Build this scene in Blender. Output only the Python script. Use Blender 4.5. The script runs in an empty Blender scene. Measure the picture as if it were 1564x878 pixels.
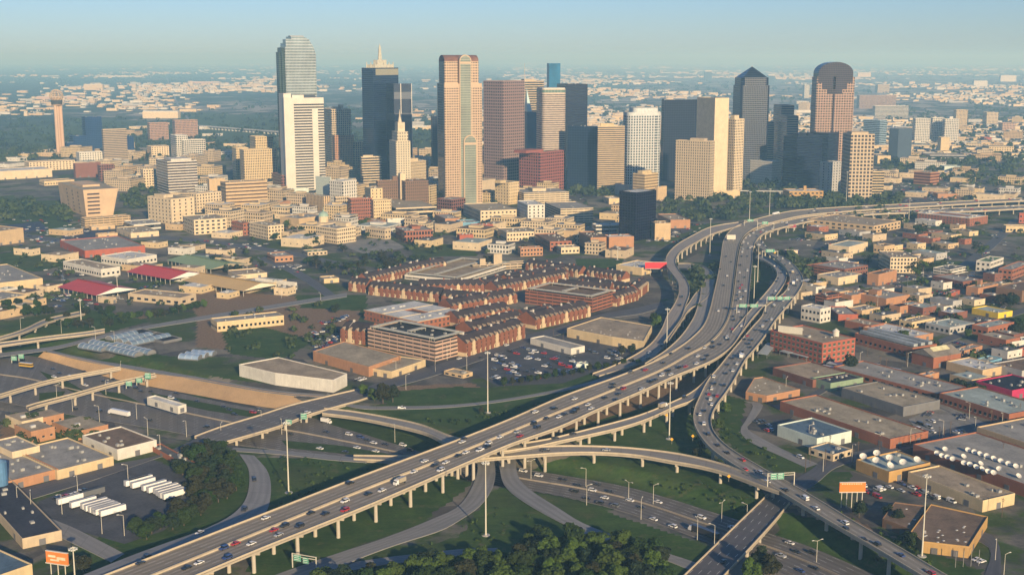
import bpy, math, random
import numpy as np
from mathutils import Vector, Matrix
random.seed(7)
C = bpy.context.scene
COL = C.collection
R = math.radians
# ---------------------------------------------------------------- camera, light
F=1900.; H=238.; W2=782.; H2=439.; HOR=88.
PT=math.atan((H2-HOR)/F); pc, ps = math.cos(PT), math.sin(PT)
cam=bpy.data.cameras.new('camera'); co=bpy.data.objects.new('camera',cam); COL.objects.link(co)
cam.sensor_width=36; cam.lens=36*F/1564; cam.clip_start=1; cam.clip_end=200000
co.location=(0,0,H); co.rotation_euler=(math.pi/2-PT,0,0); C.camera=co
SUN_AZ=R(291); SUN_EL=R(17)
w=bpy.data.worlds.new('World'); C.world=w; w.use_nodes=True
nt=w.node_tree; nt.nodes.clear()
sky=nt.nodes.new('ShaderNodeTexSky'); sky.sky_type='NISHITA'; sky.sun_disc=False
sky.sun_elevation=SUN_EL; sky.sun_rotation=math.pi/2-SUN_AZ
sky.altitude=200; sky.air_density=1.0; sky.dust_density=.2; sky.ozone_density=4.0
bg=nt.nodes.new('ShaderNodeBackground'); bg.inputs[1].default_value=0.068
out=nt.nodes.new('ShaderNodeOutputWorld')
tint=nt.nodes.new('ShaderNodeMix'); tint.data_type='RGBA'; tint.blend_type='MULTIPLY'; tint.inputs[0].default_value=1; tint.inputs[7].default_value=(.81,.94,1.28,1)
nt.links.new(sky.outputs[0],tint.inputs[6]); nt.links.new(tint.outputs[2],bg.inputs[0]); nt.links.new(bg.outputs[0],out.inputs[0])
sl=bpy.data.lights.new('sun','SUN'); sl.energy=5.0; sl.angle=R(0.6); sl.color=(1,0.80,0.52)
so=bpy.data.objects.new('sun',sl); COL.objects.link(so); so.location=(300,-600,900)
sd=Vector((math.cos(SUN_AZ)*math.cos(SUN_EL),math.sin(SUN_AZ)*math.cos(SUN_EL),math.sin(SUN_EL)))
so.rotation_euler=sd.to_track_quat('Z','Y').to_euler()
C.view_settings.view_transform='Standard'; C.view_settings.look='None'
C.view_settings.exposure=0.45; C.view_settings.gamma=1
C.render.engine='CYCLES'
cy=C.cycles; cy.max_bounces=4; cy.diffuse_bounces=2; cy.glossy_bounces=2; cy.volume_bounces=1
cy.transmission_bounces=2; cy.caustics_reflective=False; cy.caustics_refractive=False
cy.use_denoising=True; cy.volume_step_rate=4

# ---------------------------------------------------------------- helpers
def G(x,y,z=0.):
    """the place in the world (on the level z) seen at a point of the photograph"""
    u=x-W2; v=H2-y; dz=-F*ps+v*pc; t=(z-H)/dz
    return (u*t,(F*pc+v*ps)*t)
def PR(X,Y,Z):
    z=Z-H; f=Y*pc-z*ps; up=Y*ps+z*pc
    return (W2+F*X/f,H2-F*up/f)
def HT(P,y):
    m=(H2-y)/F; z=(m*P[1]*pc-P[1]*ps)/(pc+m*ps)
    return z+H
def along(P,a,x):
    k=(x-W2)/F; ux,uy=math.cos(a),math.sin(a)
    return (k*(P[1]*pc+H*ps)-P[0])/(ux-k*uy*pc)
MATS={}
def nodes(m):
    m.use_nodes=True; n=m.node_tree; b=n.nodes['Principled BSDF']; return n,b
def newmat(name): 
    m=bpy.data.materials.new(name); n,b=nodes(m); return m,n,b
def mth(n,op,a,b=None,c=None):
    k=n.nodes.new('ShaderNodeMath'); k.operation=op
    for i,v in enumerate((a,b,c)):
        if v is None: continue
        if isinstance(v,(int,float)): k.inputs[i].default_value=v
        else: n.links.new(v,k.inputs[i])
    return k.outputs[0]
def mix(n,f,a,b):
    k=n.nodes.new('ShaderNodeMix'); k.data_type='RGBA'
    for i,v in ((0,f),(6,a),(7,b)):
        if isinstance(v,(int,float)): k.inputs[i].default_value=v
        elif isinstance(v,tuple): k.inputs[i].default_value=(*v[:3],1)
        else: n.links.new(v,k.inputs[i])
    return k.outputs[2]
def noise(n,scale,detail=3,vec=None,rough=.6):
    k=n.nodes.new('ShaderNodeTexNoise'); k.inputs['Scale'].default_value=scale
    k.inputs['Detail'].default_value=detail; k.inputs['Roughness'].default_value=rough
    if vec is not None: n.links.new(vec,k.inputs['Vector'])
    return k.outputs[0]
def ramp(n,f,lo,hi):
    k=n.nodes.new('ShaderNodeMapRange'); n.links.new(f,k.inputs[0])
    k.inputs[1].default_value=lo; k.inputs[2].default_value=hi
    return k.outputs[0]
def coord(n,which='Object',scale=None):
    t=n.nodes.new('ShaderNodeTexCoord').outputs[which]
    if scale:
        mp=n.nodes.new('ShaderNodeMapping'); mp.inputs['Scale'].default_value=scale
        n.links.new(t,mp.inputs[0]); t=mp.outputs[0]
    return t
def geo(n): return n.nodes.new('ShaderNodeNewGeometry').outputs['Position']
def paint(col,rough=.75,var=.18,scale=.25,spec=.3,metal=0.):
    """wall, roof or paint colour with blotches and streaks of wear"""
    key=('p',col,rough,var,scale,metal)
    if key in MATS: return MATS[key]
    m,n,b=newmat('surface'); o=coord(n)
    a=noise(n,scale,4,o); s=noise(n,1.0,2,coord(n,'Object',(.9,.9,.08)))
    f=mth(n,'MULTIPLY_ADD',a,1.2,mth(n,'MULTIPLY',s,.6)); f=ramp(n,f,.55,1.25)
    dk=tuple(c*(1-var*1.6) for c in col); lt=tuple(min(1,c*(1+var)) for c in col)
    n.links.new(mix(n,f,dk,lt),b.inputs['Base Color'])
    b.inputs['Roughness'].default_value=rough; b.inputs['Specular IOR Level'].default_value=spec
    b.inputs['Metallic'].default_value=metal
    MATS[key]=m; return m
def roofmat(col):
    key=('r',col)
    if key in MATS: return MATS[key]
    m,n,b=newmat('roof_surface'); o=coord(n)
    a=ramp(n,noise(n,.07,5,o,.7),.3,.7); c=ramp(n,noise(n,.6,3,o),.35,.7)
    v=n.nodes.new('ShaderNodeTexVoronoi'); v.inputs['Scale'].default_value=.09; n.links.new(o,v.inputs[0])
    pt=ramp(n,v.outputs['Color'],0,1)
    x=mix(n,a,tuple(k*.45 for k in col),tuple(min(1,k*1.3) for k in col))
    x=mix(n,mth(n,'MULTIPLY',pt,.5),x,tuple(k*.6 for k in col))
    x=mix(n,mth(n,'MULTIPLY',c,.35),x,tuple(min(1,k*1.4+.02) for k in col))
    n.links.new(x,b.inputs['Base Color']); b.inputs['Roughness'].default_value=.85
    b.inputs['Specular IOR Level'].default_value=.2
    MATS[key]=m; return m
def facade(wall,glass=(.02,.03,.045),sp=3.2,r=.6,rough=.18,lit=.12):
    """a storey's window strip: panes of width sp*r between piers of the wall colour, some with blinds"""
    key=('f',wall,glass,sp,r,rough,lit)
    if key in MATS: return MATS[key]
    m,n,b=newmat('window_strip'); uv=n.nodes.new('ShaderNodeUVMap').outputs[0]
    s=n.nodes.new('ShaderNodeSeparateXYZ'); n.links.new(uv,s.inputs[0])
    q=mth(n,'DIVIDE',s.outputs[0],sp); fr=mth(n,'FRACT',q); ce=mth(n,'FLOOR',q)
    isg=mth(n,'LESS_THAN',fr,r)
    oi=n.nodes.new('ShaderNodeObjectInfo').outputs['Random']
    wn=n.nodes.new('ShaderNodeTexWhiteNoise'); wn.noise_dimensions='2D'
    cm=n.nodes.new('ShaderNodeCombineXYZ'); n.links.new(ce,cm.inputs[0]); n.links.new(mth(n,'MULTIPLY',oi,97.),cm.inputs[1])
    n.links.new(cm.outputs[0],wn.inputs[0])
    bl=mth(n,'MULTIPLY',mth(n,'POWER',wn.outputs[0],3.),lit)
    gc=mix(n,bl,glass,tuple(k*.9 for k in wall))
    n.links.new(mix(n,isg,wall,gc),b.inputs['Base Color'])
    n.links.new(mth(n,'MULTIPLY_ADD',isg,rough-.75,.75),b.inputs['Roughness'])
    b.inputs['Specular IOR Level'].default_value=.55
    MATS[key]=m; return m
def curtain(glass,line,sx=3.,sz=3.9,lw=.16,rough=.12,spec=.22,metal=0.):
    """curtain wall: glass with a net of mullions and floor lines"""
    key=('c',glass,line,sx,sz,lw,rough,metal)
    if key in MATS: return MATS[key]
    m,n,b=newmat('curtain_wall'); s=n.nodes.new('ShaderNodeSeparateXYZ'); n.links.new(coord(n),s.inputs[0])
    xy=mth(n,'ADD',s.outputs[0],s.outputs[1])
    fx=mth(n,'LESS_THAN',mth(n,'FRACT',mth(n,'DIVIDE',xy,sx)),lw)
    fz=mth(n,'LESS_THAN',mth(n,'FRACT',mth(n,'DIVIDE',s.outputs[2],sz)),lw*1.5)
    l=mth(n,'MAXIMUM',fx,fz)
    a=ramp(n,noise(n,.03,3,coord(n)),.35,.65)
    g=mix(n,a,tuple(k*.7 for k in glass),tuple(k*1.25 for k in glass))
    n.links.new(mix(n,mth(n,'MULTIPLY',l,.45),g,line),b.inputs['Base Color'])
    n.links.new(mth(n,'MULTIPLY_ADD',l,.35,rough),b.inputs['Roughness'])
    b.inputs['Specular IOR Level'].default_value=spec; b.inputs['Metallic'].default_value=metal
    MATS[key]=m; return m
def flat(col,rough=.6,metal=0.,spec=.4):
    key=('s',col,rough,metal)
    if key in MATS: return MATS[key]
    m,n,b=newmat('plain'); 
    n.links.new(mix(n,ramp(n,noise(n,1.5,2,coord(n)),.3,.7),tuple(k*.88 for k in col),col),b.inputs['Base Color'])
    b.inputs['Roughness'].default_value=rough; b.inputs['Metallic'].default_value=metal
    b.inputs['Specular IOR Level'].default_value=spec
    MATS[key]=m; return m
def roadmat(col,dk=.6,lane=3.7,lines=True,off=1.0):
    """concrete or asphalt lanes: worn wheel tracks, joints, dashed lane lines; uv in metres (across, along)"""
    key=('road',col,dk,lane,lines,off)
    if key in MATS: return MATS[key]
    m,n,b=newmat('road_surface'); uv=n.nodes.new('ShaderNodeUVMap').outputs[0]
    s=n.nodes.new('ShaderNodeSeparateXYZ'); n.links.new(uv,s.inputs[0])
    u=mth(n,'DIVIDE',mth(n,'SUBTRACT',s.outputs[0],off),lane); fu=mth(n,'FRACT',u)
    tr=mth(n,'SUBTRACT',1.,mth(n,'ABSOLUTE',mth(n,'MULTIPLY_ADD',fu,2.,-1.)))
    tr=ramp(n,tr,.25,1.)
    mp=n.nodes.new('ShaderNodeMapping'); mp.inputs['Scale'].default_value=(.8,.02,1); n.links.new(uv,mp.inputs[0])
    ns=noise(n,1.,4,mp.outputs[0]); pn=noise(n,.05,4,geo(n))
    f=mth(n,'MULTIPLY',tr,ramp(n,ns,.2,.62))
    x=mix(n,mth(n,'MULTIPLY',f,.85),col,tuple(k*dk for k in col))
    x=mix(n,mth(n,'MULTIPLY',ramp(n,pn,.4,.7),.35),x,tuple(k*.72 for k in col))
    wn=n.nodes.new('ShaderNodeTexWhiteNoise'); wn.noise_dimensions='2D'; cb=n.nodes.new('ShaderNodeCombineXYZ')
    n.links.new(mth(n,'FLOOR',u),cb.inputs[0]); n.links.new(mth(n,'FLOOR',mth(n,'DIVIDE',s.outputs[1],18.)),cb.inputs[1]); n.links.new(cb.outputs[0],wn.inputs[0])
    x=mix(n,mth(n,'MULTIPLY',mth(n,'POWER',wn.outputs[0],2.),.32),x,tuple(k*.5 for k in col))
    j=mth(n,'LESS_THAN',mth(n,'FRACT',mth(n,'DIVIDE',s.outputs[1],18.)),.03)
    x=mix(n,mth(n,'MULTIPLY',j,.35),x,tuple(k*.4 for k in col))
    if lines:
        ed=mth(n,'LESS_THAN',mth(n,'ABSOLUTE',mth(n,'SUBTRACT',fu,.5)),.5)
        ln=mth(n,'GREATER_THAN',mth(n,'ABSOLUTE',mth(n,'SUBTRACT',fu,.5)),.472)
        da=mth(n,'LESS_THAN',mth(n,'FRACT',mth(n,'DIVIDE',s.outputs[1],12.2)),.35)
        x=mix(n,mth(n,'MULTIPLY',mth(n,'MULTIPLY',ln,da),.8),x,(.6,.6,.57))
    n.links.new(x,b.inputs['Base Color']); b.inputs['Roughness'].default_value=.75
    b.inputs['Specular IOR Level'].default_value=.35
    MATS[key]=m; return m

class MB:
    def __init__(s): s.v=[];s.f=[];s.m=[];s.u=[]
    def quad(s,a,b,c,d,m=0,uv=None):
        i=len(s.v); s.v+=[a,b,c,d]; s.f.append((i,i+1,i+2,i+3)); s.m.append(m); s.u.append(uv or ((0,0),)*4); return s
    def face(s,pts,m=0):
        i=len(s.v); s.v+=list(pts); s.f.append(tuple(range(i,i+len(pts)))); s.m.append(m); s.u.append(((0,0),)*len(pts)); return s
    def box(s,x0,x1,y0,y1,z0,z1,m=0,mt=None,t=0.,bottom=True):
        mt=m if mt is None else mt
        a=[(x0,y0,z0),(x1,y0,z0),(x1,y1,z0),(x0,y1,z0)]
        b=[(x0+t,y0+t,z1),(x1-t,y0+t,z1),(x1-t,y1-t,z1),(x0+t,y1-t,z1)]
        for i in range(4):
            j=(i+1)%4; s.quad(a[i],a[j],b[j],b[i],m)
        s.quad(b[0],b[1],b[2],b[3],mt)
        if bottom: s.quad(a[3],a[2],a[1],a[0],m)
        return s
    def prism(s,pts,z0,z1,m=0,mt=None,sc=1.):
        """pts counter-clockwise in plan"""
        cx=sum(p[0] for p in pts)/len(pts); cy_=sum(p[1] for p in pts)/len(pts)
        tp=[(cx+(p[0]-cx)*sc,cy_+(p[1]-cy_)*sc,z1) for p in pts]; n=len(pts)
        for i in range(n):
            j=(i+1)%n; s.quad((*pts[i],z0),(*pts[j],z0),tp[j],tp[i],m)
        s.face(tp,m if mt is None else mt); s.face([(*p,z0) for p in pts[::-1]],m); return s
    def xz(s,pts,y0,y1,m=0,me=None):
        """pts counter-clockwise seen from -y; extruded from y0 to y1"""
        n=len(pts)
        s.face([(p[0],y0,p[1]) for p in pts],m if me is None else me)
        s.face([(p[0],y1,p[1]) for p in pts[::-1]],m if me is None else me)
        for i in range(n):
            j=(i+1)%n; p,q=pts[i],pts[j]
            s.quad((p[0],y0,p[1]),(p[0],y1,p[1]),(q[0],y1,q[1]),(q[0],y0,q[1]),m)
        return s
    def yz(s,pts,x0,x1,m=0,me=None):
        n=len(pts)
        s.face([(x0,p[0],p[1]) for p in pts[::-1]],m if me is None else me)
        s.face([(x1,p[0],p[1]) for p in pts],m if me is None else me)
        for i in range(n):
            j=(i+1)%n; p,q=pts[i],pts[j]
            s.quad((x0,p[0],p[1]),(x0,q[0],q[1]),(x1,q[0],q[1]),(x1,p[0],p[1]),m)
        return s
    def cyl(s,x,y,z0,z1,r0,r1=None,m=0,n=8,cap=True,mt=None):
        r1=r0 if r1 is None else r1
        a=[(x+r0*math.cos(2*math.pi*i/n),y+r0*math.sin(2*math.pi*i/n),z0) for i in range(n)]
        b=[(x+r1*math.cos(2*math.pi*i/n),y+r1*math.sin(2*math.pi*i/n),z1) for i in range(n)]
        for i in range(n): s.quad(a[i],a[(i+1)%n],b[(i+1)%n],b[i],m)
        if cap: s.face(b,m if mt is None else mt); s.face(a[::-1],m)
        return s
    def bar(s,p,q,r,m=0):
        p=Vector(p);q=Vector(q);d=(q-p).normalized(); u=d.orthogonal().normalized()*r; v=d.cross(u)
        a=[p+u+v,p-u+v,p-u-v,p+u-v]; b=[x+(q-p) for x in a]
        for i in range(4): s.quad(tuple(a[i]),tuple(a[(i+1)%4]),tuple(b[(i+1)%4]),tuple(b[i]),m)
        s.face([tuple(x) for x in b],m); s.face([tuple(x) for x in a[::-1]],m); return s
    def mesh(s,name,mats):
        me=bpy.data.meshes.new(name); me.from_pydata(s.v,[],s.f)
        for m in mats: me.materials.append(m)
        me.polygons.foreach_set('material_index',s.m)
        if any(x[0]!=(0,0) or x[1]!=(0,0) for x in s.u):
            l=me.uv_layers.new(name='UVMap'); l.data.foreach_set('uv',[c for f in s.u for p in f for c in p])
        me.update(); return me
    def build(s,name,mats,parent=None,loc=(0,0,0),rz=0):
        return link(name,s.mesh(name,mats if isinstance(mats,list) else [mats]),parent,loc,rz)
def link(name,me,parent=None,loc=(0,0,0),rz=0):
    o=bpy.data.objects.new(name,me); COL.objects.link(o); o.location=loc; o.rotation_euler=(0,0,rz)
    if parent is not None: o.parent=parent
    return o
def tag(o,label=None,cat=None,group=None,kind=None):
    if label: o['label']=label
    if cat: o['category']=cat
    if group: o['group']=group
    if kind: o['kind']=kind
    return o
def thing(name,label,cat,loc=(0,0,0),rz=0,group=None):
    o=bpy.data.objects.new(name,None); COL.objects.link(o); o.location=loc; o.rotation_euler=(0,0,rz); o.empty_display_size=2
    return tag(o,label,cat,group)
def copytree(src,loc,rz=None):
    c=src.copy(); COL.objects.link(c); c.location=loc
    if rz is not None: c.rotation_euler=(0,0,rz)
    for ch in list(src.children):
        d=ch.copy(); COL.objects.link(d); d.parent=c
        for g in list(ch.children):
            e=g.copy(); COL.objects.link(e); e.parent=d
    return c
# automatic wording for the many repeats: where each one is, and its order among look-alikes
LAND=[]; AUTO=[]
def auto(o,base): AUTO.append((o,base))
ORD=['nearest','second nearest','third nearest','fourth nearest','fifth nearest','sixth nearest','seventh nearest','eighth nearest','ninth nearest','tenth nearest']
def nth(i):
    if i<10: return ORD[i]
    k=i+1; sfx='th' if 10<k%100<14 else {1:'st',2:'nd',3:'rd'}.get(k%10,'th'); return f'{k}{sfx} nearest'
def resolve():
    by={}
    for o,base in AUTO:
        x,y=o.location[0],o.location[1]
        best=min(LAND,key=lambda l:math.hypot(l[0]-x,(l[1]-y)*.8))
        by.setdefault(base+' by '+best[2],[]).append(o)
    for k,l in by.items():
        l.sort(key=lambda o:math.hypot(o.location[0],o.location[1]))
        for i,o in enumerate(l):
            o['label']=k if len(l)==1 else k+', '+nth(i)
HAZE=0.000115
# ---------------------------------------------------------------- terrain
def cr(pts,n=6):
    """Catmull-Rom through points (any dimension)"""
    P=[np.array(p,float) for p in pts]; P=[2*P[0]-P[1]]+P+[2*P[-1]-P[-2]]; o=[]
    for i in range(1,len(P)-2):
        for k in range(n):
            t=k/n; a,b,c,d=P[i-1],P[i],P[i+1],P[i+2]
            o.append(.5*((2*b)+(c-a)*t+(2*a-5*b+4*c-d)*t*t+(3*b-a-3*c+d)*t**3))
    o.append(P[-2]); return np.array(o)
def resample(p,n):
    d=np.r_[0,np.cumsum(np.hypot(*(np.diff(p[:,:2],axis=0).T)))]; s=np.linspace(0,d[-1],n)
    return np.stack([np.interp(s,d,p[:,k]) for k in range(p.shape[1])],1)
def worldline(px,zs,n):
    """photo points on levels zs (spread along the line) -> smooth world line"""
    m=len(px); zz=np.interp(np.linspace(0,1,m),np.linspace(0,1,len(zs)),zs)
    w_=[(*G(p[0],p[1],z),z) for p,z in zip(px,zz)]
    return resample(cr(w_),n)
TD=-6.
TL=[(-60,527),(0,540),(58,545),(115,562),(173,578),(300,606),(380,622),(453,632),(540,656),(652,685),(720,700),(795,715),(857,725),(953,742),(1030,763),(1077,778),(1135,796),(1173,813),(1231,832),(1300,861),(1370,893),(1500,950)]
TR=[(-60,590),(0,612),(60,624),(108,633),(192,647),(269,660),(347,676),(434,688),(511,697),(580,706),(700,728),(760,741),(813,751),(873,761),(950,780),(1000,797),(1058,819),(1092,832),(1150,852),(1192,868),(1231,885),(1290,912),(1370,950)]
tl=worldline(TL,[TD],160); tr_=worldline(TR,[TD],160)
tc=(tl+tr_)/2; thw=np.hypot(*(tl-tr_)[:,:2].T)/2
SLOPE=9.
def hgt(X,Y):
    X=np.asarray(X,float); Y=np.asarray(Y,float); sh=X.shape; X=X.ravel();Y=Y.ravel(); o=np.zeros(X.size)
    idx=np.where((Y<1400)&(Y>300)&(abs(X)<700))[0]
    for k in range(0,idx.size,20000):
        j=idx[k:k+20000]
        d=np.hypot(X[j,None]-tc[None,:,0],Y[j,None]-tc[None,:,1]); b=d.argmin(1)
        e=d[np.arange(j.size),b]-thw[b]
        o[j]=TD*np.clip(1-(e-4.)/SLOPE,0,1)
    return o.reshape(sh)
def h1(x,y): return float(hgt(np.array([x]),np.array([y]))[0])
def poly_w(px,z=0): return np.array([G(a,b,z) for a,b in px])
def inpoly(P,X,Y):
    c=np.zeros(X.shape,bool); n=len(P)
    for i in range(n):
        x1,y1=P[i];x2,y2=P[(i+1)%n]
        if y1==y2: continue
        t=((y1>Y)!=(y2>Y))&(X<(x2-x1)*(Y-y1)/(y2-y1)+x1); c^=t
    return c
GRASS=[ # photo outlines of grassland
 [(395,700),(560,700),(720,700),(690,745),(380,790),(360,730)],[(770,740),(860,800),(1000,845),(1060,890),(500,890),(560,850),(700,820),(745,760)],
 [(470,860),(640,800),(720,740),(700,700),(520,760),(380,830),(380,890)],[(820,700),(1010,690),(1160,745),(1180,790),(1000,752),(800,715)],
 [(800,740),(1100,840),(1040,880),(870,820),(780,760)],[(1180,780),(1300,800),(1450,885),(1350,885),(1200,825)],
 [(1095,600),(1140,610),(1130,660),(1240,714),(1195,728),(1100,670)],[(850,660),(1060,600),(1065,660),(1090,700),(900,684)],
 [(430,640),(700,600),(960,560),(860,610),(700,665),(540,640)],[(500,625),(640,640),(690,680),(600,668),(480,645)],
 [(570,600),(700,590),(860,600),(600,625)],[(0,500),(120,470),(230,490),(60,535),(0,530)],[(0,560),(60,560),(90,610),(0,600)],
 [(70,590),(330,625),(330,640),(60,600)],[(130,540),(360,580),(520,600),(370,560),(200,535)],[(0,383),(110,388),(125,398),(60,415),(0,412)],
 [(330,480),(480,520),(430,550),(350,540)],[(450,450),(560,450),(560,475),(460,470)],[(130,600),(600,690),(600,700),(100,615)],
 [(1020,400),(1090,400),(1060,460),(1040,440)],[(1150,400),(1180,410),(1170,450),(1145,460)],[(610,372),(720,374),(730,392),(650,392)],
 [(880,395),(950,395),(960,420),(880,420)],[(1400,398),(1480,400),(1480,412),(1400,410)],[(1330,372),(1400,380),(1390,395),(1330,390)],
 [(1240,780),(1360,820),(1500,870),(1500,885),(1440,885),(1240,770)],[(1260,305),(1370,300),(1370,322),(1260,322)],[(1020,340),(1120,340),(1100,360),(1020,360)],
 [(0,200),(150,182),(420,195),(430,225),(0,225)],[(530,200),(660,180),(660,230),(530,230)],[(260,170),(430,178),(430,205),(260,205)],
 [(860,128),(960,120),(960,150),(890,155)],[(1250,722),(1300,720),(1300,735),(1230,738)],[(0,300),(110,310),(110,360),(0,345)],[(0,680),(60,640),(120,660),(60,700)],
 [(250,680),(400,700),(400,800),(250,840),(180,860),(120,880),(80,880),(200,780),(250,760)]]
DIRT=[[(590,590),(720,585),(770,605),(640,615)],[(75,490),(150,478),(240,480),(140,510),(90,505)],[(300,480),(420,470),(500,500),(440,540),(300,530)],
 [(390,850),(520,800),(700,730),(760,700),(780,690),(730,690),(560,760),(380,830)],[(780,670),(1000,590),(1100,560),(1110,580),(960,640),(800,690)],
 [(880,706),(980,703),(1000,712),(900,712)],[(0,650),(60,630),(170,660),(110,690),(0,690)],[(270,440),(560,460),(540,500),(300,480)],[(1190,745),(1440,850),(1460,880),(1400,875),(1200,770)]]
def ground():
    ys=[-6000,-2500,-900,-200,150,330]+list(np.arange(400,1400,3.2)); y=1400; st=6.
    while y<60000: ys.append(y); y+=st; st*=1.045
    ys+=[80000,120000]
    xs=list(np.arange(-620,621,3.2)); x=640;st=14.; ex=[]
    while x<40000: ex.append(x); x+=st; st*=1.09
    ex+=[90000]
    xs=[-e for e in ex[::-1]]+xs+ex
    X,Y=np.meshgrid(np.array(xs),np.array(ys)); Z=hgt(X,Y)
    me=bpy.data.meshes.new('ground'); nx,ny=len(xs),len(ys)
    me.vertices.add(nx*ny); me.vertices.foreach_set('co',np.stack([X,Y,Z],-1).ravel())
    i=(np.arange(ny-1)[:,None]*nx+np.arange(nx-1)[None,:]).ravel(); q=np.stack([i,i+1,i+nx+1,i+nx],1).ravel()
    me.loops.add(q.size); me.loops.foreach_set('vertex_index',q)
    me.polygons.add(i.size); me.polygons.foreach_set('loop_start',np.arange(0,q.size,4)); me.polygons.foreach_set('loop_total',np.full(i.size,4))
    me.update(calc_edges=True)
    for nm,polys in (('grass',GRASS),('dirt',DIRT)):
        a=np.zeros(X.shape)
        for p in polys:
            W=poly_w(p); 
            bb=(X>W[:,0].min())&(X<W[:,0].max())&(Y>W[:,1].min())&(Y<W[:,1].max())
            if bb.any(): 
                k=np.zeros(X.shape,bool); k[bb]=inpoly(W,X[bb],Y[bb]); a[k]=1
        at=me.attributes.new(nm,'FLOAT','POINT'); at.data.foreach_set('value',a.ravel())
    m,n,b=newmat('ground_surface'); g=geo(n)
    def att(nm):
        k=n.nodes.new('ShaderNodeAttribute'); k.attribute_name=nm; return k.outputs['Fac']
    big=noise(n,.012,5,g,.65); mid=noise(n,.05,4,g,.7); fine=noise(n,.5,3,g,.7)
    asp=mix(n,ramp(n,mid,.35,.7),(.07,.068,.066),(.24,.215,.175)); asp=mix(n,mth(n,'MULTIPLY',ramp(n,fine,.4,.7),.35),asp,(.05,.05,.055))
    vb=n.nodes.new('ShaderNodeTexVoronoi'); vb.inputs['Scale'].default_value=.022; n.links.new(g,vb.inputs[0])
    sv=n.nodes.new('ShaderNodeSeparateColor'); n.links.new(vb.outputs['Color'],sv.inputs[0])
    asp=mix(n,mth(n,'MULTIPLY',ramp(n,sv.outputs[0],.35,.9),.6),asp,(.27,.235,.18)); asp=mix(n,mth(n,'MULTIPLY',ramp(n,sv.outputs[1],.6,.8),.6),asp,(.035,.036,.045))
    drt=mix(n,ramp(n,fine,.3,.7),(.16,.10,.06),(.28,.20,.13))
    gr=mix(n,ramp(n,mid,.3,.7),(.026,.060,.012),(.070,.120,.024)); gr=mix(n,mth(n,'MULTIPLY',ramp(n,fine,.42,.75),.5),gr,(.016,.03,.012))
    gr=mix(n,mth(n,'MULTIPLY',ramp(n,big,.5,.75),.5),gr,(.10,.085,.04))
    mw=n.nodes.new('ShaderNodeMapping'); mw.inputs['Scale'].default_value=(.12,.9,1); mw.inputs['Rotation'].default_value=(0,0,.7); n.links.new(g,mw.inputs[0])
    gr=mix(n,mth(n,'MULTIPLY',ramp(n,noise(n,.25,3,mw.outputs[0]),.45,.7),.35),gr,(.09,.115,.04)); gr=mix(n,mth(n,'MULTIPLY',ramp(n,noise(n,.09,5,g,.75),.56,.68),.6),gr,(.15,.12,.065))
    wig=mth(n,'MULTIPLY_ADD',mid,.9,-.45)
    x=mix(n,ramp(n,mth(n,'ADD',big,mth(n,'MULTIPLY',mid,.25)),.62,.7),asp,gr)
    x=mix(n,ramp(n,mth(n,'ADD',att('dirt'),wig),.42,.58),x,drt)
    x=mix(n,ramp(n,mth(n,'ADD',att('grass'),wig),.42,.52),x,gr)
    # farther out: woods, fields and pale built-up patches
    sp=n.nodes.new('ShaderNodeSeparateXYZ'); n.links.new(g,sp.inputs[0])
    mp=n.nodes.new('ShaderNodeMapping'); mp.inputs['Scale'].default_value=(1,.55,1); n.links.new(g,mp.inputs[0])
    f1=noise(n,.0011,6,mp.outputs[0],.7); f2=noise(n,.006,4,mp.outputs[0],.7)
    v=n.nodes.new('ShaderNodeTexVoronoi'); v.inputs['Scale'].default_value=.012; n.links.new(mp.outputs[0],v.inputs[0])
    wood=mix(n,ramp(n,f2,.35,.65),(.015,.03,.016),(.06,.075,.035))
    town=mix(n,ramp(n,v.outputs['Color'],.2,.8),(.05,.055,.05),(.42,.37,.31))
    ft=ramp(n,mth(n,'ADD',mth(n,'ADD',f1,mth(n,'MULTIPLY',f2,.35)),ramp(n,sp.outputs[0],-9000,14000)),.98,1.08)
    far=mix(n,ft,wood,town)
    far=mix(n,ramp(n,mth(n,'ADD',att('grass'),wig),.45,.55),far,(.07,.10,.04))
    x=mix(n,ramp(n,mth(n,'MULTIPLY_ADD',big,400.,sp.outputs[1]),2900,3500),x,far)
    n.links.new(x,b.inputs['Base Color']); b.inputs['Roughness'].default_value=.92; b.inputs['Specular IOR Level'].default_value=.1
    me.materials.append(m); o=link('ground',me); o['kind']='structure'
ground()
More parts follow.
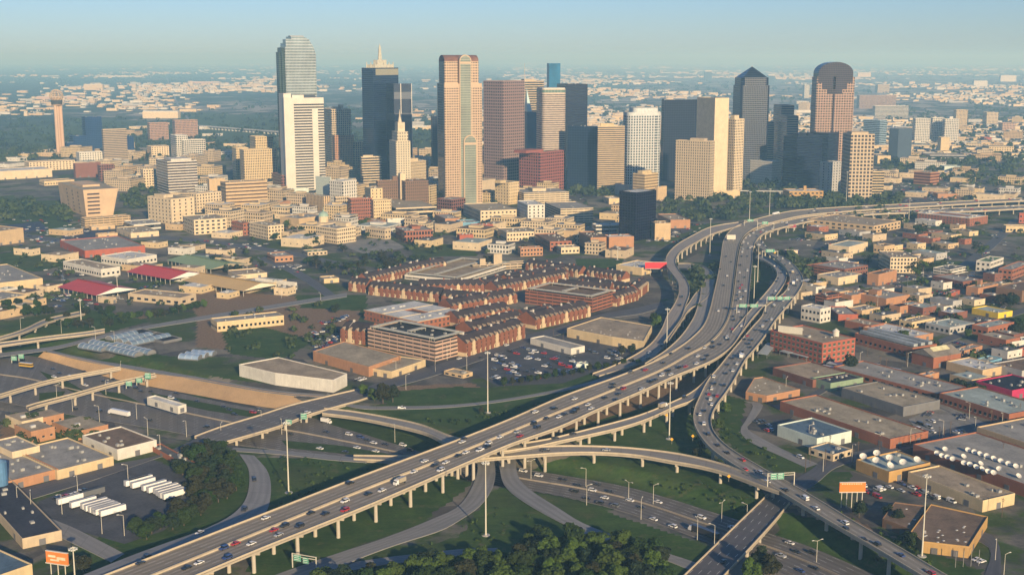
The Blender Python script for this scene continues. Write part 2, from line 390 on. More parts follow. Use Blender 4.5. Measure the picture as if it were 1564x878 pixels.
# ---------------------------------------------------------------- roads
CONC=(.32,.275,.21); ASPH=(.10,.10,.105); PALE=(.36,.32,.26)
ROADS={}
class Road: pass
def road(key,name,L,Rr,zs,n=None,deck=None,mat=None,bar=(True,True),cols=0,label=None,thick=1.3,span=27.,drape=False,parent=None,skipc=()):
    """a strip of roadway between two photographed edges; with 'deck' it is a viaduct on columns"""
    a=worldline(L,zs,400); ln=np.hypot(*np.diff(a[:,:2],axis=0).T).sum(); n=n or max(12,int(ln/7))
    A=resample(a,n); B=worldline(Rr,zs,n)
    if drape:
        A[:,2]=hgt(A[:,0],A[:,1])+drape; B[:,2]=hgt(B[:,0],B[:,1])+drape
    r=Road(); r.A=A; r.B=B; r.n=n; ROADS[key]=r; r.key=key
    mid=(A+B)/2; W=np.hypot(*(A-B)[:,:2].T); r.W=W; r.mid=mid
    S=np.r_[0,np.cumsum(np.hypot(*np.diff(mid[:,:2],axis=0).T))]; r.S=S
    mat=mat or roadmat(CONC)
    if deck:
        root=thing(name,label,'viaduct',tuple(mid[0][:2])+(0,)); o0=Vector(root.location)
    else: root=None; o0=Vector((0,0,0))
    T=lambda p:(float(p[0]-o0.x),float(p[1]-o0.y),float(p[2]))
    mb=MB()
    for i in range(n-1):
        mb.quad(T(A[i]),T(B[i]),T(B[i+1]),T(A[i+1]),0,((0,S[i]),(W[i],S[i]),(W[i+1],S[i+1]),(0,S[i+1])))
    dn=np.array([0,0,-(thick if deck else .3)])
    for P,sg in ((A,1),(B,-1)):
        for i in range(n-1):
            q=[T(P[i]),T(P[i+1]),T(P[i+1]+dn),T(P[i]+dn)]
            if sg<0: q=q[::-1]
            mb.quad(*q,1)
    if deck:
        for i in range(n-1): mb.quad(T(A[i]+dn),T(A[i+1]+dn),T(B[i+1]+dn),T(B[i]+dn),1)
    cm=paint((.42,.36,.27),.8,.12,.1)
    d=mb.build('deck' if deck else name,[mat,cm if deck else paint((.3,.29,.27))],root)
    if not deck:
        if parent is not None: d.parent=parent
        d['kind']='structure'
    def rail(P,Q,hh=.95,wd=.4,z0=0.,name_='barrier'):
        """wall along P, thickness towards Q"""
        u=(Q-P); u[:,2]=0; u/=np.maximum(np.hypot(u[:,0],u[:,1]),1e-6)[:,None]
        a0=P.copy(); a0[:,2]+=z0; b0=a0+u*wd; up=np.array([0,0,hh-z0])
        m2=MB()
        for i in range(n-1):
            m2.quad(T(a0[i]),T(a0[i+1]),T(a0[i+1]+up),T(a0[i]+up)); m2.quad(T(b0[i+1]),T(b0[i]),T(b0[i]+up),T(b0[i+1]+up))
            m2.quad(T(a0[i]+up),T(a0[i+1]+up),T(b0[i+1]+up),T(b0[i]+up))
        m2.quad(T(a0[0]),T(a0[0]+up),T(b0[0]+up),T(b0[0])); m2.quad(T(a0[-1]),T(b0[-1]),T(b0[-1]+up),T(a0[-1]+up))
        return m2.build(name_,paint((.50,.42,.30),.75,.1,.2),root)
    r.root=root
    if deck:
        if bar[0]: rail(A.copy()-0,B.copy(),z0=-.4)
        if bar[1]: rail(B.copy(),A.copy(),z0=-.4)
        if cols:
            k=0; s=span*.5
            while s<S[-1]:
                i=int(np.searchsorted(S,s)); i=min(n-1,max(1,i)); s+=span
                z=min(A[i][2],B[i][2])-thick
                fr=[.5] if cols==1 else ([.2,.8] if cols==2 else [.12,.5,.88])
                if cols==1 and W[i]>16: fr=[.22,.78]
                g_=[h1(*(A[i]+(B[i]-A[i])*f)[:2]) for f in fr]
                if z-max(g_)<3.0: continue
                px=PR(*mid[i]); 
                if any(x0<px[0]<x1 and y0<px[1]<y1 for x0,x1,y0,y1 in skipc): continue
                u=(B[i]-A[i]); u[2]=0; u/=np.hypot(u[0],u[1]); tv=np.array([-u[1],u[0],0])
                p0=A[i]+(B[i]-A[i])*.04; p1=A[i]+(B[i]-A[i])*.96
                cb=MB(); cz=z-1.3
                pts=[p0-tv*.7,p1-tv*.7,p1+tv*.7,p0+tv*.7]
                lo=[(x*1-o0.x,y-o0.y,cz) for x,y,_ in pts]; hi=[(x-o0.x,y-o0.y,z) for x,y,_ in pts]
                for q in range(4): cb.quad(lo[q],lo[(q+1)%4],hi[(q+1)%4],hi[q])
                cb.face(hi); cb.face(lo[::-1]); cb.build('cap_beam',paint((.42,.36,.27),.8,.12,.1),root)
                for f,gz in zip(fr,g_):
                    p=A[i]+(B[i]-A[i])*f; c_=MB(); c_.cyl(0,0,gz-.5,cz,1.0,.95,0,10)
                    c_.build('column',paint((.46,.41,.33),.8,.12,.15),root,(p[0]-o0.x,p[1]-o0.y,0))
    return r
M1L=[(60,918),(163,878),(388,791),(540,732),(700,672),(780,640),(861,605),(945,575),(1000,552),(1030,536),(1056,517),(1075,497),(1084,474),(1090,449),(1097,418),(1101,392),(1105,368),(1116,352),(1136,341),(1174,330),(1215,322),(1280,317),(1340,314),(1400,311),(1480,307),(1564,303),(1680,299)]
M1R=[(135,918),(235,878),(400,811),(540,754),(656,709),(760,667),(853,629),(930,598),(1005,567),(1052,541),(1080,526),(1099,508),(1112,485),(1118,457),(1121,430),(1124,405),(1127,385),(1132,368),(1142,356),(1160,346),(1200,335),(1240,328),(1323,321),(1406,316),(1489,311),(1564,307),(1680,303)]
M2L=[(136,918.5),(236,878.5),(401,811.6),(541,754.6),(657,709.6),(761,667.6),(854,629.6),(931,598.6),(1006,567.6),(1053,541.6),(1081,526.6),(1100,508.5),(1113,485),(1119.5,457),(1123,430),(1126,405),(1129,386),(1134,369),(1144,358),(1163,348),(1202,337.5),(1242,330.5),(1323,325),(1406,320),(1489,317),(1564,314),(1680,310)]
M2R=[(210,915),(304,878),(400,838),(571,769),(700,713),(780,679),(853,653),(915,625),(980,598),(1030,575),(1080,555),(1104,541),(1121,526),(1134,505),(1141,481),(1144,455),(1146,430),(1149,400),(1151,378),(1160,362),(1177,353),(1207,345),(1240,338),(1292,331),(1344,327),(1406,325),(1489,323),(1564,319),(1680,315)]
MZ=[11,12,13.5,13,12,11.5,11,10,9,8.5,8.5]
r1=road('M1','viaduct',M1L,M1R,MZ,deck=1,cols=2,label='outbound half of the main elevated highway, few cars on it',mat=roadmat(CONC,.48,3.9))
r2=road('M2','viaduct',M2L,M2R,MZ,deck=1,cols=2,label='inbound half of the main elevated highway, crowded with cars',mat=roadmat((.31,.27,.215),.45,3.9))
# far-left ramp around the loop and onto the highway
road('B1','ramp_road',[(366,693),(380,718),(377,757),(356,784),(315,806),(255,828),(200,848),(120,880),(40,912)],
 [(388,695),(408,718),(414,745),(408,778),(388,796),(343,812),(262,838),(215,856),(160,878),(60,917)],[.3,.5,1.4,4,8,10.6,11.2],mat=roadmat((.27,.265,.26),.7,4.2,False))
# west fly-over ramp (the S-shaped one)
road('E','viaduct',[(1128,340),(1100,344),(1080,349),(1056,361),(1034,374),(1021,387),(1017,397),(1019,408),(1026,418),(1035,430),(1037,440),(1036,452),(1029,467),(1019,482),(1012,500),(1000,519),(985,533),(960,548),(930,562),(905,571)],
 [(1132,345),(1106,352),(1085,359),(1062,371),(1042,383),(1034,392),(1032,402),(1038,414),(1047,425),(1053,438),(1053,450),(1049,462),(1046,470),(1042,483),(1032,498),(1018,523),(1000,545),(975,556),(940,568),(915,575)],
 [10,11,12,12.5,12,11,10,8,5,3,1.2],deck=1,cols=1,label='curving fly-over ramp swinging left of the main highway',mat=roadmat((.33,.29,.25),.7,3.9,False))
road('B2','viaduct',[(1033,411),(1050,411),(1066,414),(1074,420),(1077,428),(1071,440),(1062,449),(1053,462),(1046,472),(1040,488),(1028,505),(1014,523)],
 [(1036,403),(1056,403),(1074,407),(1085,413),(1091,421),(1091,432),(1085,446),(1079,456),(1066,466),(1052,474),(1040,492),(1022,520)],[1,3,6,8,9,9.5,9,8],deck=1,cols=1,label='inner loop ramp curving beside the main highway',mat=roadmat((.30,.28,.25),.7,4.,False))
road('B3','viaduct',[(1071,440),(1069,455),(1065,470),(1058,488),(1040,514),(1015,537),(985,556)],[(1091,438),(1088,455),(1084,472),(1077,492),(1062,512),(1035,532),(1000,551)],[9,10,11,12,13],deck=1,cols=1,label='short connector deck joining the main highway from the loop ramp',mat=roadmat((.30,.28,.25),.7,4.,False))
road('C','viaduct',[(1152,394),(1169,400),(1183,410),(1187,421),(1181,433),(1169,448),(1154,465),(1137,485),(1118,508)],[(1158,389),(1181,397),(1197,408),(1201,420),(1200,430),(1192,443),(1181,457),(1167,468),(1150,486),(1128,515)],
 [5,7,9,10.5,11,11.5,12],deck=1,cols=1,label='short curved ramp with dark cars inside the right hand curve',mat=roadmat((.30,.285,.27),.6,3.8))
road('D','viaduct',[(1150,370),(1162,380),(1175,388),(1187,397),(1198,407),(1205,419),(1206,430),(1199,446),(1184,458),(1170,468),(1163,484),(1148,501),(1131,521),(1114,541),(1098,561),(1082,580),(1069,605),(1061,624),(1059,640),(1063,655),(1072,670),(1087,687),(1110,704),(1140,722),(1170,739),(1218,768),(1264,796),(1337,838),(1404,878),(1470,915)],
 [(1163,366),(1170,377),(1182,386),(1199,395),(1213,405),(1222,416),(1227,428),(1222,442),(1210,459),(1199,472),(1185,489),(1168,514),(1153,533),(1138,551),(1122,580),(1109,600),(1095,619),(1087,636),(1087,650),(1092,662),(1106,678),(1128,694),(1155,710),(1184,727),(1212,742),(1260,770),(1302,796),(1379,840),(1443,878),(1510,915)],
 [10,10.5,11,11.5,12,12,12,11.5,11,10.5,10,9,8,7],deck=1,cols=1,span=25,label='curved elevated ramp crowded with cars, sweeping right of the main highway',mat=roadmat((.28,.255,.215),.55,3.9))
road('Fr','viaduct',[(1086,572),(1070,589),(1051,603),(1026,615),(990,630),(953,642),(876,662),(828,673),(770,679),(700,670),(646,650),(598,639),(540,629),(495,624)],
 [(1088,590),(1076,601),(1053,614),(1030,622),(990,640),(943,655),(857,674),(810,684),(750,691),(690,681),(650,662),(588,647),(540,638),(492,632)],[11.5,10,9,8.5,8,7.5,6,3,1,.3],deck=1,cols=1,label='single ramp descending from the right and passing under the main highway',mat=roadmat((.30,.28,.25),.7,4.,False),skipc=((500,720,600,700),))
road('X','viaduct',[(1180,741),(1150,728),(1112,712),(1068,700),(1020,691),(953,684),(886,681.5),(828,682.5),(780,687),(700,694),(620,697),(540,696)],
 [(1190,752),(1155,740),(1112,724),(1070,713),(1030,706),(972,696),(915,692),(857,692.5),(780,698),(700,704),(620,705),(540,702)],[9.7,9.3,8.7,8.2,7.8,7.2,6,3,.3],deck=1,cols=1,label='arched single lane ramp crossing in front of the sunken freeway',mat=roadmat((.30,.27,.23),.7,4.,False))
# ground-level roads
gm=roadmat((.25,.245,.235),.65,4.2,False); fm=roadmat((.165,.15,.135),.55,3.9); am=roadmat((.105,.105,.115),.8,3.8,False); pm=roadmat((.26,.25,.235),.8,5.,False)
road('I','freeway',TL,TR,[TD+.12],mat=fm,n=160)
road('R1','ramp_road',[(728,696),(728,725),(704,769),(660,792),(592,819),(535,838),(477,857),(419,878),(380,893)],[(754,692),(756,731),(738,767),(700,795),(669,811),(612,829),(554,850),(490,878),(450,895)],[.6,.5,.4,.3],mat=gm)
road('R1b','ramp_road',[(760,836),(700,838),(650,844),(600,849),(545,857)],[(760,850),(700,850),(625,857),(563,865),(483,883)],[.35],mat=gm)
road('R2','ramp_road',[(787,700),(792,728),(812,749),(854,776),(892,799),(950,821),(1000,838),(1050,854),(1110,874)],[(761,700),(769,738),(796,763),(854,796),(906,819),(939,829),(969,840),(1010,852),(1075,878)],[.5,.4,.3],mat=gm)
road('J','ramp_road',[(357,683),(434,688),(511,695),(560,700)],[(350,688),(434,694),(505,702),(560,706)],[.25],mat=gm)
road('K0','slip_road',[(500,600),(540,617),(600,620),(700,617),(800,604),(900,583),(960,560)],[(495,606),(540,622),(600,625),(700,621),(800,608),(900,588),(965,566)],[.2],mat=gm)
road('S1','street',[(318,661),(240,695),(174,708),(90,731),(0,756),(-60,770)],[(350,673),(270,690),(203,712),(135,735),(47,762),(-40,788)],[.2],mat=am)
road('S1b','street',[(-40,760),(30,775),(100,800),(150,824),(190,845)],[(-40,790),(10,790),(80,815),(130,838),(170,858)],[.28],mat=pm)
road('S2','street',[(553,594),(581,583),(665,557),(712,543),(802,512),(875,493),(917,480),(971,470),(1010,461)],[(560,604),(592,594),(665,573),(731,551),(802,526),(880,503),(925,487),(978,479),(1015,468)],[.2],mat=am)
road('P4','street',[(72,533),(103,541),(154,551),(200,558),(300,575),(415,595),(510,603)],[(72,537),(103,545),(154,556),(200,563),(300,580),(415,600),(505,608)],[.15],mat=gm)
road('P3','street',[(-20,541),(51,533),(90,527),(141,515),(180,506),(230,496),(300,484),(430,463),(530,447)],[(-20,547),(51,538),(90,532),(141,520),(180,511),(230,501),(300,490),(430,469),(530,453)],[.3],mat=gm)
road('P1','viaduct',[(-30,521),(0,515),(35,504),(70,488),(109,479),(130,475)],[(-30,525),(0,519),(38,508),(74,493),(110,484),(130,480)],[7,6,4,1.2],deck=1,cols=1,label='small overpass farthest up at the left edge',mat=gm,thick=1)
road('P2','viaduct',[(-30,527),(0,524),(77,514),(129,508),(160,503)],[(-30,532),(0,529),(77,518),(129,512),(160,507)],[6,5,3,1.3],deck=1,cols=1,label='small overpass lower down at the left edge',mat=gm,thick=1)
road('F1','frontage_road',[(1136,612),(1150,618),(1140,640),(1131,657),(1145,674),(1195,697),(1232,714)],[(1160,614),(1165,620),(1152,640),(1141,652),(1155,664),(1205,690),(1250,708)],[.2],mat=pm)
road('S3','street',[(1175,768),(1205,738),(1240,716),(1264,698),(1330,685),(1400,668),(1470,650),(1564,634),(1640,620)],[(1205,775),(1225,752),(1250,735),(1280,712),(1340,696),(1410,678),(1480,660),(1564,646),(1640,632)],[.2],mat=am)
road('S4','street',[(1434,614),(1470,630),(1520,652),(1580,672)],[(1426,617),(1460,634),(1510,657),(1570,682)],[.28],mat=pm)
road('S5','street',[(1430,520),(1470,505),(1530,480),(1564,470),(1640,450)],[(1438,526),(1480,511),(1540,486),(1572,476),(1640,458)],[.2],mat=am)
road('S6','street',[(1280,440),(1330,432),(1400,420),(1450,412)],[(1282,446),(1335,438),(1405,426),(1455,418)],[.2],mat=am)
road('S7','street',[(1455,412),(1490,385),(1520,360),(1545,335)],[(1478,412),(1508,387),(1536,362),(1560,335)],[.2],mat=am)
road('S8','street',[(1180,620),(1240,600),(1310,560),(1340,585),(1360,600)],[(1190,626),(1245,607),(1312,568),(1330,590),(1350,606)],[.24],mat=am)
road('S9','street',[(1380,790),(1450,800),(1520,820),(1530,890)],[(1380,800),(1440,812),(1510,835),(1500,890)],[.2],mat=am)
road('S10','street',[(0,352),(110,365),(250,360),(420,380),(520,400)],[(0,357),(110,371),(250,366),(420,386),(520,407)],[.2],mat=am)
road('S11','street',[(395,395),(440,415),(480,440),(500,455)],[(405,392),(455,412),(495,437),(515,452)],[.22],mat=am)
# bridges over the sunken freeway
def bridge(key,L,Rr,label,mat,z=.6,cols=2,span=22,thick=1.2):
    road(key,'bridge',L,Rr,[z],deck=1,cols=cols,label=label,mat=mat,thick=thick,span=span); ROADS[key].root['category']='bridge'
bridge('BR1',[(297,667),(338,652),(395,635),(445,619),(499,606),(559,592)],[(343,676),(422,653),(472,634),(520,620),(553,611),(585,599)],'broad road bridge over the sunken freeway by the white warehouse',roadmat((.17,.155,.14),.8,4.2))
bridge('BR2',[(1035,890),(1046,878),(1115,811),(1173,755)],[(1095,890),(1108,878),(1173,808),(1206,769)],'dark road bridge at the bottom with one dark car on it',roadmat((.115,.108,.112),.8,4.2))
bridge('BR3',[(-10,606),(0,603),(80,580),(183,561)],[(-10,610),(0,606.5),(81,583),(184,563.5)],'narrow farther bridge at the far left over the freeway',roadmat((.13,.12,.11),.8,4.2),z=1.2,cols=1)
bridge('BR4',[(40,621),(56,616),(115,601),(173,585),(237,571)],[(44,625),(60,619.5),(115,605),(173,588.5),(239,574)],'narrow nearer bridge at the far left with green signs',roadmat((.16,.15,.13),.8,4.2),z=1.6,cols=1)
# tan concrete embankment on the far side of the freeway
em=MB(); a=worldline([(67,537),(115,546),(173,559),(240,571),(300,578),(357,588),(415,598),(500,606)],[.35],80); b_=worldline([(58,545),(115,562),(173,578),(240,592),(300,603),(376,617),(443,626),(500,628)],[TD+.5],80)
for i in range(79): em.quad(tuple(b_[i]),tuple(b_[i+1]),tuple(a[i+1]),tuple(a[i]))
E_=em.build('embankment',paint((.52,.34,.17),.8,.14,.08)); tag(E_,'tan concrete slope along the far side of the sunken freeway','retaining wall')
tw=MB(); mt=(tl+tr_)/2
for i in range(159):
    p,q=mt[i],mt[i+1]; d=np.array([q[1]-p[1],p[0]-q[0]]); d=d/max(np.hypot(*d),1e-6)*.3
    for s in (1,-1):
        z0,z1=TD,TD+1.
        P0=(p[0]+d[0]*s,p[1]+d[1]*s,z0);Q0=(q[0]+d[0]*s,q[1]+d[1]*s,z0)
        if s<0: P0,Q0=Q0,P0
        tw.quad(P0,Q0,(Q0[0],Q0[1],z1),(P0[0],P0[1],z1))
    tw.quad((p[0]+d[0],p[1]+d[1],z1),(q[0]+d[0],q[1]+d[1],z1),(q[0]-d[0],q[1]-d[1],z1),(p[0]-d[0],p[1]-d[1],z1))
tag(tw.build('median_barrier',paint((.30,.26,.21),.8,.1,.2)),'low concrete barrier down the middle of the sunken freeway','barrier')
def sheet(name,px,mat,z,kind='structure'):
    W=poly_w(px,z); c=W.mean(0); pts=[(p[0],p[1]) for p in W]
    ar=sum(pts[i][0]*pts[(i+1)%len(pts)][1]-pts[(i+1)%len(pts)][0]*pts[i][1] for i in range(len(pts)))
    if ar<0: pts=pts[::-1]
    m=MB(); m.face([(x,y,z) for x,y in pts]); o=m.build(name,mat); o['kind']=kind; return o
grs=paint((.05,.08,.022),.95,.25,.15,.1)
for px in ([(60,566),(100,580),(135,600),(115,600),(75,580)],[(230,600),(330,618),(450,640),(440,645),(320,627),(240,610)],[(520,636),(640,668),(690,690),(650,692),(560,664),(505,648)],[(430,672),(520,680),(600,694),(540,694),(440,684)],[(150,596),(185,600),(215,615),(170,612)],[(60,600),(100,597),(90,612),(60,612)]):
    sheet('grass_island',px,grs,TD+.3)
lot=roofmat((.085,.085,.095)); lotp=roofmat((.25,.24,.22)); lotb=roofmat((.045,.055,.10))
for px in ([(740,548),(800,520),(880,508),(985,532),(930,560),(860,585),(760,590),(715,565)],[(60,765),(230,700),(330,740),(250,810),(190,830),(50,790)],[(1388,640),(1436,617),(1505,650),(1450,670),(1405,665)]):
    sheet('parking_lot',px,lot if px[0][0]!=1388 else lotp,.1)
for px in ([(0,345),(60,338),(75,350),(0,358)],[(90,350),(170,352),(160,372),(100,372)],[(1262,350),(1320,365),(1300,390),(1240,380)],[(1180,640),(1195,640),(1235,680),(1190,665)],[(1340,330),(1290,290),(1400,285),(1460,300)],[(1310,440),(1440,470),(1420,500),(1330,470)],[(890,375),(950,400),(930,385),(860,370)]):
    sheet('parking_lot',px,lotb if px[0][0]<200 else lot,.12)
sheet('parking_lot',[(510,370),(590,362),(620,378),(560,390)],lotp,.12)
sheet('parking_lot',[(985,372),(1060,352),(1050,345),(1000,350)],lot,.12)
# ---------------------------------------------------------------- buildings
WC={'cream':(.62,.50,.33),'beige':(.50,.40,.27),'tan':(.52,.38,.22),'orange':(.41,.215,.115),'brick':(.30,.115,.065),'dbrick':(.20,.085,.06),'white':(.60,.57,.50),
'grey':(.40,.39,.37),'dgrey':(.16,.16,.165),'pink':(.50,.34,.25),'granite':(.42,.26,.18),'mauve':(.30,.205,.18),'red':(.30,.10,.075),'navy':(.006,.011,.028),'black':(.010,.011,.02),
'blue':(.03,.085,.16),'gold':(.44,.27,.10),'mint':(.55,.62,.55),'brown':(.20,.12,.075),'green':(.22,.30,.2),'yellow':(.75,.52,.05),'sky':(.16,.33,.45),'magenta':(.45,.03,.10),'slate':(.06,.085,.12),'sand':(.58,.45,.26),'royal':(.02,.12,.42),'ltblue':(.30,.42,.52),'vred':(.36,.10,.06)}
RC={'tan':(.37,.295,.20),'brown':(.20,.14,.095),'grey':(.33,.315,.28),'dark':(.045,.045,.06),'white':(.62,.62,.58),'green':(.16,.24,.12),'red':(.42,.07,.05),'blue':(.10,.16,.22),'mint':(.36,.42,.38),'dgrey':(.12,.12,.12),'black':(.02,.022,.035),'sand':(.38,.32,.22)}
BL=[]
def face_angle(xl,xc,xr,th):
    if th>=55 and xr-xc>1.2*(xc-xl): th=16-math.degrees(math.atan((xc-W2)/F))
    return th
def frame(xl,xc,xr,yt,yb,th):
    th=face_angle(xl,xc,xr,th)
    P=G(xc,yb); a=R(th); w_=along(P,a,xr); d=along(P,a+math.pi/2,xl); h=HT(P,yt)
    return P,w_,d,h
def ringmesh(w,d,z0,z1,mat,e=.06):
    m=MB(); c=[(-e,-e),(w+e,-e),(w+e,d+e),(-e,d+e)]; u=0
    for i in range(4):
        a,b=c[i],c[(i+1)%4]; l=math.dist(a,b)
        m.quad((*a,z0),(*b,z0),(*b,z1),(*a,z1),0,((u,0),(u+l,0),(u+l,1),(u,1))); u+=l+.37
    for z,f in ((z0,-1),(z1,1)):
        q=[(*p,z) for p in c]; m.face(q if f>0 else q[::-1])
    return m.mesh('window_band',[mat])
WIN={}
def winmesh(ww,hh,g):
    k=(round(ww,1),round(hh,1),g)
    if k not in WIN:
        m=MB(); m.box(-ww/2,ww/2,-.10,.05,0,hh,0); m.box(-ww/2-.15,ww/2+.15,-.2,.05,-.22,0,1)
        WIN[k]=m.mesh('window',[flat(g,.12,spec=.7),flat((.5,.46,.38))])
    return WIN[k]
def units(root,w,d,h,n,rnd,mat=None):
    for i in range(n):
        s=rnd.uniform(.6,1.5); m=MB(); hh_=rnd.uniform(.7,1.6); m.box(-s,s,-s*.7,s*.7,0,hh_,0); m.box(-s*.5,s*.5,-s*.4,s*.4,hh_,hh_+.4,1)
        m.build('rooftop_unit',[flat((.36,.36,.34)),flat((.2,.2,.2))],root,(rnd.uniform(.12,.88)*w,rnd.uniform(.12,.88)*d,h),rnd.choice((0,1.57)))
def bld(name,label,cat,xl,xc,xr,yt,yb,th,wall,roof,style,fh=4.6,glass=(.010,.013,.02),sp=4.7,r=.66,hh=.6,ph=None,nu=None,par=.8,w=None,d=None,h=None,group=None,maxwin=84,base=None,gnd=True):
    P,w0,d0,h0=frame(xl,xc,xr,yt,yb,th); th=face_angle(xl,xc,xr,th); rnd=random.Random(int(xc*7+yb*13))
    w=w or w0; d=d or d0; h=h or h0
    if not 2<w<260: print('W?',label,w); w=25 if w<=2 else 60
    if not 2<d<260: print('D?',label,d); d=25 if d<=2 else 60
    if yb<330 and d>70 and yt<300: d=70
    wc=WC.get(wall,wall) ; rc=RC.get(roof,roof)
    root=thing(name,label,cat,(P[0],P[1],0),R(th),group)
    BL.append((P,R(th),w,d,h,root)); root['_w']=w
    if style=='curtain': wm=curtain(glass,tuple(min(1,k*2.2+.02) for k in glass) if wall is None else wc,sp,fh)
    else: wm=paint(wc,.8,.12,.12)
    small=h<30 and P[1]<1700
    t=.35 if small else .6
    m=MB(); m.box(0,w,0,d,-.5,h-par,0,1)
    m.build('wall',[wm,roofmat(rc)],root)
    if par>.05: # parapet rim
        m=MB()
        for x0,x1,y0,y1 in ((0,w,0,t),(0,w,d-t,d),(0,t,t,d-t),(w-t,w,t,d-t)): m.box(x0,x1,y0,y1,h-par,h)
        m.build('parapet',[wm if style=='curtain' else paint(tuple(min(1,k*1.08) for k in wc),.8,.1,.2)],root)
    if style in('band','grid'):
        rr=1.5 if style=='band' else r
        fm_=facade(wc,glass,sp,rr,.2,.12); ns=max(1,int((h-par-1)/fh)); ns=min(ns,70); fh_=(h-par-.6)/ns
        me=ringmesh(w,d,fh_*.28,fh_*(.28+hh),fm_)
        for k in range(ns): link('window_band',me,root,(0,0,k*fh_+.3))
    elif style=='garage':
        ns=max(2,round(h/3.3)); me=ringmesh(w,d,1.15,2.45,facade(wc,(.012,.012,.014),9.,.93,.9,.0))  # dark ring colour stands for the shade inside the open decks
        for k in range(ns): 
            if k*h/ns+2.5<h-.4: link('open_level_shade',me,root,(0,0,k*h/ns))
    elif style=='punch':
        ns=max(1,int((h-par)/fh)); n1=max(1,int(w/sp)); n2=max(1,int(d/sp))
        while ns*(n1+n2)>maxwin and (n1>1 or n2>1):
            n1=max(1,int(n1*.85)); n2=max(1,int(n2*.85))
        fh_=(h-par)/ns; 
        me=winmesh(min(w/n1,d/n2,max(sp,3.))*r*.8,min(fh_*hh,2.6)*.85,glass)
        for k in range(ns):
            z=k*fh_+fh_*.3
            for i in range(n1): link('window',me,root,((i+.5)*w/n1,0,z))
            for i in range(n2): link('window',me,root,(0,(i+.5)*d/n2,z),-math.pi/2)
    elif style=='none': pass
    elif style=='blank':
        dm=MB(); dm.box(-1.6,1.6,-.12,.1,0,min(3.4,h*.6)); dme=dm.mesh('door',[flat((.16,.16,.17))])
        for i in range(max(1,min(5,int(w/14)))): link('door',dme,root,((i+.5)*w/max(1,min(5,int(w/14))),0,0))
        for i in range(max(1,min(5,int(d/18)))): link('door',dme,root,(0,(i+.4)*d/max(1,min(5,int(d/18))),0),-math.pi/2)
    if base: 
        m=MB(); m.box(-.15,w+.15,-.15,d+.15,-.4,base); m.build('plinth',[paint(WC['cream'],.8,.1,.2)],root)
    if ph:
        for (a,b,c,e,z) in ph:
            m=MB(); m.box(a*w,b*w,c*d,e*d,h-par,h+z); m.build('penthouse',[paint(tuple(k*.95 for k in wc) if style!='curtain' else (.2,.2,.2),.8)],root)
    if nu is None: nu=3+int(min(9,w*d/350)) if small else 4
    units(root,w*.96,d*.96,h-par,nu,rnd)
    return root,w,d,h
NM={'o':('office_tower','office tower'),'b':('building','building'),'w':('warehouse','warehouse'),'g':('parking_garage','parking garage'),'h':('apartment_building','apartment building'),'s':('shop_building','shop building'),'c':('church','church')}
T3={}
def table(txt):
    for l in txt.strip().splitlines():
        f=[x.strip() for x in l.split('|')]
        n,c=NM[f[0]]; kw=eval('dict('+(f[6] if len(f)>6 else '')+')')
        T3[f[1]]=bld(n,f[1],c,*[float(v) for v in f[2].split()],None if f[3]=='-' else f[3],f[4],f[5],**kw)
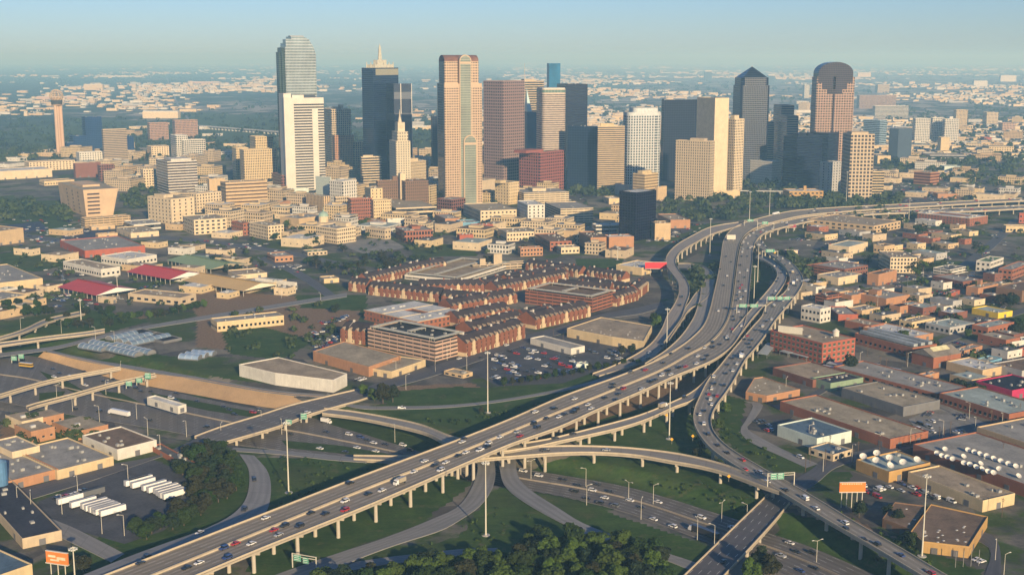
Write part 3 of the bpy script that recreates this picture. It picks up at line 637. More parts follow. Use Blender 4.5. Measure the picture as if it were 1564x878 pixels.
# kind | label | xleft xcorner xright ytop ybase angle | wall | roof | facade | options
table('''
o|beige grid-fronted tower behind the white striped tower|496 508 538 167 262 62|beige|tan|grid|ph=[(.3,.5,.3,.6,4),(.6,.75,.3,.6,8)],sp=4.2
o|narrow dark navy tower left of the tall twin-arched granite tower|659 661 672 177 262 72|-|dark|curtain|glass=(.005,.011,.03)
o|mauve granite tower with a fine square window grid, right of the arched tower|739 768 801 124 287 48|mauve|dgrey|grid|sp=5.6,fh=5.4,r=.68,glass=(.03,.02,.03)
o|beige striped tower with a mast, half hidden behind the mauve tower|790 800 830 124 270 66|beige|tan|band|ph=[(.1,.6,.2,.7,3)]
o|dark tower with fine pale stripes behind the round-cornered banded one|849 864 896 129 272 55|navy|dgrey|band|sp=5,hh=.7,glass=(.006,.01,.03)
o|red granite office block with square windows at the foot of the towers|793 824 863 233 294 50|red|brown|grid|sp=5.4,fh=5.2,r=.62,ph=[(-.35,.3,.2,.8,4)]
o|dark blue glass block on the left side of the gold striped office block|895 911 912 193 292 72|-|dark|curtain|glass=(.006,.014,.035),d=55,w=6
o|gold and brown striped office block beneath the blue slab tower|911 912 953 193 295 80|sand|tan|band|ph=[(.1,.6,.2,.7,5)],glass=(.06,.045,.05),fh=3.6
o|wide black-blue slab tower with a plain flat top|1008 1012 1064 153 276 74|-|dark|curtain|glass=(.003,.007,.022),ph=[(-.0,.1,.1,.9,2)]
o|tallest beige hotel tower with a blank sunlit end wall|1061 1088 1109 150 300 24|cream|sand|blank|nu=0
o|slimmer beige tower standing right of the tallest hotel tower|1106 1119 1133 182 299 38|cream|sand|grid|sp=4,r=.5,ph=[(.2,.7,.3,.7,6)]
o|broad greyish beige grid tower in front of the hotel towers|1030 1083 1089 216 308 60|beige|tan|grid|sp=4,r=.5,fh=4.4,glass=(.05,.045,.04),ph=[(.1,.9,.2,.6,4)]
o|rose and gold striped stepped tower, tallest step|1178 1190 1209 161 264 60|pink|dgrey|band|glass=(.03,.03,.06)
o|lower front step of the rose and gold striped tower|1188 1199 1216 177 268 60|pink|dgrey|band|glass=(.03,.03,.06)
o|lowest left wing of the rose and gold striped tower|1168 1170 1180 186 262 60|pink|dgrey|band|glass=(.03,.03,.06)
o|dark navy faceted office block with flat roof left of the grey bank|1194 1215 1253 209 287 35|navy|dark|band|glass=(.004,.008,.024),hh=.62,ph=[(.2,.5,.3,.7,5),(.6,.8,.3,.7,5)]
o|dark navy block behind, between the faceted block and the cream tower|1234 1262 1284 203 278 45|navy|dark|band|glass=(.004,.008,.024),hh=.62
o|cream grid tower with dark blue shaded side, rooftop dishes|1283 1295 1331 205 306 58|beige|sand|grid|sp=6.,fh=5.8,r=.66,hh=.62,glass=(.025,.016,.018),ph=[(.1,.8,.2,.8,3)]
b|tan striped annex right of the cream grid tower|1318 1328 1349 262 300 58|sand|sand|band|
b|grey concrete bank block with dark slot, between the dark towers|1251 1262 1283 248 294 40|grey|grey|punch|
b|white low office block with fine grid in front of the pyramid tower|1141 1178 1193 247 282 40|white|white|grid|sp=2,r=.5,glass=(.25,.24,.22)
o|black glass cube tower beside the curving ramp|945 971 1001 294 368 46|-|white|curtain|glass=(.003,.003,.014),fh=3.6,nu=5
o|tan eight storey office block behind the black glass cube|966 984 1004 266 307 46|sand|sand|band|glass=(.20,.14,.08),ph=[(.0,.7,.2,.6,5)]
b|plain tan block attached below the tan office block|1000 1004 1018 286 309 50|tan|tan|blank|
b|tan windowless wall building to the right of the black cube|993 1000 1024 341 367 64|tan|tan|blank|
b|long low orange-tan brick building right of the black cube|1004 1024 1054 336 349 64|orange|tan|blank|
c|ochre church hall with a pale roof by the highway|1195 1205 1257 292 309 70|gold|white|punch|sp=7,ph=[(.5,.58,.4,.5,7)]
b|low grey garden pavilion with sloping roof below the blue slab|939 960 966 284 300 30|grey|grey|blank|
b|low sunlit podium under the beige hotel towers|1088 1090 1130 292 303 60|sand|sand|blank|
o|square tower of beige stripes beyond the convention hall|158 160 196 198 250 78|beige|sand|band|fh=3.8,glass=(.07,.06,.06),ph=[(.02,.98,.02,.98,.6)]
o|cobalt glass hotel block, tallest slab beside the ball tower|130 133 158 179 232 70|-|blue|curtain|glass=(.008,.028,.085),d=30
o|low cobalt glass wing left of the hotel slab|110 113 133 208 234 70|-|blue|curtain|glass=(.008,.028,.085),d=30
o|lowest cobalt glass wing at the foot of the ball tower|102 104 118 218 236 70|-|blue|curtain|glass=(.008,.028,.085),d=30
o|cobalt glass wing right of the square striped tower|194 196 206 208 240 70|-|blue|curtain|glass=(.008,.028,.085),d=30
h|maroon brick block, left one of the far pair|226 229 258 188 214 75|granite|brown|grid|sp=4
h|maroon brick block, right one of the far pair|264 268 303 184 213 75|granite|brown|grid|sp=4
b|white civic block with a tall upper storey|262 270 288 207 246 70|white|white|grid|
b|white glass-fronted civic block with pale frame|276 280 315 214 246 75|white|white|grid|sp=5,r=.8
b|cream low blocks in front of the white civic building|225 232 262 224 243 70|cream|sand|punch|
o|big white civic tower with a hollow frame and black stripes|240 258 303 247 298 70|white|brown|band|fh=4.4,ph=[(.2,.9,.2,.8,3)],glass=(.05,.03,.03)
b|narrow cream building left of the white hollow-frame tower|216 220 240 259 288 72|cream|sand|punch|
b|pale cream government block with many small windows, left part|227 263 298 304 343 50|cream|sand|punch|sp=4,maxwin=96,ph=[(.1,.5,.4,.8,4)]
b|pale cream government block, right part beside the ochre court|290 301 339 296 325 50|cream|grey|punch|sp=4
b|salmon court building with black window stripes|338 346 409 279 318 72|tan|tan|band|fh=5,hh=.4,glass=(.08,.05,.04)
b|tan block behind the salmon court building|318 321 345 274 312 60|tan|sand|blank|
o|beige stepped hotel tower, tallest centre part|384 392 419 209 280 62|sand|sand|grid|sp=3.4,r=.5
o|beige stepped hotel tower, left shoulder|356 362 386 226 277 62|sand|sand|grid|sp=3.4,r=.5
o|beige stepped hotel tower, right shoulder|368 374 425 229 285 66|sand|sand|grid|sp=3.4,r=.5
b|tan low-rise with even windows at the foot of the striped white tower|457 463 489 239 289 66|sand|sand|punch|sp=3.6
o|orange-lit grand old hotel with green mansard roof|500 512 542 207 263 60|orange|green|grid|sp=3.6,r=.5,ph=[(.3,.7,.3,.7,7)]
b|brown and tan block right of the old hotel|536 541 557 217 262 60|tan|tan|grid|
b|white-striped office block below the blue glass twin tower|551 553 583 240 280 76|cream|sand|band|ph=[(.1,.6,.2,.8,3)]
b|tan crenellated old block below the blue glass twin tower|556 566 601 233 268 60|tan|brown|punch|ph=[(.3,.5,.3,.6,5)]
o|cream pinstripe office block with a deep cornice|604 628 655 247 307 48|cream|sand|grid|sp=1.6,r=.5,hh=.8,ph=[(.0,.6,.2,.7,4)]
b|pale ribbed office building, wide left one|483 505 507 271 312 50|mint|white|grid|sp=2.4,r=.4,hh=.9,glass=(.25,.27,.24)
b|white building with slotted corners right of the pale ribbed one|504 524 546 277 318 50|white|white|grid|sp=5,r=.4
o|brown grid hotel, left wing of the pair|575 577 611 276 318 78|brown|brown|grid|sp=3.4,r=.55,ph=[(.7,.98,.2,.7,6)],glass=(.03,.025,.02)
o|brown grid hotel, right wing with a tan end wall|610 619 655 277 320 72|brown|brown|grid|sp=3.4,r=.55,glass=(.03,.025,.02)
b|cream blank service tower between the brown hotel wings|609 612 620 265 318 72|cream|sand|blank|
b|low cream podium with long balconies below the brown hotel|565 605 667 318 333 74|cream|sand|band|
o|cream art-deco building stepping down, upper part|558 567 585 288 334 60|sand|sand|punch|sp=3.4,r=.5
o|cream art-deco building stepping down, lower right part|566 571 598 306 336 68|sand|sand|punch|sp=3.4,r=.5
b|brown brick office block left of the art-deco building|532 536 569 304 336 72|brick|tan|grid|sp=3.,r=.6
b|greyish tan block left of the brown brick office block|511 513 534 301 331 70|beige|sand|grid|sp=3
b|ribbed tan block with a dark roof|468 494 505 300 326 42|tan|dark|grid|sp=4,r=.3,hh=.9
b|long pale mint wall building beside parked cars|421 424 472 290 308 78|mint|sand|blank|
g|white parking decks behind the pale mint wall|408 420 430 284 304 60|white|sand|garage|
b|plum brick low block behind the parking decks|416 430 453 268 292 62|dbrick|brown|grid|
b|small orange brick building amid parked cars|417 430 444 309 321 60|orange|brown|blank|
b|long tan museum-like building with a pale roof|428 457 497 334 352 50|tan|grey|blank|ph=[(.5,.56,.5,.7,3)]
b|cream temple-like building with a dark portico|381 410 434 345 367 40|cream|sand|punch|sp=4
b|cream institutional building with ribs and a white end wall|483 515 544 349 373 48|cream|grey|punch|sp=3.4,ph=[(.7,.98,.2,.7,4)]
b|pale boxy building with small openings by the street|280 297 347 336 359 66|cream|sand|punch|sp=7
b|small ruined red brick block next to the pale boxy building|354 372 382 341 360 40|brick|brown|punch|
b|cream department store with a blank wall, left portion|708 735 757 276 304 52|beige|sand|blank|
b|tan department store wing full of small windows|756 777 793 279 313 50|sand|sand|punch|sp=3,ph=[(-.5,.0,.2,.6,4)]
g|cream parking decks behind the pale studio block|782 800 869 295 314 66|cream|grey|garage|ph=[(.3,.6,.4,.8,4)]
g|cream parking decks with a ramp, nearer to the black cube|832 856 906 319 341 66|cream|grey|garage|
b|pale studio block with a white sunlit front|790 806 832 313 343 66|white|white|punch|sp=4
b|low cream loft row with stepped front|708 734 789 322 340 66|cream|sand|punch|sp=5
b|dark brick block beside the arched tower's base|668 690 711 305 326 50|dbrick|grey|grid|
b|low white windowless box at the edge of downtown|590 592 623 335 348 80|white|white|blank|
b|low brick shed left of the white box|558 580 592 338 348 45|orange|grey|blank|
s|low beige shops with an orange wall|558 588 597 350 366 50|beige|grey|punch|sp=4
s|brick office with white rooftop boxes by the green lawn|604 618 661 353 370 70|brick|grey|grid|sp=4,ph=[(.4,.7,.4,.8,3)]
b|low brick warehouse behind the blue shed|664 680 702 334 345 58|orange|grey|blank|
b|small turquoise shed near downtown|697 706 733 340 349 66|sky|grey|blank|
b|red-painted low block right of the turquoise shed|718 722 753 344 356 72|vred|tan|blank|
b|small red brick cube by the street corner|698 702 723 359 369 70|vred|brown|blank|
b|bright orange brick three storey block|791 795 829 379 392 72|orange|grey|punch|sp=4
s|long cream low-rise with arched front|760 774 820 355 369 68|cream|sand|punch|sp=4
s|brick warehouse with a pale shed behind the townhouses|817 840 873 369 383 60|brick|brown|punch|sp=5
s|white stepped studio near the black cube|904 910 948 344 357 74|white|white|band|
s|orange brick garage row below the white studio|884 902 926 363 384 60|orange|brown|blank|
s|white-topped orange wall building by the dark parking lot|923 930 968 362 379 74|orange|white|blank|
s|small cream house beside the brick warehouse|850 857 885 378 388 70|cream|sand|punch|
b|low cream church-like block with a pointed front|922 930 946 303 312 66|sand|white|blank|
g|unfinished concrete garage with machinery on top|717 722 806 405 414 70|beige|tan|garage|ph=[(.15,.25,.3,.6,6),(.4,.55,.3,.6,11)]
b|white shed with a red billboard next to the fly-over ramp|941 980 1012 409 421 50|sand|white|blank|
g|white-roofed garage behind the townhouses, farther one|618 700 782 427 434 62|white|tan|garage|nu=0
g|long flat-roofed garage with yellowish rim amid townhouses|802 905 940 456 477 55|brick|brown|garage|nu=0
g|large parking garage with beige striped long front and brick end|562 665 713 522 552 50|pink|mint|garage|
w|white long shed in the car storage yard|810 872 893 532 542 40|white|grey|blank|nu=0
w|small pale shed at the edge of the car storage yard|876 880 900 556 563 60|mint|mint|blank|
w|small tan hut beside the street and grass|678 707 722 572 578 50|tan|sand|punch|sp=6
w|white shed with yellow band between freeway lanes|225 272 285 620 631 50|white|white|blank|nu=0
w|long orange painted low warehouse along the street, left end|0 12 90 735 750 47|orange|grey|blank|d=60
w|mid section of the orange warehouse row with cream wall|60 88 174 718 733 47|sand|grey|blank|d=55
w|white-walled end of the warehouse row near the freeway|120 180 240 686 703 47|white|brown|blank|d=42
w|grey-roofed brown building with skylights, upper left of warehouse row|0 20 62 690 712 47|cream|grey|blank|d=30
w|navy-roofed warehouse with skylights at the left edge|-90 35 95 822 838 36|beige|dark|blank|nu=9
w|tan hall with pale blue roof in the bottom left corner|-140 0 51 878 905 52|sand|ltb|blank|nu=0
b|flat brick building in the trees by the loop ramp|230 288 305 712 720 40|brick|dgrey|blank|nu=5
b|long terracotta low building with inner yards|92 130 222 383 394 60|vred|grey|blank|
b|market store with blue awning and tan roof|97 155 184 411 424 48|white|tan|punch|sp=5
b|white-roofed market store with red awning|155 195 240 396 408 55|white|white|punch|sp=5
b|plain tan box at the left edge behind the parked cars|-40 -5 37 354 376 60|tan|tan|blank|
b|tan gabled-looking hall at the left edge by the market|-60 -10 66 433 447 60|sand|grey|blank|
b|low tan shop row left of the market|-40 0 44 458 470 60|sand|grey|punch|sp=6
b|white curved low office with a round lobby|190 205 246 343 352 66|white|grey|band|
b|long low tan parking structure with salmon ramp|124 130 200 334 348 66|tan|tan|garage|
b|low tan warehouse strip|146 150 180 358 364 72|tan|sand|blank|
b|low long white shed row|178 200 243 356 364 66|cream|sand|blank|
b|long white L-shaped building by the boulevard, rear wing|348 362 408 420 427 58|cream|tan|blank|
b|long white L-shaped building by the boulevard, front wing|390 450 454 432 443 60|white|brown|punch|sp=6
b|long cream two storey strip building with dark windows|285 332 434 492 507 58|sand|grey|punch|sp=4,nu=6,d=20
b|small orange brick diner with grey roof|408 420 448 392 401 66|orange|grey|punch|
b|low green-roofed hut by trees|463 470 500 385 391 70|beige|green|punch|
b|tiny tan octagonal hut at the boulevard junction|488 495 518 426 433 66|sand|sand|blank|
b|low dark-roofed hall on the left|136 140 176 346 352 70|tan|tan|blank|
b|convention hall block with pillars|38 45 115 248 262 76|cream|sand|punch|
b|convention hall with a long white roof|-40 0 80 262 275 76|cream|white|blank|
b|white terraces beside the ball tower|117 122 160 233 250 76|white|white|punch|
b|mauve brick hall with a blank front|113 116 155 250 272 76|dbrick|brown|blank|
b|mauve brick hall right of the blank one|150 153 176 252 277 70|dbrick|brown|grid|
b|low sunlit base of the convention hall|60 68 114 277 284 76|sand|tan|punch|
w|wide tan-roofed low workshop below the highway|1232 1334 1375 345 357 45|tan|tan|punch|sp=9
w|pale cream metal shed with ridge roof|1265 1296 1325 377 390 50|cream|mint|blank|nu=0
b|cream three storey villa-like office block|1341 1359 1399 393 417 58|cream|tan|punch|sp=3.6,fh=3.6
w|tan workshop with a blue chair on its roof|1334 1350 1366 376 388 40|tan|brown|punch|
b|small red tiled cottage group in the middle of the lots|1400 1425 1440 355 361 40|brick|brown|punch|
b|long yellow and brown low strip with parked vans|1452 1480 1494 354 361 30|sand|brown|blank|
b|brick block with orange end wall at the crossroads|1324 1341 1369 419 437 45|orange|brown|blank|
b|grey-roofed brick shop row left of the crossroads|1242 1290 1325 411 426 40|dbrick|grey|punch|
b|rubble-roofed brick garage row near the dense ramp|1230 1275 1300 412 425 38|brick|tan|garage|
s|white mural shop with open bays|1248 1280 1316 424 436 38|cream|grey|blank|
s|row of dark-roofed brick workshops, left|1245 1262 1286 452 466 36|brick|brown|garage|
s|orange gabled brick workshop behind the crossroads shops|1282 1300 1328 451 465 36|orange|grey|blank|
s|brick workshop with stair tower and orange gable|1310 1353 1389 456 470 36|orange|grey|blank|ph=[(.2,.4,.5,.8,4)]
s|black-roofed brick workshop with bright orange end|1358 1374 1407 468 480 36|orange|black|blank|
s|grey roofed shop with pale tan end wall|1294 1316 1344 474 482 36|tan|grey|blank|
s|low vermilion-walled corner shop|1263 1280 1310 480 491 60|vred|grey|blank|
b|cream four storey block behind the red water-tower building|1223 1252 1268 472 494 40|white|white|punch|sp=4
b|five storey red brick loft building carrying the water tower|1176 1255 1305 524 557 32|vred|tan|punch|sp=4.6,fh=4.1,r=.72,maxwin=98,glass=(.07,.11,.08),nu=4
s|tan cubic shop with large windows in the lots|1373 1392 1428 492 502 36|sand|sand|punch|sp=5
s|dark roofed brick building with orange corner|1290 1330 1350 497 508 36|brick|tan|blank|
w|white-roofed depot with an orange end wall|1318 1390 1425 515 525 34|orange|white|blank|
w|long brick freight hall with striped skylight roof|1305 1393 1430 531 548 30|brick|grey|punch|sp=5,fh=6,r=.5
w|brick freight hall head house with gable|1392 1425 1467 546 563 30|brick|tan|blank|
s|grey shop cluster with white front|1413 1450 1488 500 511 34|grey|mint|punch|
s|pale roof brick shop right of the grey cluster|1484 1508 1548 500 514 36|brick|mint|punch|sp=5
s|bright yellow painted shop row|1484 1524 1546 478 487 32|yellow|mint|blank|
s|royal blue painted shop beside the yellow row|1426 1457 1462 463 470 30|royal|tan|blank|
s|red roofed shop near the tree at the crossroads|1438 1447 1466 450 456 50|vred|grey|blank|
s|brick hall with tan gable front and chimney|1475 1493 1524 440 453 40|orange|tan|blank|ph=[(.4,.5,.5,.8,5)]
s|wide maroon brick flat building far right|1424 1470 1500 430 441 30|dbrick|grey|punch|
h|white and brick townhouse row by the railway bridge|1490 1512 1532 400 416 50|white|green|punch|
h|white and brick townhouse row at the right edge|1524 1545 1575 412 428 50|brick|grey|punch|
h|tan two storey apartment house on the right|1531 1536 1580 345 355 60|sand|sand|punch|
h|orange tall brick block cut by the right edge|1554 1556 1600 326 341 60|vred|brown|punch|
s|white low shop with dark openings under the long lawn|1425 1450 1475 412 421 40|white|dgrey|garage|
w|maroon roofed wide sheds at right edge, upper|1520 1560 1610 444 462 40|brown|brown|blank|
w|small brick office with pale roof on the long red block|1402 1412 1434 573 582 34|orange|white|blank|
w|long red brick block with grey mottled roof|1360 1431 1436 601 613 34|brick|grey|punch|sp=7,d=95,w=34
w|brown roofed brick workshop with white murals|1180 1241 1300 580 592 30|dbrick|tan|blank|nu=1
w|dark roofed annex with green-grey wall|1240 1268 1318 585 598 30|green|dark|blank|
w|long red-brown brick warehouse with tan roof, one bright end wall|1191 1359 1417 670 686 30|brick|sand|blank|nu=11
w|long blue-grey warehouse with tan roof and sunlit cream end|1285 1379 1435 621 636 30|slateb|sand|blank|nu=7
w|cream-walled shop with turquoise roof and orange end wall|1187 1247 1300 669 687 32|mint|blue|blank|nu=8
s|little grey annex with striped shopfront|1235 1272 1301 694 705 38|beige|blue|punch|
w|long red brick building with many satellite dishes on the roof|1394 1600 1700 752 772 28|brick|grey|blank|nu=4
w|yellow-walled hall with orange end and six satellite dishes|1307 1357 1420 720 737 30|gold|mint|blank|nu=2
w|tan brick depot with vans in its open yard|1386 1500 1549 764 782 28|sand|tan|blank|nu=5
w|long brick row with arched windows behind the pale car park|1434 1540 1600 632 650 28|brick|mint|punch|sp=4,fh=5,r=.6
w|tan brick hall with a round court mark on its roof, right edge|1491 1610 1700 690 706 28|tan|grey|blank|
w|pale roofed workshop with orange trim near the bushes|1445 1500 1535 565 578 32|tan|white|blank|
w|black roofed workshop with magenta front wall|1490 1545 1600 596 611 30|magenta|black|blank|
w|brown roofed tan shed at the right edge|1515 1560 1640 566 580 30|grey|brown|blank|
s|orange brick shop with clutter on its roof|1440 1455 1500 540 549 40|orange|grey|blank|
s|turquoise tin shed near the cluttered roofs|1490 1510 1530 552 560 40|sky|mint|blank|
s|brick corner shop at the right edge with red front|1550 1558 1600 535 545 40|vred|grey|blank|
w|white box shed by the road at the right edge|1532 1545 1600 522 532 30|white|blue|blank|
o|grey-blue office block with a red corner, right of the arched-top tower|1317 1342 1353 184 226 40|ltblue|mint|band|
o|slender slab with dark left side and white right side|1356 1370 1391 197 246 40|slate|grey|blank|
h|white residential tower with grey mansard, left of the three|1392 1396 1419 181 221 66|white|slatem|grid|
h|white residential tower with grey mansard, middle of the three|1418 1422 1440 180 220 66|white|slatem|grid|
h|white residential tower with grey mansard, right of the three|1437 1441 1463 182 222 66|white|slatem|grid|
b|long pink-brown office block far behind on the right|1308 1312 1368 146 166 76|pink|tan|band|
b|white far block with green-glass top|1332 1336 1387 162 180 76|white|mint|band|
h|white block seen between the towers|1213 1216 1235 155 170 70|white|white|grid|
h|beige tower block beyond the residential towers|1455 1459 1477 168 193 66|sand|sand|grid|
b|orange-tan office block amid the far car parks|1395 1420 1434 264 283 40|orange|sand|band|glass=(.1,.03,.02)
b|low concrete hall with a tilted front|1398 1420 1476 237 246 60|grey|sand|band|
b|low sunlit concrete stage house|1431 1436 1449 210 236 60|sand|sand|blank|
b|beige concert hall with low green dome|1328 1340 1360 238 250 60|sand|tan|blank|
h|tan apartment block among the far trees|1500 1510 1548 224 236 66|sand|sand|punch|
b|red roofed small school among the far trees|1497 1503 1515 210 218 66|vred|brown|blank|
b|orange brick low store beside the far highway|1424 1432 1462 296 303 70|orange|sand|blank|
b|greenish greenhouse-like pavilion by the far car parks|1436 1442 1468 254 264 70|mint|mint|blank|
h|far pinkish block at the right with many windows|1524 1530 1550 188 204 70|pink|tan|grid|
h|far cream block left of the pinkish one|1500 1506 1524 172 192 70|cream|sand|grid|
h|far beige block among haze on the right|1336 1340 1358 130 142 76|beige|sand|grid|
h|pale far twin block left of the arched-top tower|1225 1228 1236 130 150 76|white|white|grid|
''' .replace('|ltb|','|blue|').replace('slateb','dgrey').replace('slatem','slateroof').replace('slateroof','dgrey'))

def ringb(name,label,cat,xl,xc,xr,yt,yb,th,wall,roof,t,fh=3.4,style='grid'):
    P,w,d,h=frame(xl,xc,xr,yt,yb,th); th=face_angle(xl,xc,xr,th); r=thing(name,label,cat,(P[0],P[1],0),R(th)); BL.append((P,R(th),w,d,h,r)); wc=WC[wall]
    for nm,x0,x1,y0,y1 in (('front_wing',0,w,0,t),('rear_wing',0,w,d-t,d),('left_wing',0,t,t,d-t),('right_wing',w-t,w,t,d-t)):
        m=MB(); m.box(x0,x1,y0,y1,0,h,0,1); m.build(nm,[paint(wc,.8,.12,.12),roofmat(RC[roof])],r)
        m=MB(); m.box(x0-.1,x1+.1,y0-.1,y0+.3,h,h+.5); m.box(x0-.1,x0+.3,y0+.3,y1+.1,h,h+.5); m.build('parapet',paint(WC['cream'],.8,.1,.2),r)
    ns=max(1,int(h/fh)); me=ringmesh(w,d,h/ns*.25,h/ns*.75,facade(wc,(.05,.05,.05),5.,.5,.3,.9))
    for k in range(ns): link('window_band',me,r,(0,0,k*h/ns))
    rnd=random.Random(3)
    for i in range(8): m=MB(); m.box(-1.5,1.5,-1,1,0,1.3); m.build('rooftop_unit',flat((.5,.5,.47)),r,(rnd.uniform(.05,.95)*w,rnd.choice((t*.5,d-t*.5)),h))
    return r,w,d,h
ringb('courtyard_building','pale flat building with an open courtyard in the townhouse quarter','building',556,638,716,492,507,45,'brick','white',26)
ringb('apartment_building','red and cream four storey apartments round a court, pale flat roof','apartment building',1400,1480,1508,334,346,40,'brick','white',16)
# raised pale canopies on the garage decks
for k in ('white-roofed garage behind the townhouses, farther one','long flat-roofed garage with yellowish rim amid townhouses','large parking garage with beige striped long front and brick end'):
    r_,w_,d_,h_=T3[k]; cv=paint((.60,.56,.42),.6)
    for nm,x0,x1,y0,y1 in (('canopy',1,w_-1,1.5,6),('canopy',1,w_-1,d_-6,d_-1.5),('canopy',1,6,7,d_-7),('canopy',w_-6,w_-1,7,d_-7),('canopy',10,w_-10,d_*.5-2.5,d_*.5+2.5)):
        m=MB(); m.box(x0,x1,y0,y1,h_+1.6,h_+1.9)
        for px_ in (x0+.3,x1-.5):
            for py_ in (y0+.3,y1-.5): m.box(px_,px_+.2,py_,py_+.2,h_-.8,h_+1.6)
        m.build(nm,cv,r_)
# long parallel roof monitors on the freight hall
r_,w_,d_,h_=T3['long brick freight hall with striped skylight roof']
for i in range(3):
    m=MB(); y0=3; x=w_*(.12+.3*i); m.yz([(2,h_),(d_-2,h_),(d_-2,h_+.1),(2,h_+.1)],x,x+w_*.16); m.box(x,x+w_*.16,2,d_-2,h_+.1,h_+2.2); m.build('roof_monitor',roofmat((.34,.37,.38)),r_)
r_,w_,d_,h_=T3['brick freight hall head house with gable']
m=MB(); m.yz([(-.5,h_),(d_+.5,h_),(d_/2,h_+5)],-.5,w_+.5); m.build('gable_roof',roofmat((.24,.21,.17)),r_)
m=MB(); m.yz([(d_*.28,h_+3.2),(d_*.46,h_+5.4),(d_*.46,h_+4.7),(d_*.28,h_+2.6)],w_*.2,w_*.8); m.build('skylight',paint((.65,.6,.35)),r_)
# silver carports round the loft building
def carport(label,p0,p1,dep,hh=3.2,col=(.42,.47,.50)):
    A=G(*p0);B=G(*p1); L=math.dist(A,B); a=math.atan2(B[1]-A[1],B[0]-A[0]); r=thing('carport',label,'carport',(A[0],A[1],0),a,'silver carports'); m=MB(); m.yz([(0,hh),(dep,hh+.5),(dep,hh+.7),(0,hh+.2)],0,L); m.build('roof',paint(col,.5,.12,.3,.5,.2),r)
    for i in range(max(2,int(L/9))+1):
        for y in (.4,dep-.4): m=MB(); m.box(-.1,.1,-.1,.1,0,hh+(.4 if y>1 else 0)); m.build('post',flat((.3,.3,.3)),r,(min(L-.2,.2+i*9),y,0))
for i,(a,b,dp) in enumerate((((1252,566),(1340,580),6),((1262,561),(1300,567),6),((1300,570),(1345,578),6),((1320,563),(1370,573),6),((1303,559),(1340,565),5),((1172,548),(1186,531),8),((1205,545),(1232,552),6),((1190,542),(1204,546),6))):
    carport(['long silver carport in front of the loft building, nearest','short silver carport against the loft building corner','silver carport behind the nearest long one','long silver carport second from the freight hall','silver carport along the freight hall','silver canopy beside the crowded ramp','silver canopy along the loft building left side','small silver canopy left of the loft building'][i],a,b,dp)
# blue silo at the left edge
P=G(2,752); r=thing('storage_tank','blue cylindrical tank at the left edge by the orange wall','tank',(P[0],P[1],0)); m=MB(); m.cyl(0,0,0,18,4,4,0,16); m.build('shell',paint((.10,.22,.38),.5),r); m=MB(); m.cyl(0,0,18,19.5,4,.6,0,16); m.build('cap',paint((.15,.28,.42),.5),r)

def polyb(name,label,cat,px,h,wall,roof,group=None,dots=0):
    """building of irregular plan: photographed corners of its roof, at height h"""
    W=[G(a,b,h) for a,b in px]; ar=sum(W[i][0]*W[(i+1)%len(W)][1]-W[(i+1)%len(W)][0]*W[i][1] for i in range(len(W)))
    if ar<0: W=W[::-1]
    o=W[0]; L=[(x-o[0],y-o[1]) for x,y in W]; r=thing(name,label,cat,(o[0],o[1],0)); wc=WC[wall]; n=len(L)
    m=MB(); m.prism(L,-.3,h-.6,0,1); m.build('wall',[paint(wc,.8,.14,.15),roofmat(RC[roof])],r)
    cx=sum(p[0] for p in L)/n; cy_=sum(p[1] for p in L)/n; k=.985; m=MB()
    for i in range(n):
        a,b=L[i],L[(i+1)%n]; ai=(cx+(a[0]-cx)*k,cy_+(a[1]-cy_)*k); bi=(cx+(b[0]-cx)*k,cy_+(b[1]-cy_)*k)
        m.quad((*a,h-.6),(*b,h-.6),(*b,h),(*a,h)); m.quad((*bi,h-.6),(*ai,h-.6),(*ai,h),(*bi,h)); m.quad((*a,h),(*b,h),(*bi,h),(*ai,h))
    m.build('parapet',paint(tuple(min(1,c*1.15) for c in wc),.8,.1,.2),r)
    dme=MB().box(-1.6,1.6,-.1,.1,0,3.2).mesh('door',[flat((.13,.12,.12))])
    for i in range(n):
        a,b=L[i],L[(i+1)%n]
        if math.dist(a,b)>14 and wall!='white':
            for t in (.25,.7): link('door',dme,r,(a[0]+(b[0]-a[0])*t,a[1]+(b[1]-a[1])*t,0),math.atan2(b[1]-a[1],b[0]-a[0]))
    rnd=random.Random(int(px[0][0])); 
    for i in range(dots):
        u,v=rnd.random(),rnd.random(); u,v=.1+.8*u,.1+.8*v; a,b,c,d=L[0],L[1],L[2],L[-1]
        x=(a[0]*(1-u)+b[0]*u)*(1-v)+(d[0]*(1-u)+c[0]*u)*v; y=(a[1]*(1-u)+b[1]*u)*(1-v)+(d[1]*(1-u)+c[1]*u)*v
        m=MB(); m.box(-.6,.6,-.4,.4,0,.2); m.build('skylight',flat((.62,.62,.58)),r,(x,y,h-.6),.5)
    xs=[p[0] for p in W]; ys=[p[1] for p in W]; BL.append(((min(xs),min(ys)),0,max(xs)-min(xs),max(ys)-min(ys),h,r)); return r
polyb('warehouse','golden brick hall with skylight dots near the bottom right','warehouse',[(1410,826),(1480,834),(1509,788),(1422,769),(1391,811)],6,'gold','brown',dots=18)
polyb('warehouse','brown roofed hall beside the tall light mast','warehouse',[(1348,791),(1392,808),(1416,772),(1367,766)],5,'brown','brown',dots=5)
polyb('warehouse','triangular graffiti-covered brick warehouse by the ramp','warehouse',[(1139,598),(1171,604),(1222,594),(1165,575),(1152,577)],5.5,'orange','sand',dots=8)

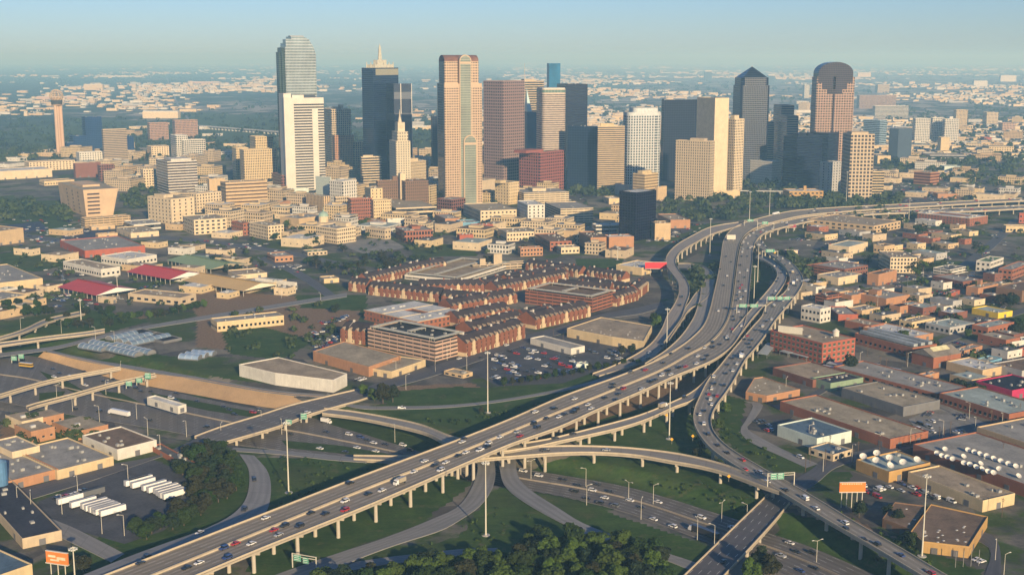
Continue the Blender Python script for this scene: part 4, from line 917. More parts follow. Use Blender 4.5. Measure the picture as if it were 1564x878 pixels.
polyb('warehouse','long white windowless warehouse with brown roof by the sunken freeway','warehouse',[(365,556),(425,545),(530,570),(509,580),(420,569)],9.5,'white','tan')
polyb('warehouse','wide tan-roofed brick hall behind the loading yard','warehouse',[(478,536),(525,521),(612,543),(563,560)],8,'orange','sand')
polyb('warehouse','lower tan-roofed front building of the brick hall by the street','warehouse',[(565,562),(613,544),(650,549),(598,567)],5.5,'sand','sand')
polyb('warehouse','tan industrial hall with open loading bays in the car yard','warehouse',[(866,501),(918,484),(996,497),(983,521),(935,514)],8,'sand','tan',dots=14)
# ---------------------------------------------------------------- landmark towers
def root_at(name,label,cat,xl,xc,xr,yt,yb,th):
    P,w_,d,h=frame(xl,xc,xr,yt,yb,th); th=face_angle(xl,xc,xr,th); r=thing(name,label,cat,(P[0],P[1],0),R(th)); BL.append((P,R(th),w_,d,h,r)); return r,w_,d,h
def bands(root,w,d,z0,z1,fh,mat,hh=.52,off=(0,0),name='window_band',e=.06):
    ns=max(1,int((z1-z0)/fh)); f=(z1-z0)/ns; me=ringmesh(w,d,f*.25,f*(.25+hh),mat,e)
    for k in range(min(ns,95)): link(name,me,root,(off[0],off[1],z0+k*f))
WH=paint((.60,.56,.48),.7,.08,.05)
# tallest tower: green glass with stepped and rounded shoulders
r,w_,d,h=root_at('office_tower','tallest tower, green mirror glass with stepped rounded top','office tower',434,442,488,56,284,74)
d=36.; hz=lambda y,x=460,yb=284: HT(G(x,yb),y)
S=lambda x:(x-442)/46*w_
prof=[(0,0),(w_,0),(w_,hz(84)),(S(486),hz(76)),(S(483),hz(69)),(S(479),hz(63)),(S(474),hz(58)),(S(470),hz(56)),(S(452),hz(56)),(S(452),hz(60)),(S(447),hz(60)),(S(447),hz(66)),(S(443.5),hz(66)),(S(443.5),hz(72)),(0,hz(72))]
m=MB(); m.xz(prof,0,d,0); m.box(S(443),S(478),-2.,0,0,hz(60),0)
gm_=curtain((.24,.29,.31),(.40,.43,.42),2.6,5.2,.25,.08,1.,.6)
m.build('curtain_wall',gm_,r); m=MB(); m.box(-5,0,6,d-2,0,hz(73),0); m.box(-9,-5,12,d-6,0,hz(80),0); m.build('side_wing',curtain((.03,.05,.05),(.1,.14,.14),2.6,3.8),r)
m=MB(); m.box(S(452),S(472),8,20,hz(56),hz(55.4)+1,0); m.build('roof',flat((.3,.3,.3)),r)
# white tower with black stripes
r,w_,d,h=root_at('office_tower','white tower with black horizontal stripes and blank white slab at its left','office tower',432,450,498,150,292,66)
m=MB(); m.box(0,w_,0,26,0,h,0); m.build('wall',WH,r)
ns=34; f=h/ns; me=ringmesh(w_,26,f*.24,f*.78,facade(WC['white'],(.018,.012,.014),50,1.5,.3,0))
for k in range(ns-2): link('window_band',me,r,(0,0,k*f))
m=MB(); m.box(w_*.62,w_*.80,-1.2,0,0,h*.88,0); m.box(-w_*.06,w_*.05,-1.2,0,0,h,0); m.build('pier',WH,r)
m=MB(); m.box(-14,-.1,4,34,0,h+8,0); m.box(-15,-1,-1,4,0,h+1,0); m.build('service_slab',WH,r)
m=MB(); m.box(2,w_*.75,5,22,h,h+5,0); m.box(w_*.4,w_*.75,3,5.5,h,h+5.3,1); m.build('penthouse',[WH,flat((.07,.08,.1),.2)],r)
# dark blue twin tower with white crown
r,w_,d,h=root_at('office_tower','dark blue glass twin tower with a white spired crown','office tower',556,573,611,104,278,52)
cb=curtain((.004,.012,.04),(.02,.03,.055),2.8,3.9,.2,.1,.9)
m=MB(); m.box(0,w_,0,d,0,h); m.build('curtain_wall',cb,r)
m=MB(); m.box(w_*.1,w_-.2,-.25,.1,h-14,h-2); m.build('pale_band',flat((.3,.28,.2),.4),r)  # paler strip near the top of the glass
crn=MB()
def spire(x,y,z,hh,rr):
    crn.cyl(x,y,z,z+hh*.75,rr,rr*.55,0,6); crn.cyl(x,y,z+hh*.75,z+hh,rr*.5,.1,0,6)
for i in range(5):
    for j in (0,4) if 0<i<4 else range(5): spire(w_*(.14+.18*i),d*(.14+.18*j),h,7 if (i+j)%2 else 12,1.6)
crn.box(w_*.15,w_*.85,d*.15,d*.85,h,h+6); crn.box(w_*.32,w_*.68,d*.32,d*.68,h+6,h+15); spire(w_*.5,d*.5,h+15,46-15,4.2)
crn.build('crown',paint((.50,.47,.37),.6),r)
# its lower companion: stands behind and to the right
r,w_,d,h=root_at('office_tower','lower dark blue glass slab with white corner lines, right of the spired twin tower','office tower',592,604,631,128,280,60)
m=MB(); m.box(0,w_,0,d,0,h); m.build('curtain_wall',curtain((.004,.012,.04),(.07,.08,.10),2.2,40.,.22,.1,.9),r)
m=MB(); m.box(w_*.36,w_*.40,-.3,0,0,h); m.box(w_*.97,w_,-.3,0,0,h); m.build('corner_line',WH,r)
# stepped white tower with clock box and needle
r,w_,d,h=root_at('office_tower','stepped white tower with a clock box and needle spire','office tower',596,606,628,216,308,58)
WC2=paint((.56,.49,.36),.75,.08,.05); wf=facade((.56,.49,.36),(.06,.05,.04),4.2,.5,.3,.2)
m=MB(); m.box(0,w_,0,d,0,h); m.build('wall',WC2,r); bands(r,w_,d,2,h,3.9,wf)
h2=hz(202,612,308); m=MB(); m.box(w_*.15,w_*.9,d*.1,d*.9,h,h2); m.build('upper_stage',WC2,r)
bands(r,w_*.75,d*.8,h,h2,3.9,wf,off=(w_*.15,d*.1))
h3=hz(188,612,308); m=MB(); m.box(w_*.3,w_*.78,d*.3,d*.75,h2,h3); t_=m.build('clock_box',WC2,r)
m=MB(); m.cyl(0,0,0,.3,3.2,3.2,0,16); c_=m.build('clock_face',flat((.5,.42,.28)),t_,(w_*.54,d*.3,(h2+h3)/2)); c_.rotation_euler=(math.pi/2,0,0)
m=MB(); m.cyl(w_*.54,d*.52,h3,h3+8,3.5,2.,0,8); m.cyl(w_*.54,d*.52,h3+8,hz(168,612,308),1.6,.2,0,6); m.build('spire',WC2,r)
# granite tower with barrel vault and arched windows
r,w_,d,h=root_at('office_tower','pink granite tower with brown barrel vault and tall arched window','office tower',673,682,733,94,314,70)
d=38.; gr_=paint((.50,.36,.235),.6,.08,.05); vg=curtain((.12,.15,.12),(.40,.38,.28),2.2,3.9,.2,.1,.9); sc=w_/51.
hy=lambda y:HT(G(700,314),y); X_=lambda x:(x-682)*sc
m=MB(); m.box(0,w_,4,d,0,hy(94),0); m.build('upper_shaft',gr_,r)
m=MB(); m.box(-2.5,w_*1.06,-3,d+2,0,hy(128),0); m.build('lower_shaft',gr_,r)
gf=facade((.50,.36,.235),(.06,.035,.03),4.,.66,.25,.3)
bands(r,w_,d-4,hy(128)+1,hy(94),4.,gf,off=(0,4)); bands(r,w_*1.06+2.5,d+5,3,hy(128)-6,4.,gf,off=(-2.5,-3))
for nm,xa,xb,yt_,yo,rr in (('arched_window',702,720,84,-4.4,1),('lower_arched_window',707,727,207,-7.5,2)):
    a,b=X_(xa),X_(xb); R_=(b-a)/2; zt=hy(yt_)-R_; pts=[(a,0),(b,0)]+[(a+R_+R_*math.cos(t),zt+R_*math.sin(t)) for t in np.linspace(0,math.pi,13)]
    m=MB(); m.xz(pts,yo,6,0); o_=m.build(nm,gr_,r)
    k=.86; pts2=[(a+R_*(1-k),2),(b-R_*(1-k),2)]+[(a+R_+R_*k*math.cos(t),zt+R_*k*math.sin(t)) for t in np.linspace(0,math.pi,13)]
    m=MB(); m.xz(pts2,yo-.2,yo,0); m.build('glazing',vg,o_)
    m=MB(); m.box(a+1,b-1,yo-.5,yo-.2,zt-4.2,zt-.8); m.build('sill_band',gr_,o_)
R_=d*.26; zt=hy(94); pts=[(4,zt),(d,zt)]+[(4+(d-4)/2+(d-4)/2*math.cos(t),zt+R_*math.sin(t)) for t in np.linspace(0,math.pi,15)][1:-1]
m=MB(); m.yz(pts,0,w_); m.build('barrel_vault_roof',roofmat((.20,.10,.075)),r)
m=MB(); m.box(-3.2,-2.5,1,d-2,0,hy(128)); m.box(-.5,0,8,d-4,0,zt); m.build('side_glazing',curtain((.03,.06,.09),(.1,.1,.12),2.4,3.9),r)
# banded tower with rounded front
r,w_,d,h=root_at('office_tower','round-cornered tower of thin brown and white bands','office tower',825,828,864,136,288,72)
def rounded(w,d,rad,n=6):
    p=[]
    for cx,cy_,a0 in ((w-rad,rad,-90),(w-rad,d-rad,0),(rad,d-rad,90),(rad,rad,180)):
        for i in range(n+1): a=R(a0+90*i/n); p.append((cx+rad*math.cos(a),cy_+rad*math.sin(a)))
    return p
def rband(w,d,rad,hh,mat,e=.08):
    p=rounded(w+2*e,d+2*e,rad); m=MB(); u=0; q=[(x-e,y-e) for x,y in p]
    for i in range(len(q)):
        a,b=q[i],q[(i+1)%len(q)]; l=math.dist(a,b); m.quad((*a,0),(*b,0),(*b,hh),(*a,hh),0,((u,0),(u+l,0),(u+l,1),(u,1))); u+=l
    for z in (0,hh): 
        q2=[(x,y,z) for x,y in q]; m.face(q2 if z else q2[::-1])
    return m.mesh('window_band',[mat])
d=w_; m=MB(); m.prism(rounded(w_,d,w_*.14),0,h,0,1); m.build('wall',[paint((.52,.43,.34)),roofmat(RC['white'])],r)
me=rband(w_,d,w_*.14,1.9,facade((.52,.43,.34),(.06,.045,.05),3,1.5,.2,.3))
for k in range(int((h-8)/3.9)): link('window_band',me,r,(0,0,2+k*3.9))
me=rband(w_,d,w_*.14,5,facade((.2,.25,.2),(.10,.16,.13),6,.8,.2,.2)); link('crown_band',me,r,(0,0,h-7))
m=MB(); m.prism([(x*.96+w_*.02,y*.96+d*.02) for x,y in rounded(w_,d,w_*.14)],h,h+1.5); m.build('roof_rim',WH,r)
# white-blue grid tower with rounded corner
r,w_,d,h=root_at('office_tower','white gridded tower whose rounded corner shades from white to blue','office tower',953,957,1009,172,287,66)
d=40; m=MB(); m.prism(rounded(w_,d,11),0,h,0,1); m.build('wall',[paint((.55,.57,.56)),roofmat(RC['mint'])],r)
me=rband(w_,d,11,3.1,facade((.55,.57,.56),(.015,.025,.045),5.,.62,.2,.12))
for k in range(int((h-2)/4.9)): link('window_band',me,r,(0,0,1.5+k*4.9))
m=MB(); m.prism([(x*.75+w_*.18,y*.8+d*.1) for x,y in rounded(w_,d,11)],h,h+8,0,1); m.build('penthouse',[paint((.55,.57,.56)),roofmat(RC['mint'])],r)
# blue glass tower whose top slices to a point, in front a lower block
r,w_,d,h=root_at('office_tower','bright blue glass tower peeping over the striped towers','office tower',836,838,855,97,236,70)
m=MB(); m.box(0,w_,0,20,0,h); m.build('curtain_wall',curtain((.02,.13,.25),(.02,.11,.22),3,3.9),r)
r,w_,d,h=root_at('office_tower','blue glass block with sharp sunlit fin, left of the brown banded tower','office tower',802,805,826,171,276,68)
m=MB(); m.box(0,w_,0,24,0,h); m.build('curtain_wall',curtain((.02,.07,.15),(.05,.1,.17),3,3.9),r)
ht=hz(135,806,276); m=MB(); m.v+=[(0,0,h),(w_*.35,0,h),(0,24,h),(0,4,ht)]; m.f+=[(0,1,3),(1,2,3),(2,0,3)]; m.m+=[0]*3; m.u+=[((0,0),)*3]*3; m.build('fin',flat((.45,.6,.6),.2),r)
# mast behind the mauve tower
P=G(801,270); m=MB(); m.cyl(0,0,0,HT(P,97),1.6,.3,0,6); o_=m.build('radio_mast',flat((.55,.5,.4)),None,(P[0],P[1],0)); tag(o_,'slender antenna mast rising behind the mauve grid tower','mast')
# pyramid-topped tower
r,w_,d,h=root_at('office_tower','dark blue glass tower ending in a pyramid','office tower',1122,1127,1171,131,279,60)
d=w_; nb=curtain((.004,.010,.032),(.022,.025,.035),3.4,3.9,.26,.15,.8)
def octo(w,c,x0=0): return [(x0+c,x0),(x0+w-c,x0),(x0+w,x0+c),(x0+w,x0+w-c),(x0+w-c,x0+w),(x0+c,x0+w),(x0,x0+w-c),(x0,x0+c)]
m=MB(); m.prism(octo(w_,4),0,h); m.build('curtain_wall',nb,r)
h2=hz(119,1146,279); m=MB(); m.prism(octo(w_-3,6,1.5),h,h2); m.build('shoulder',nb,r)
m=MB(); q=octo(w_-3,6,1.5); m.prism(q,h2,h2+.1); cx=w_/2; zt=hz(102,1146,279); a=[(4,4,h2),(w_-4,4,h2),(w_-4,w_-4,h2),(4,w_-4,h2)]
for i in range(4): m.face([a[i],a[(i+1)%4],(cx,cx,zt)])
m.build('pyramid',curtain((.015,.025,.045),(.03,.04,.06),3,3.9),r)
m=MB(); m.cyl(cx,cx,zt-1,zt+1.5,.8,.3); m.build('finial',WH,r)
# arched tower with the slot
r,w_,d,h=root_at('office_tower','pink gridded tower with rounded arch top pierced by tall slot','office tower',1236,1241,1298,118,276,68)
d=34.; pk=(.40,.265,.19); pm_=paint(pk,.6,.08,.05); pf=facade(pk,(.014,.010,.014),5.,.68,.2,.12); dg=curtain((.018,.02,.035),(.13,.09,.08),3.4,3.9,.22,.1)
hh_=lambda y:HT(G(1266,276),y); X_=lambda x:(x-1241)/57*w_; b0=hh_(142)
m=MB(); m.box(0,w_,0,d,0,b0); m.build('wall',pm_,r); bands(r,w_,d,2,b0,4.8,pf,.62)
sa,sb=X_(1265.5),X_(1269.5)
for nm,a,b in (('left_pier',0,sa),('right_pier',sb,w_)):
    m=MB(); m.box(a,b,0,d,b0,h); o_=m.build(nm,pm_,r); bands(o_,b-a,d,b0,h,4.8,pf,.62,off=(a,0),name='window_strip')
R_=(X_(1295)-X_(1243))/2; cxx=(X_(1295)+X_(1243))/2; z1=h; zt=hh_(95)
pts=[(X_(1243),z1),(X_(1295),z1)]+[(cxx+R_*math.cos(t),z1+8+(zt-z1-8)*math.sin(t)) for t in np.linspace(0,math.pi,17)]
m=MB(); m.xz(pts,-1,d+1); m.build('arched_top',dg,r)
m=MB()
for xa,xb,ya,yb_ in ((1249,1265.5,118,137),(1269.5,1287,118,137),(1243,1249,118,127),(1287,1295,118,127),(1257,1280,137,144)): m.box(X_(xa),X_(xb),-.4,0,hh_(yb_),hh_(ya))
m.build('dark_glazing',dg,r)
m=MB(); m.box(X_(1266.5),X_(1268.5),-1.6,0,0,hh_(144)); m.build('centre_line',dg,r)
# needle tower with a ball of struts
P=G(92,238); r=thing('observation_tower','concrete needle tower carrying a round ball-shaped head','tower',(P[0],P[1],0))
zt=HT(P,137); k=zt/98.; cm_=paint((.52,.36,.24),.7,.08,.02)
for i in range(4):
    a=R(20+90*i) if i<3 else 0; rr=8 if i<3 else 0
    m=MB(); m.cyl(0,0,0,zt*.80,(4.2 if i<3 else 5.5),(3.9 if i<3 else 5.),0,10); m.build('shaft',cm_,r,(rr*math.cos(R(20+120*i))*(i<3),rr*math.sin(R(20+120*i))*(i<3),0))
m=MB(); m.cyl(0,0,zt*.76,zt*.78,11,14,0,20); m.cyl(0,0,zt*.855,zt*.875,14,11,0,20); m.build('deck_ring',cm_,r)
m=MB(); m.cyl(0,0,zt*.78,zt*.855,13,13.5,0,20); m.build('window_drum',facade((.4,.35,.28),(.05,.05,.05),2.5,.7),r)
m=MB(); Rb=16.; zc=zt-Rb
def sp(a,b): return (Rb*math.cos(a)*math.cos(b),Rb*math.sin(a)*math.cos(b),zc+Rb*math.sin(b))
for i in range(12):
    for j in range(-3,6):
        a=2*math.pi*(i+.5*(j%2))/12; b=j*math.pi/11; a2=2*math.pi*(i+.5*((j+1)%2)+(0 if (j%2) else 0))/12; b2=(j+1)*math.pi/11
        m.bar(sp(a,b),sp(a2,b2),.55); m.bar(sp(a,b),sp(a+math.pi/6,b),.5)
m.build('geodesic_lattice',paint((.55,.42,.28),.6),r)
# leaning-front civic hall
P=G(132,331); th=R(34); r=thing('city_hall','tan concrete hall with front wall leaning outward over its base','civic building',(P[0],P[1],0),th); sb_=paint((.56,.40,.25),.8,.12,.06)
w_=along(P,th,176); d=along(P,th+math.pi/2,94); h=HT(P,290); ov=w_*.16
m=MB()
b=[(0,0,0),(w_*.93,0,0),(w_*.93,d,0),(0,d,0)]; t=[(-ov*.45,-ov*.3,h),(w_+ov*.9,-ov*.3,h),(w_+ov*.9,d,h),(-ov*.45,d,h)]
for i in range(4): m.quad(b[i],b[(i+1)%4],t[(i+1)%4],t[i],0)
m.face(t,1); m.build('wall',[sb_,roofmat(RC['sand'])],r)
for k in range(6):
    f0=(k+.6)/7; z=h*f0; y=-ov*.3*f0-.3; m=MB(); m.box(w_*.06,w_*.48,y,y+1.5,z,z+h*.06); m.build('window_band',flat((.06,.04,.04),.3),r)
    for j in range(3):
        x=-ov*.45*f0-.3; m=MB(); m.box(x,x+1.5,d*(.2+.22*j),d*(.2+.22*j)+6,z,z+h*.06); m.build('window',flat((.08,.05,.04),.3),r)
m=MB(); m.box(w_*.2,w_*.8,d*.3,d*.8,h,h+3); m.build('penthouse',sb_,r)
# domed church
P=G(512,352); r=thing('church','cream church with a small green dome','church',(P[0],P[1],0),R(66)); cr_=paint(WC['cream'])
m=MB(); m.box(-22,16,0,30,0,12); m.build('wall',cr_,r); m=MB(); m.cyl(-6,15,12,20,7,7,0,12); m.build('drum',cr_,r)
m=MB(); 
for i in range(5): m.cyl(-6,15,20+[0,2.2,4,5.4,6.3][i],20+[2.2,4,5.4,6.3,7][i],[7.4,6.8,5.6,4,2.2][i],[6.8,5.6,4,2.2,.6][i],0,14)
m.cyl(-6,15,27,31,.8,.2); m.build('dome',flat((.30,.42,.34)),r)
for k in range(7):
    m=MB(); m.cyl(-20+k*5.5,-.8,0,9,.7,.6,0,8); m.build('column',cr_,r)

# ---------------------------------------------------------------- market sheds, greenhouses, skylights
def shed(label,p0,p1,depth,hh,roof,gable,ridge,name='market_shed',wallc='cream',th=None):
    """gabled open shed: p0,p1 base of the long front side in the photograph"""
    A=G(*p0);B=G(*p1); L=math.dist(A,B); a=math.atan2(B[1]-A[1],B[0]-A[0]); r=thing(name,label,'market shed',(A[0],A[1],0),a)
    m=MB(); e=1.5; m.yz([(-e,hh),(depth+e,hh),(depth/2,hh+ridge)],-e,L+e,0,1); m.build('roof',[roof if not isinstance(roof,tuple) else paint(roof,.5,.07,.05),paint(gable,.7,.05)],r)
    m=MB(); m.box(-e,L+e,depth/2-.8,depth/2+.8,hh+ridge-.3,hh+ridge+.5); m.build('ridge_cap',paint(tuple(k*.55 for k in roof),.6),r)
    pm=MB(); pm.box(-.25,.25,-.25,.25,0,hh); pme=pm.mesh('post',[flat((.45,.42,.36))])
    n=max(3,int(L/8))
    for i in range(n+1):
        for y in (0,depth): link('post',pme,r,(i*L/n,y,0))
    return r
shed('red-roofed market shed, lower of the two red ones',(91,447),(148,460),44,6,(.50,.06,.045),(.75,.72,.66),5)
shed('red-roofed market shed, upper of the two red ones',(196,423),(260,435),44,6,(.55,.06,.04),(.75,.72,.66),5)
shed('green-roofed market shed by the trees',(257,404),(322,418),48,5,(.26,.34,.15),(.35,.3,.2),4)
shed('yellow-roofed market shed with a round emblem',(282,437),(372,453),44,6,(.62,.42,.16),(.75,.68,.5),5)
def barrel(label,p0,p1,wd,hh,col,name='greenhouse'):
    A=G(*p0);B=G(*p1); L=math.dist(A,B); a=math.atan2(B[1]-A[1],B[0]-A[0]); r=thing(name,label,'greenhouse',(A[0],A[1],0),a)
    pts=[(wd/2+wd/2*math.cos(t),1+hh*math.sin(t)) for t in np.linspace(0,math.pi,9)]
    m=MB(); m.yz(pts,0,L,0,1); m.build('plastic_cover',[paint(col,.35,.2,.3,.6),paint((.2,.2,.2))],r)
    m=MB(); m.box(0,L,0,wd,0,1); m.build('base_wall',paint((.15,.15,.15)),r)
    hoop=MB()
    for i in range(8):
        t0,t1=math.pi*i/8,math.pi*(i+1)/8; hoop.bar((0,wd/2+(wd/2+.1)*math.cos(t0),1+(hh+.1)*math.sin(t0)),(0,wd/2+(wd/2+.1)*math.cos(t1),1+(hh+.1)*math.sin(t1)),.12)
    hm=hoop.mesh('hoop',[flat((.5,.52,.55))])
    for i in range(int(L/6)+1): link('hoop',hm,r,(min(L,i*6),0,0))
gb=(.17,.235,.31)
for i,(a,b) in enumerate((((119,532),(154,538)),((135,527),(170,534)),((160,536),(205,546)),((170,531),(225,543)),((172,521),(212,512)),((188,525),(235,514)),((202,529),(262,516)))):
    barrel(('silvery plastic tunnel greenhouse at the near left of its cluster','silvery tunnel greenhouse second from the left','wide pale tunnel greenhouse in the nearest row','long pale tunnel greenhouse at the right of the nearest row','blue-grey tunnel greenhouse at the back, leftmost','blue-grey tunnel greenhouse at the back, middle','blue-grey tunnel greenhouse at the back, rightmost')[i],a,b,9,3.,gb)
bld('nursery_building','navy flat-roofed nursery house among the greenhouses','greenhouse',212,250,278,521,525,50,'dgrey','black','blank',nu=0)
bld('nursery_building','smaller navy-roofed nursery house behind the greenhouses','greenhouse',196,225,246,512,515,50,'dgrey','black','blank',nu=0)
for i,(a,b) in enumerate((((272,549),(290,552)),((281,546),(300,549)),((291,543),(312,546)))):
    barrel(('small pale blue greenhouse of the right trio, nearest','small pale blue greenhouse of the right trio, middle','small pale blue greenhouse of the right trio, farthest')[i],a,(b[0]+12,b[1]-1),9,3,(.26,.36,.5))
bld('cement_works','beige cement depot with round hoppers near the red sheds','depot',150,172,178,455,464,66,'beige','grey','blank')
bld('cement_works','beige cement depot with a stair tower right of the first','depot',196,275,300,455,467,66,'beige','tan','punch',sp=9)
# ---------------------------------------------------------------- town-houses with gabled fronts
roofD=roofmat((.055,.042,.045)); BR=paint((.23,.09,.05),.8,.12,.3); CR_=paint((.58,.45,.28),.8,.1,.3)
wmT=winmesh(1.3,1.7,(.03,.03,.035))
gme={}
def gablemesh(mat,gw,h,rise,key):
    if key not in gme:
        m=MB(); m.xz([(-gw/2,0),(gw/2,0),(gw/2,h),(0,h+rise),(-gw/2,h)],-.9,3.,0); m.xz([(-gw/2-.3,h-.1),(0,h+rise-.1),(gw/2+.3,h-.1),(0,h+rise+.35)],-1.0,3.1,1)
        gme[key]=m.mesh('gabled_bay',[mat,paint((.34,.27,.19))])
    return gme[key]
def terrace(label,p0,p1,depth,hh,rise=5.,step=6.4,ends=True,base=True):
    hh=hh*.8; A=G(*p0);B=G(*p1); L=math.dist(A,B); a=math.atan2(B[1]-A[1],B[0]-A[0]); r=thing('townhouse_row',label,'townhouse row',(A[0],A[1],0),a,'gabled brick townhouse rows')
    m=MB(); m.box(0,L,0,depth,0,hh); m.build('wall',BR,r)
    m=MB(); m.yz([(-.6,hh-.2),(depth+.6,hh-.2),(depth/2+2,hh+rise),(depth/2-2,hh+rise)],-.4,L+.4); m.build('roof',roofD,r)
    for e in (-.5,L+.1): 
        m=MB(); m.yz([(-.4,hh-.3),(depth+.4,hh-.3),(depth/2,hh+rise+.8)],e,e+.5); m.build('gable_end',BR,r)
    if base: m=MB(); m.box(-.12,L+.12,-.12,depth+.12,0,3.2); m.build('cream_base',CR_,r)
    n=max(2,round(L/step)); ns=int(hh/3.2)
    for i in range(n):
        x=(i+.5)*L/n; k=i%5==1; g_=link('gabled_bay',gablemesh(CR_ if k else BR,3.5,hh-.2,2.0,(k,round(hh))),r,(x,0,0))
        link('gabled_bay',g_.data,r,(x,depth,0),math.pi)
    nwin=0
    for i in range(n*2):
        x=(i+.5)*L/(n*2)
        for f in range(ns):
            nwin+=1
            if nwin>90: break
            link('window',wmT,r,(x,-.95 if False else -.1 if i%1 else -.1,f*3.2+1),0) if abs(((x*n/L)%1)-.5)>.24 else link('window',wmT,r,(x,-.95,f*3.2+1),0)
    pm=MB(); pm.box(-.2,.2,0,depth,0,.3); 
    for i in range(0,n,4):
        m=MB(); x=(i+1)*L/n
        m.yz([(0,hh),(depth,hh),(depth/2,hh+rise+1.2)],x-.2,x+.2); m.build('party_wall',paint((.60,.55,.47)),r)
    for i in range(1,n,3):
        m=MB(); m.box(-.7,.7,-.6,.6,hh,hh+rise+2); m.build('chimney',WH if i%2 else BR,r,((i+.1)*L/n,depth*.42,0))
T_=[('four storey brick terrace along the street behind the car yard, right of the garage',(712,545),(802,516),20,14),
('brick terrace along the street with a corner tower',(818,503),(902,483),22,11),
('cream and brick terrace between flat garage and street',(941,468),(975,458),16,10),
('brick terrace end block beside the fly-over ramp',(976,455),(990,444),14,10),
('left end brick block with cream gable next to the parking garage',(520,522),(561,527),24,14),
('westernmost small brick gabled block at the green field',(532,444),(559,447),16,10),
('long brick terrace facing the field, bright in the sun',(563,450),(672,462),18,10),
('terrace continuing right of the long sunlit one',(674,464),(740,470),18,10),
('rear terrace with cream gables at the upper left of the quarter',(562,437),(640,418),16,9),
('rear terrace toward the unfinished garage',(636,418),(682,411),16,9),
('upper right terrace behind the quarter, left piece',(745,446),(800,431),18,9),('upper right terrace nearest the bright orange block',(802,412),(884,424),16,8),
('dark roofed inner terrace above the flat garage',(760,450),(868,428),18,9),('dark roofed inner terrace left of the flat garage',(690,480),(790,462),20,10),
('inner terrace beside the courtyard building',(700,500),(780,484),20,10),('inner terrace right behind the four storey terrace',(722,517),(800,497),20,10),
('upper inner terrace with a pale roof strip',(780,440),(868,420),18,9),('inner terrace between the flat garage and the red billboard',(880,440),(955,452),16,9),
('small brick terrace left of the red billboard shed',(895,424),(950,432),14,8),('inner terrace above the long yellowish garage',(850,446),(930,452),18,9),
('inner terrace left of the tan street terrace',(805,497),(850,487),18,10),('inner terrace under the white farther garage',(640,447),(760,446),16,9)]
for a in T_: terrace(*a)
# extra roof detail for the pale courtyard building and the flat garages: open wells
def roofbox(px,py,z,w_,d,hh,rz,mat,name,root=None,sub=0): pass
# water tower on the red loft building
P=G(1275,556); zt=HT(G(1275,545),525); P=G(1275,545); r=thing('water_tower','small white water tower on legs atop the red loft building','water tower',(P[0],P[1],HT(P,524)))
m=MB(); m.cyl(0,0,6,10,2.6,2.6,0,14); m.cyl(0,0,10,12.2,3.,.2,0,14); m.build('tank',WH,r)
for i in range(4):
    m=MB(); a=R(45+90*i); m.bar((3*math.cos(a),3*math.sin(a),0),(2*math.cos(a),2*math.sin(a),6),.15); m.build('leg',WH,r)
# dishes
dm=MB()
for k in range(4):
    r0,r1,z0,z1=[(0.05,1.,0,.15),(1.,1.9,.15,.6),(1.9,2.5,.6,1.2),(2.5,2.6,1.2,1.25)][k]; dm.cyl(0,0,z0,z1,r0,r1,0,14,False)
dme=dm.mesh('reflector',[flat((.66,.64,.58),.5)]); sm=MB(); sm.cyl(0,0,0,1.8,.35,.25,0,6); sme=sm.mesh('mount',[flat((.3,.3,.3))]); fmb=MB(); fmb.bar((0,0,.2),(0,0,2.2),.08); fme=fmb.mesh('feed_horn',[flat((.3,.3,.3))])
def dish(x,y,z,s=1.):
    P=G(x,y,z); r=thing('satellite_dish',None,'satellite dish',(P[0],P[1],z),R(random.uniform(-30,30)),'satellite dishes on the flat roofs'); r.scale=(s,s,s)
    q=link('reflector',dme,r,(0,0,1.7)); q.rotation_euler=(R(40),0,0); link('mount',sme,r); f=link('feed_horn',fme,r,(0,0,1.7)); f.rotation_euler=(R(40),0,0)
    auto(r,'round pale satellite dish on a roof')
for x,y in ((1478,690),(1488,693),(1496,696),(1507,699),(1517,703),(1528,707),(1540,711),(1551,715),(1431,695),(1438,699),(1447,701),(1455,704),(1443,689),(1471,700),(1472,710),(1481,712),(1490,716),(1499,719),(1508,723),(1517,725),(1497,711),(1526,719),(1555,730)): dish(x,y,6.5,.64)
for x,y in ((1318,701),(1339,696),(1338,707),(1358,703),(1359,715),(1379,710),(1400,706)): dish(x,y,6.5,.82)
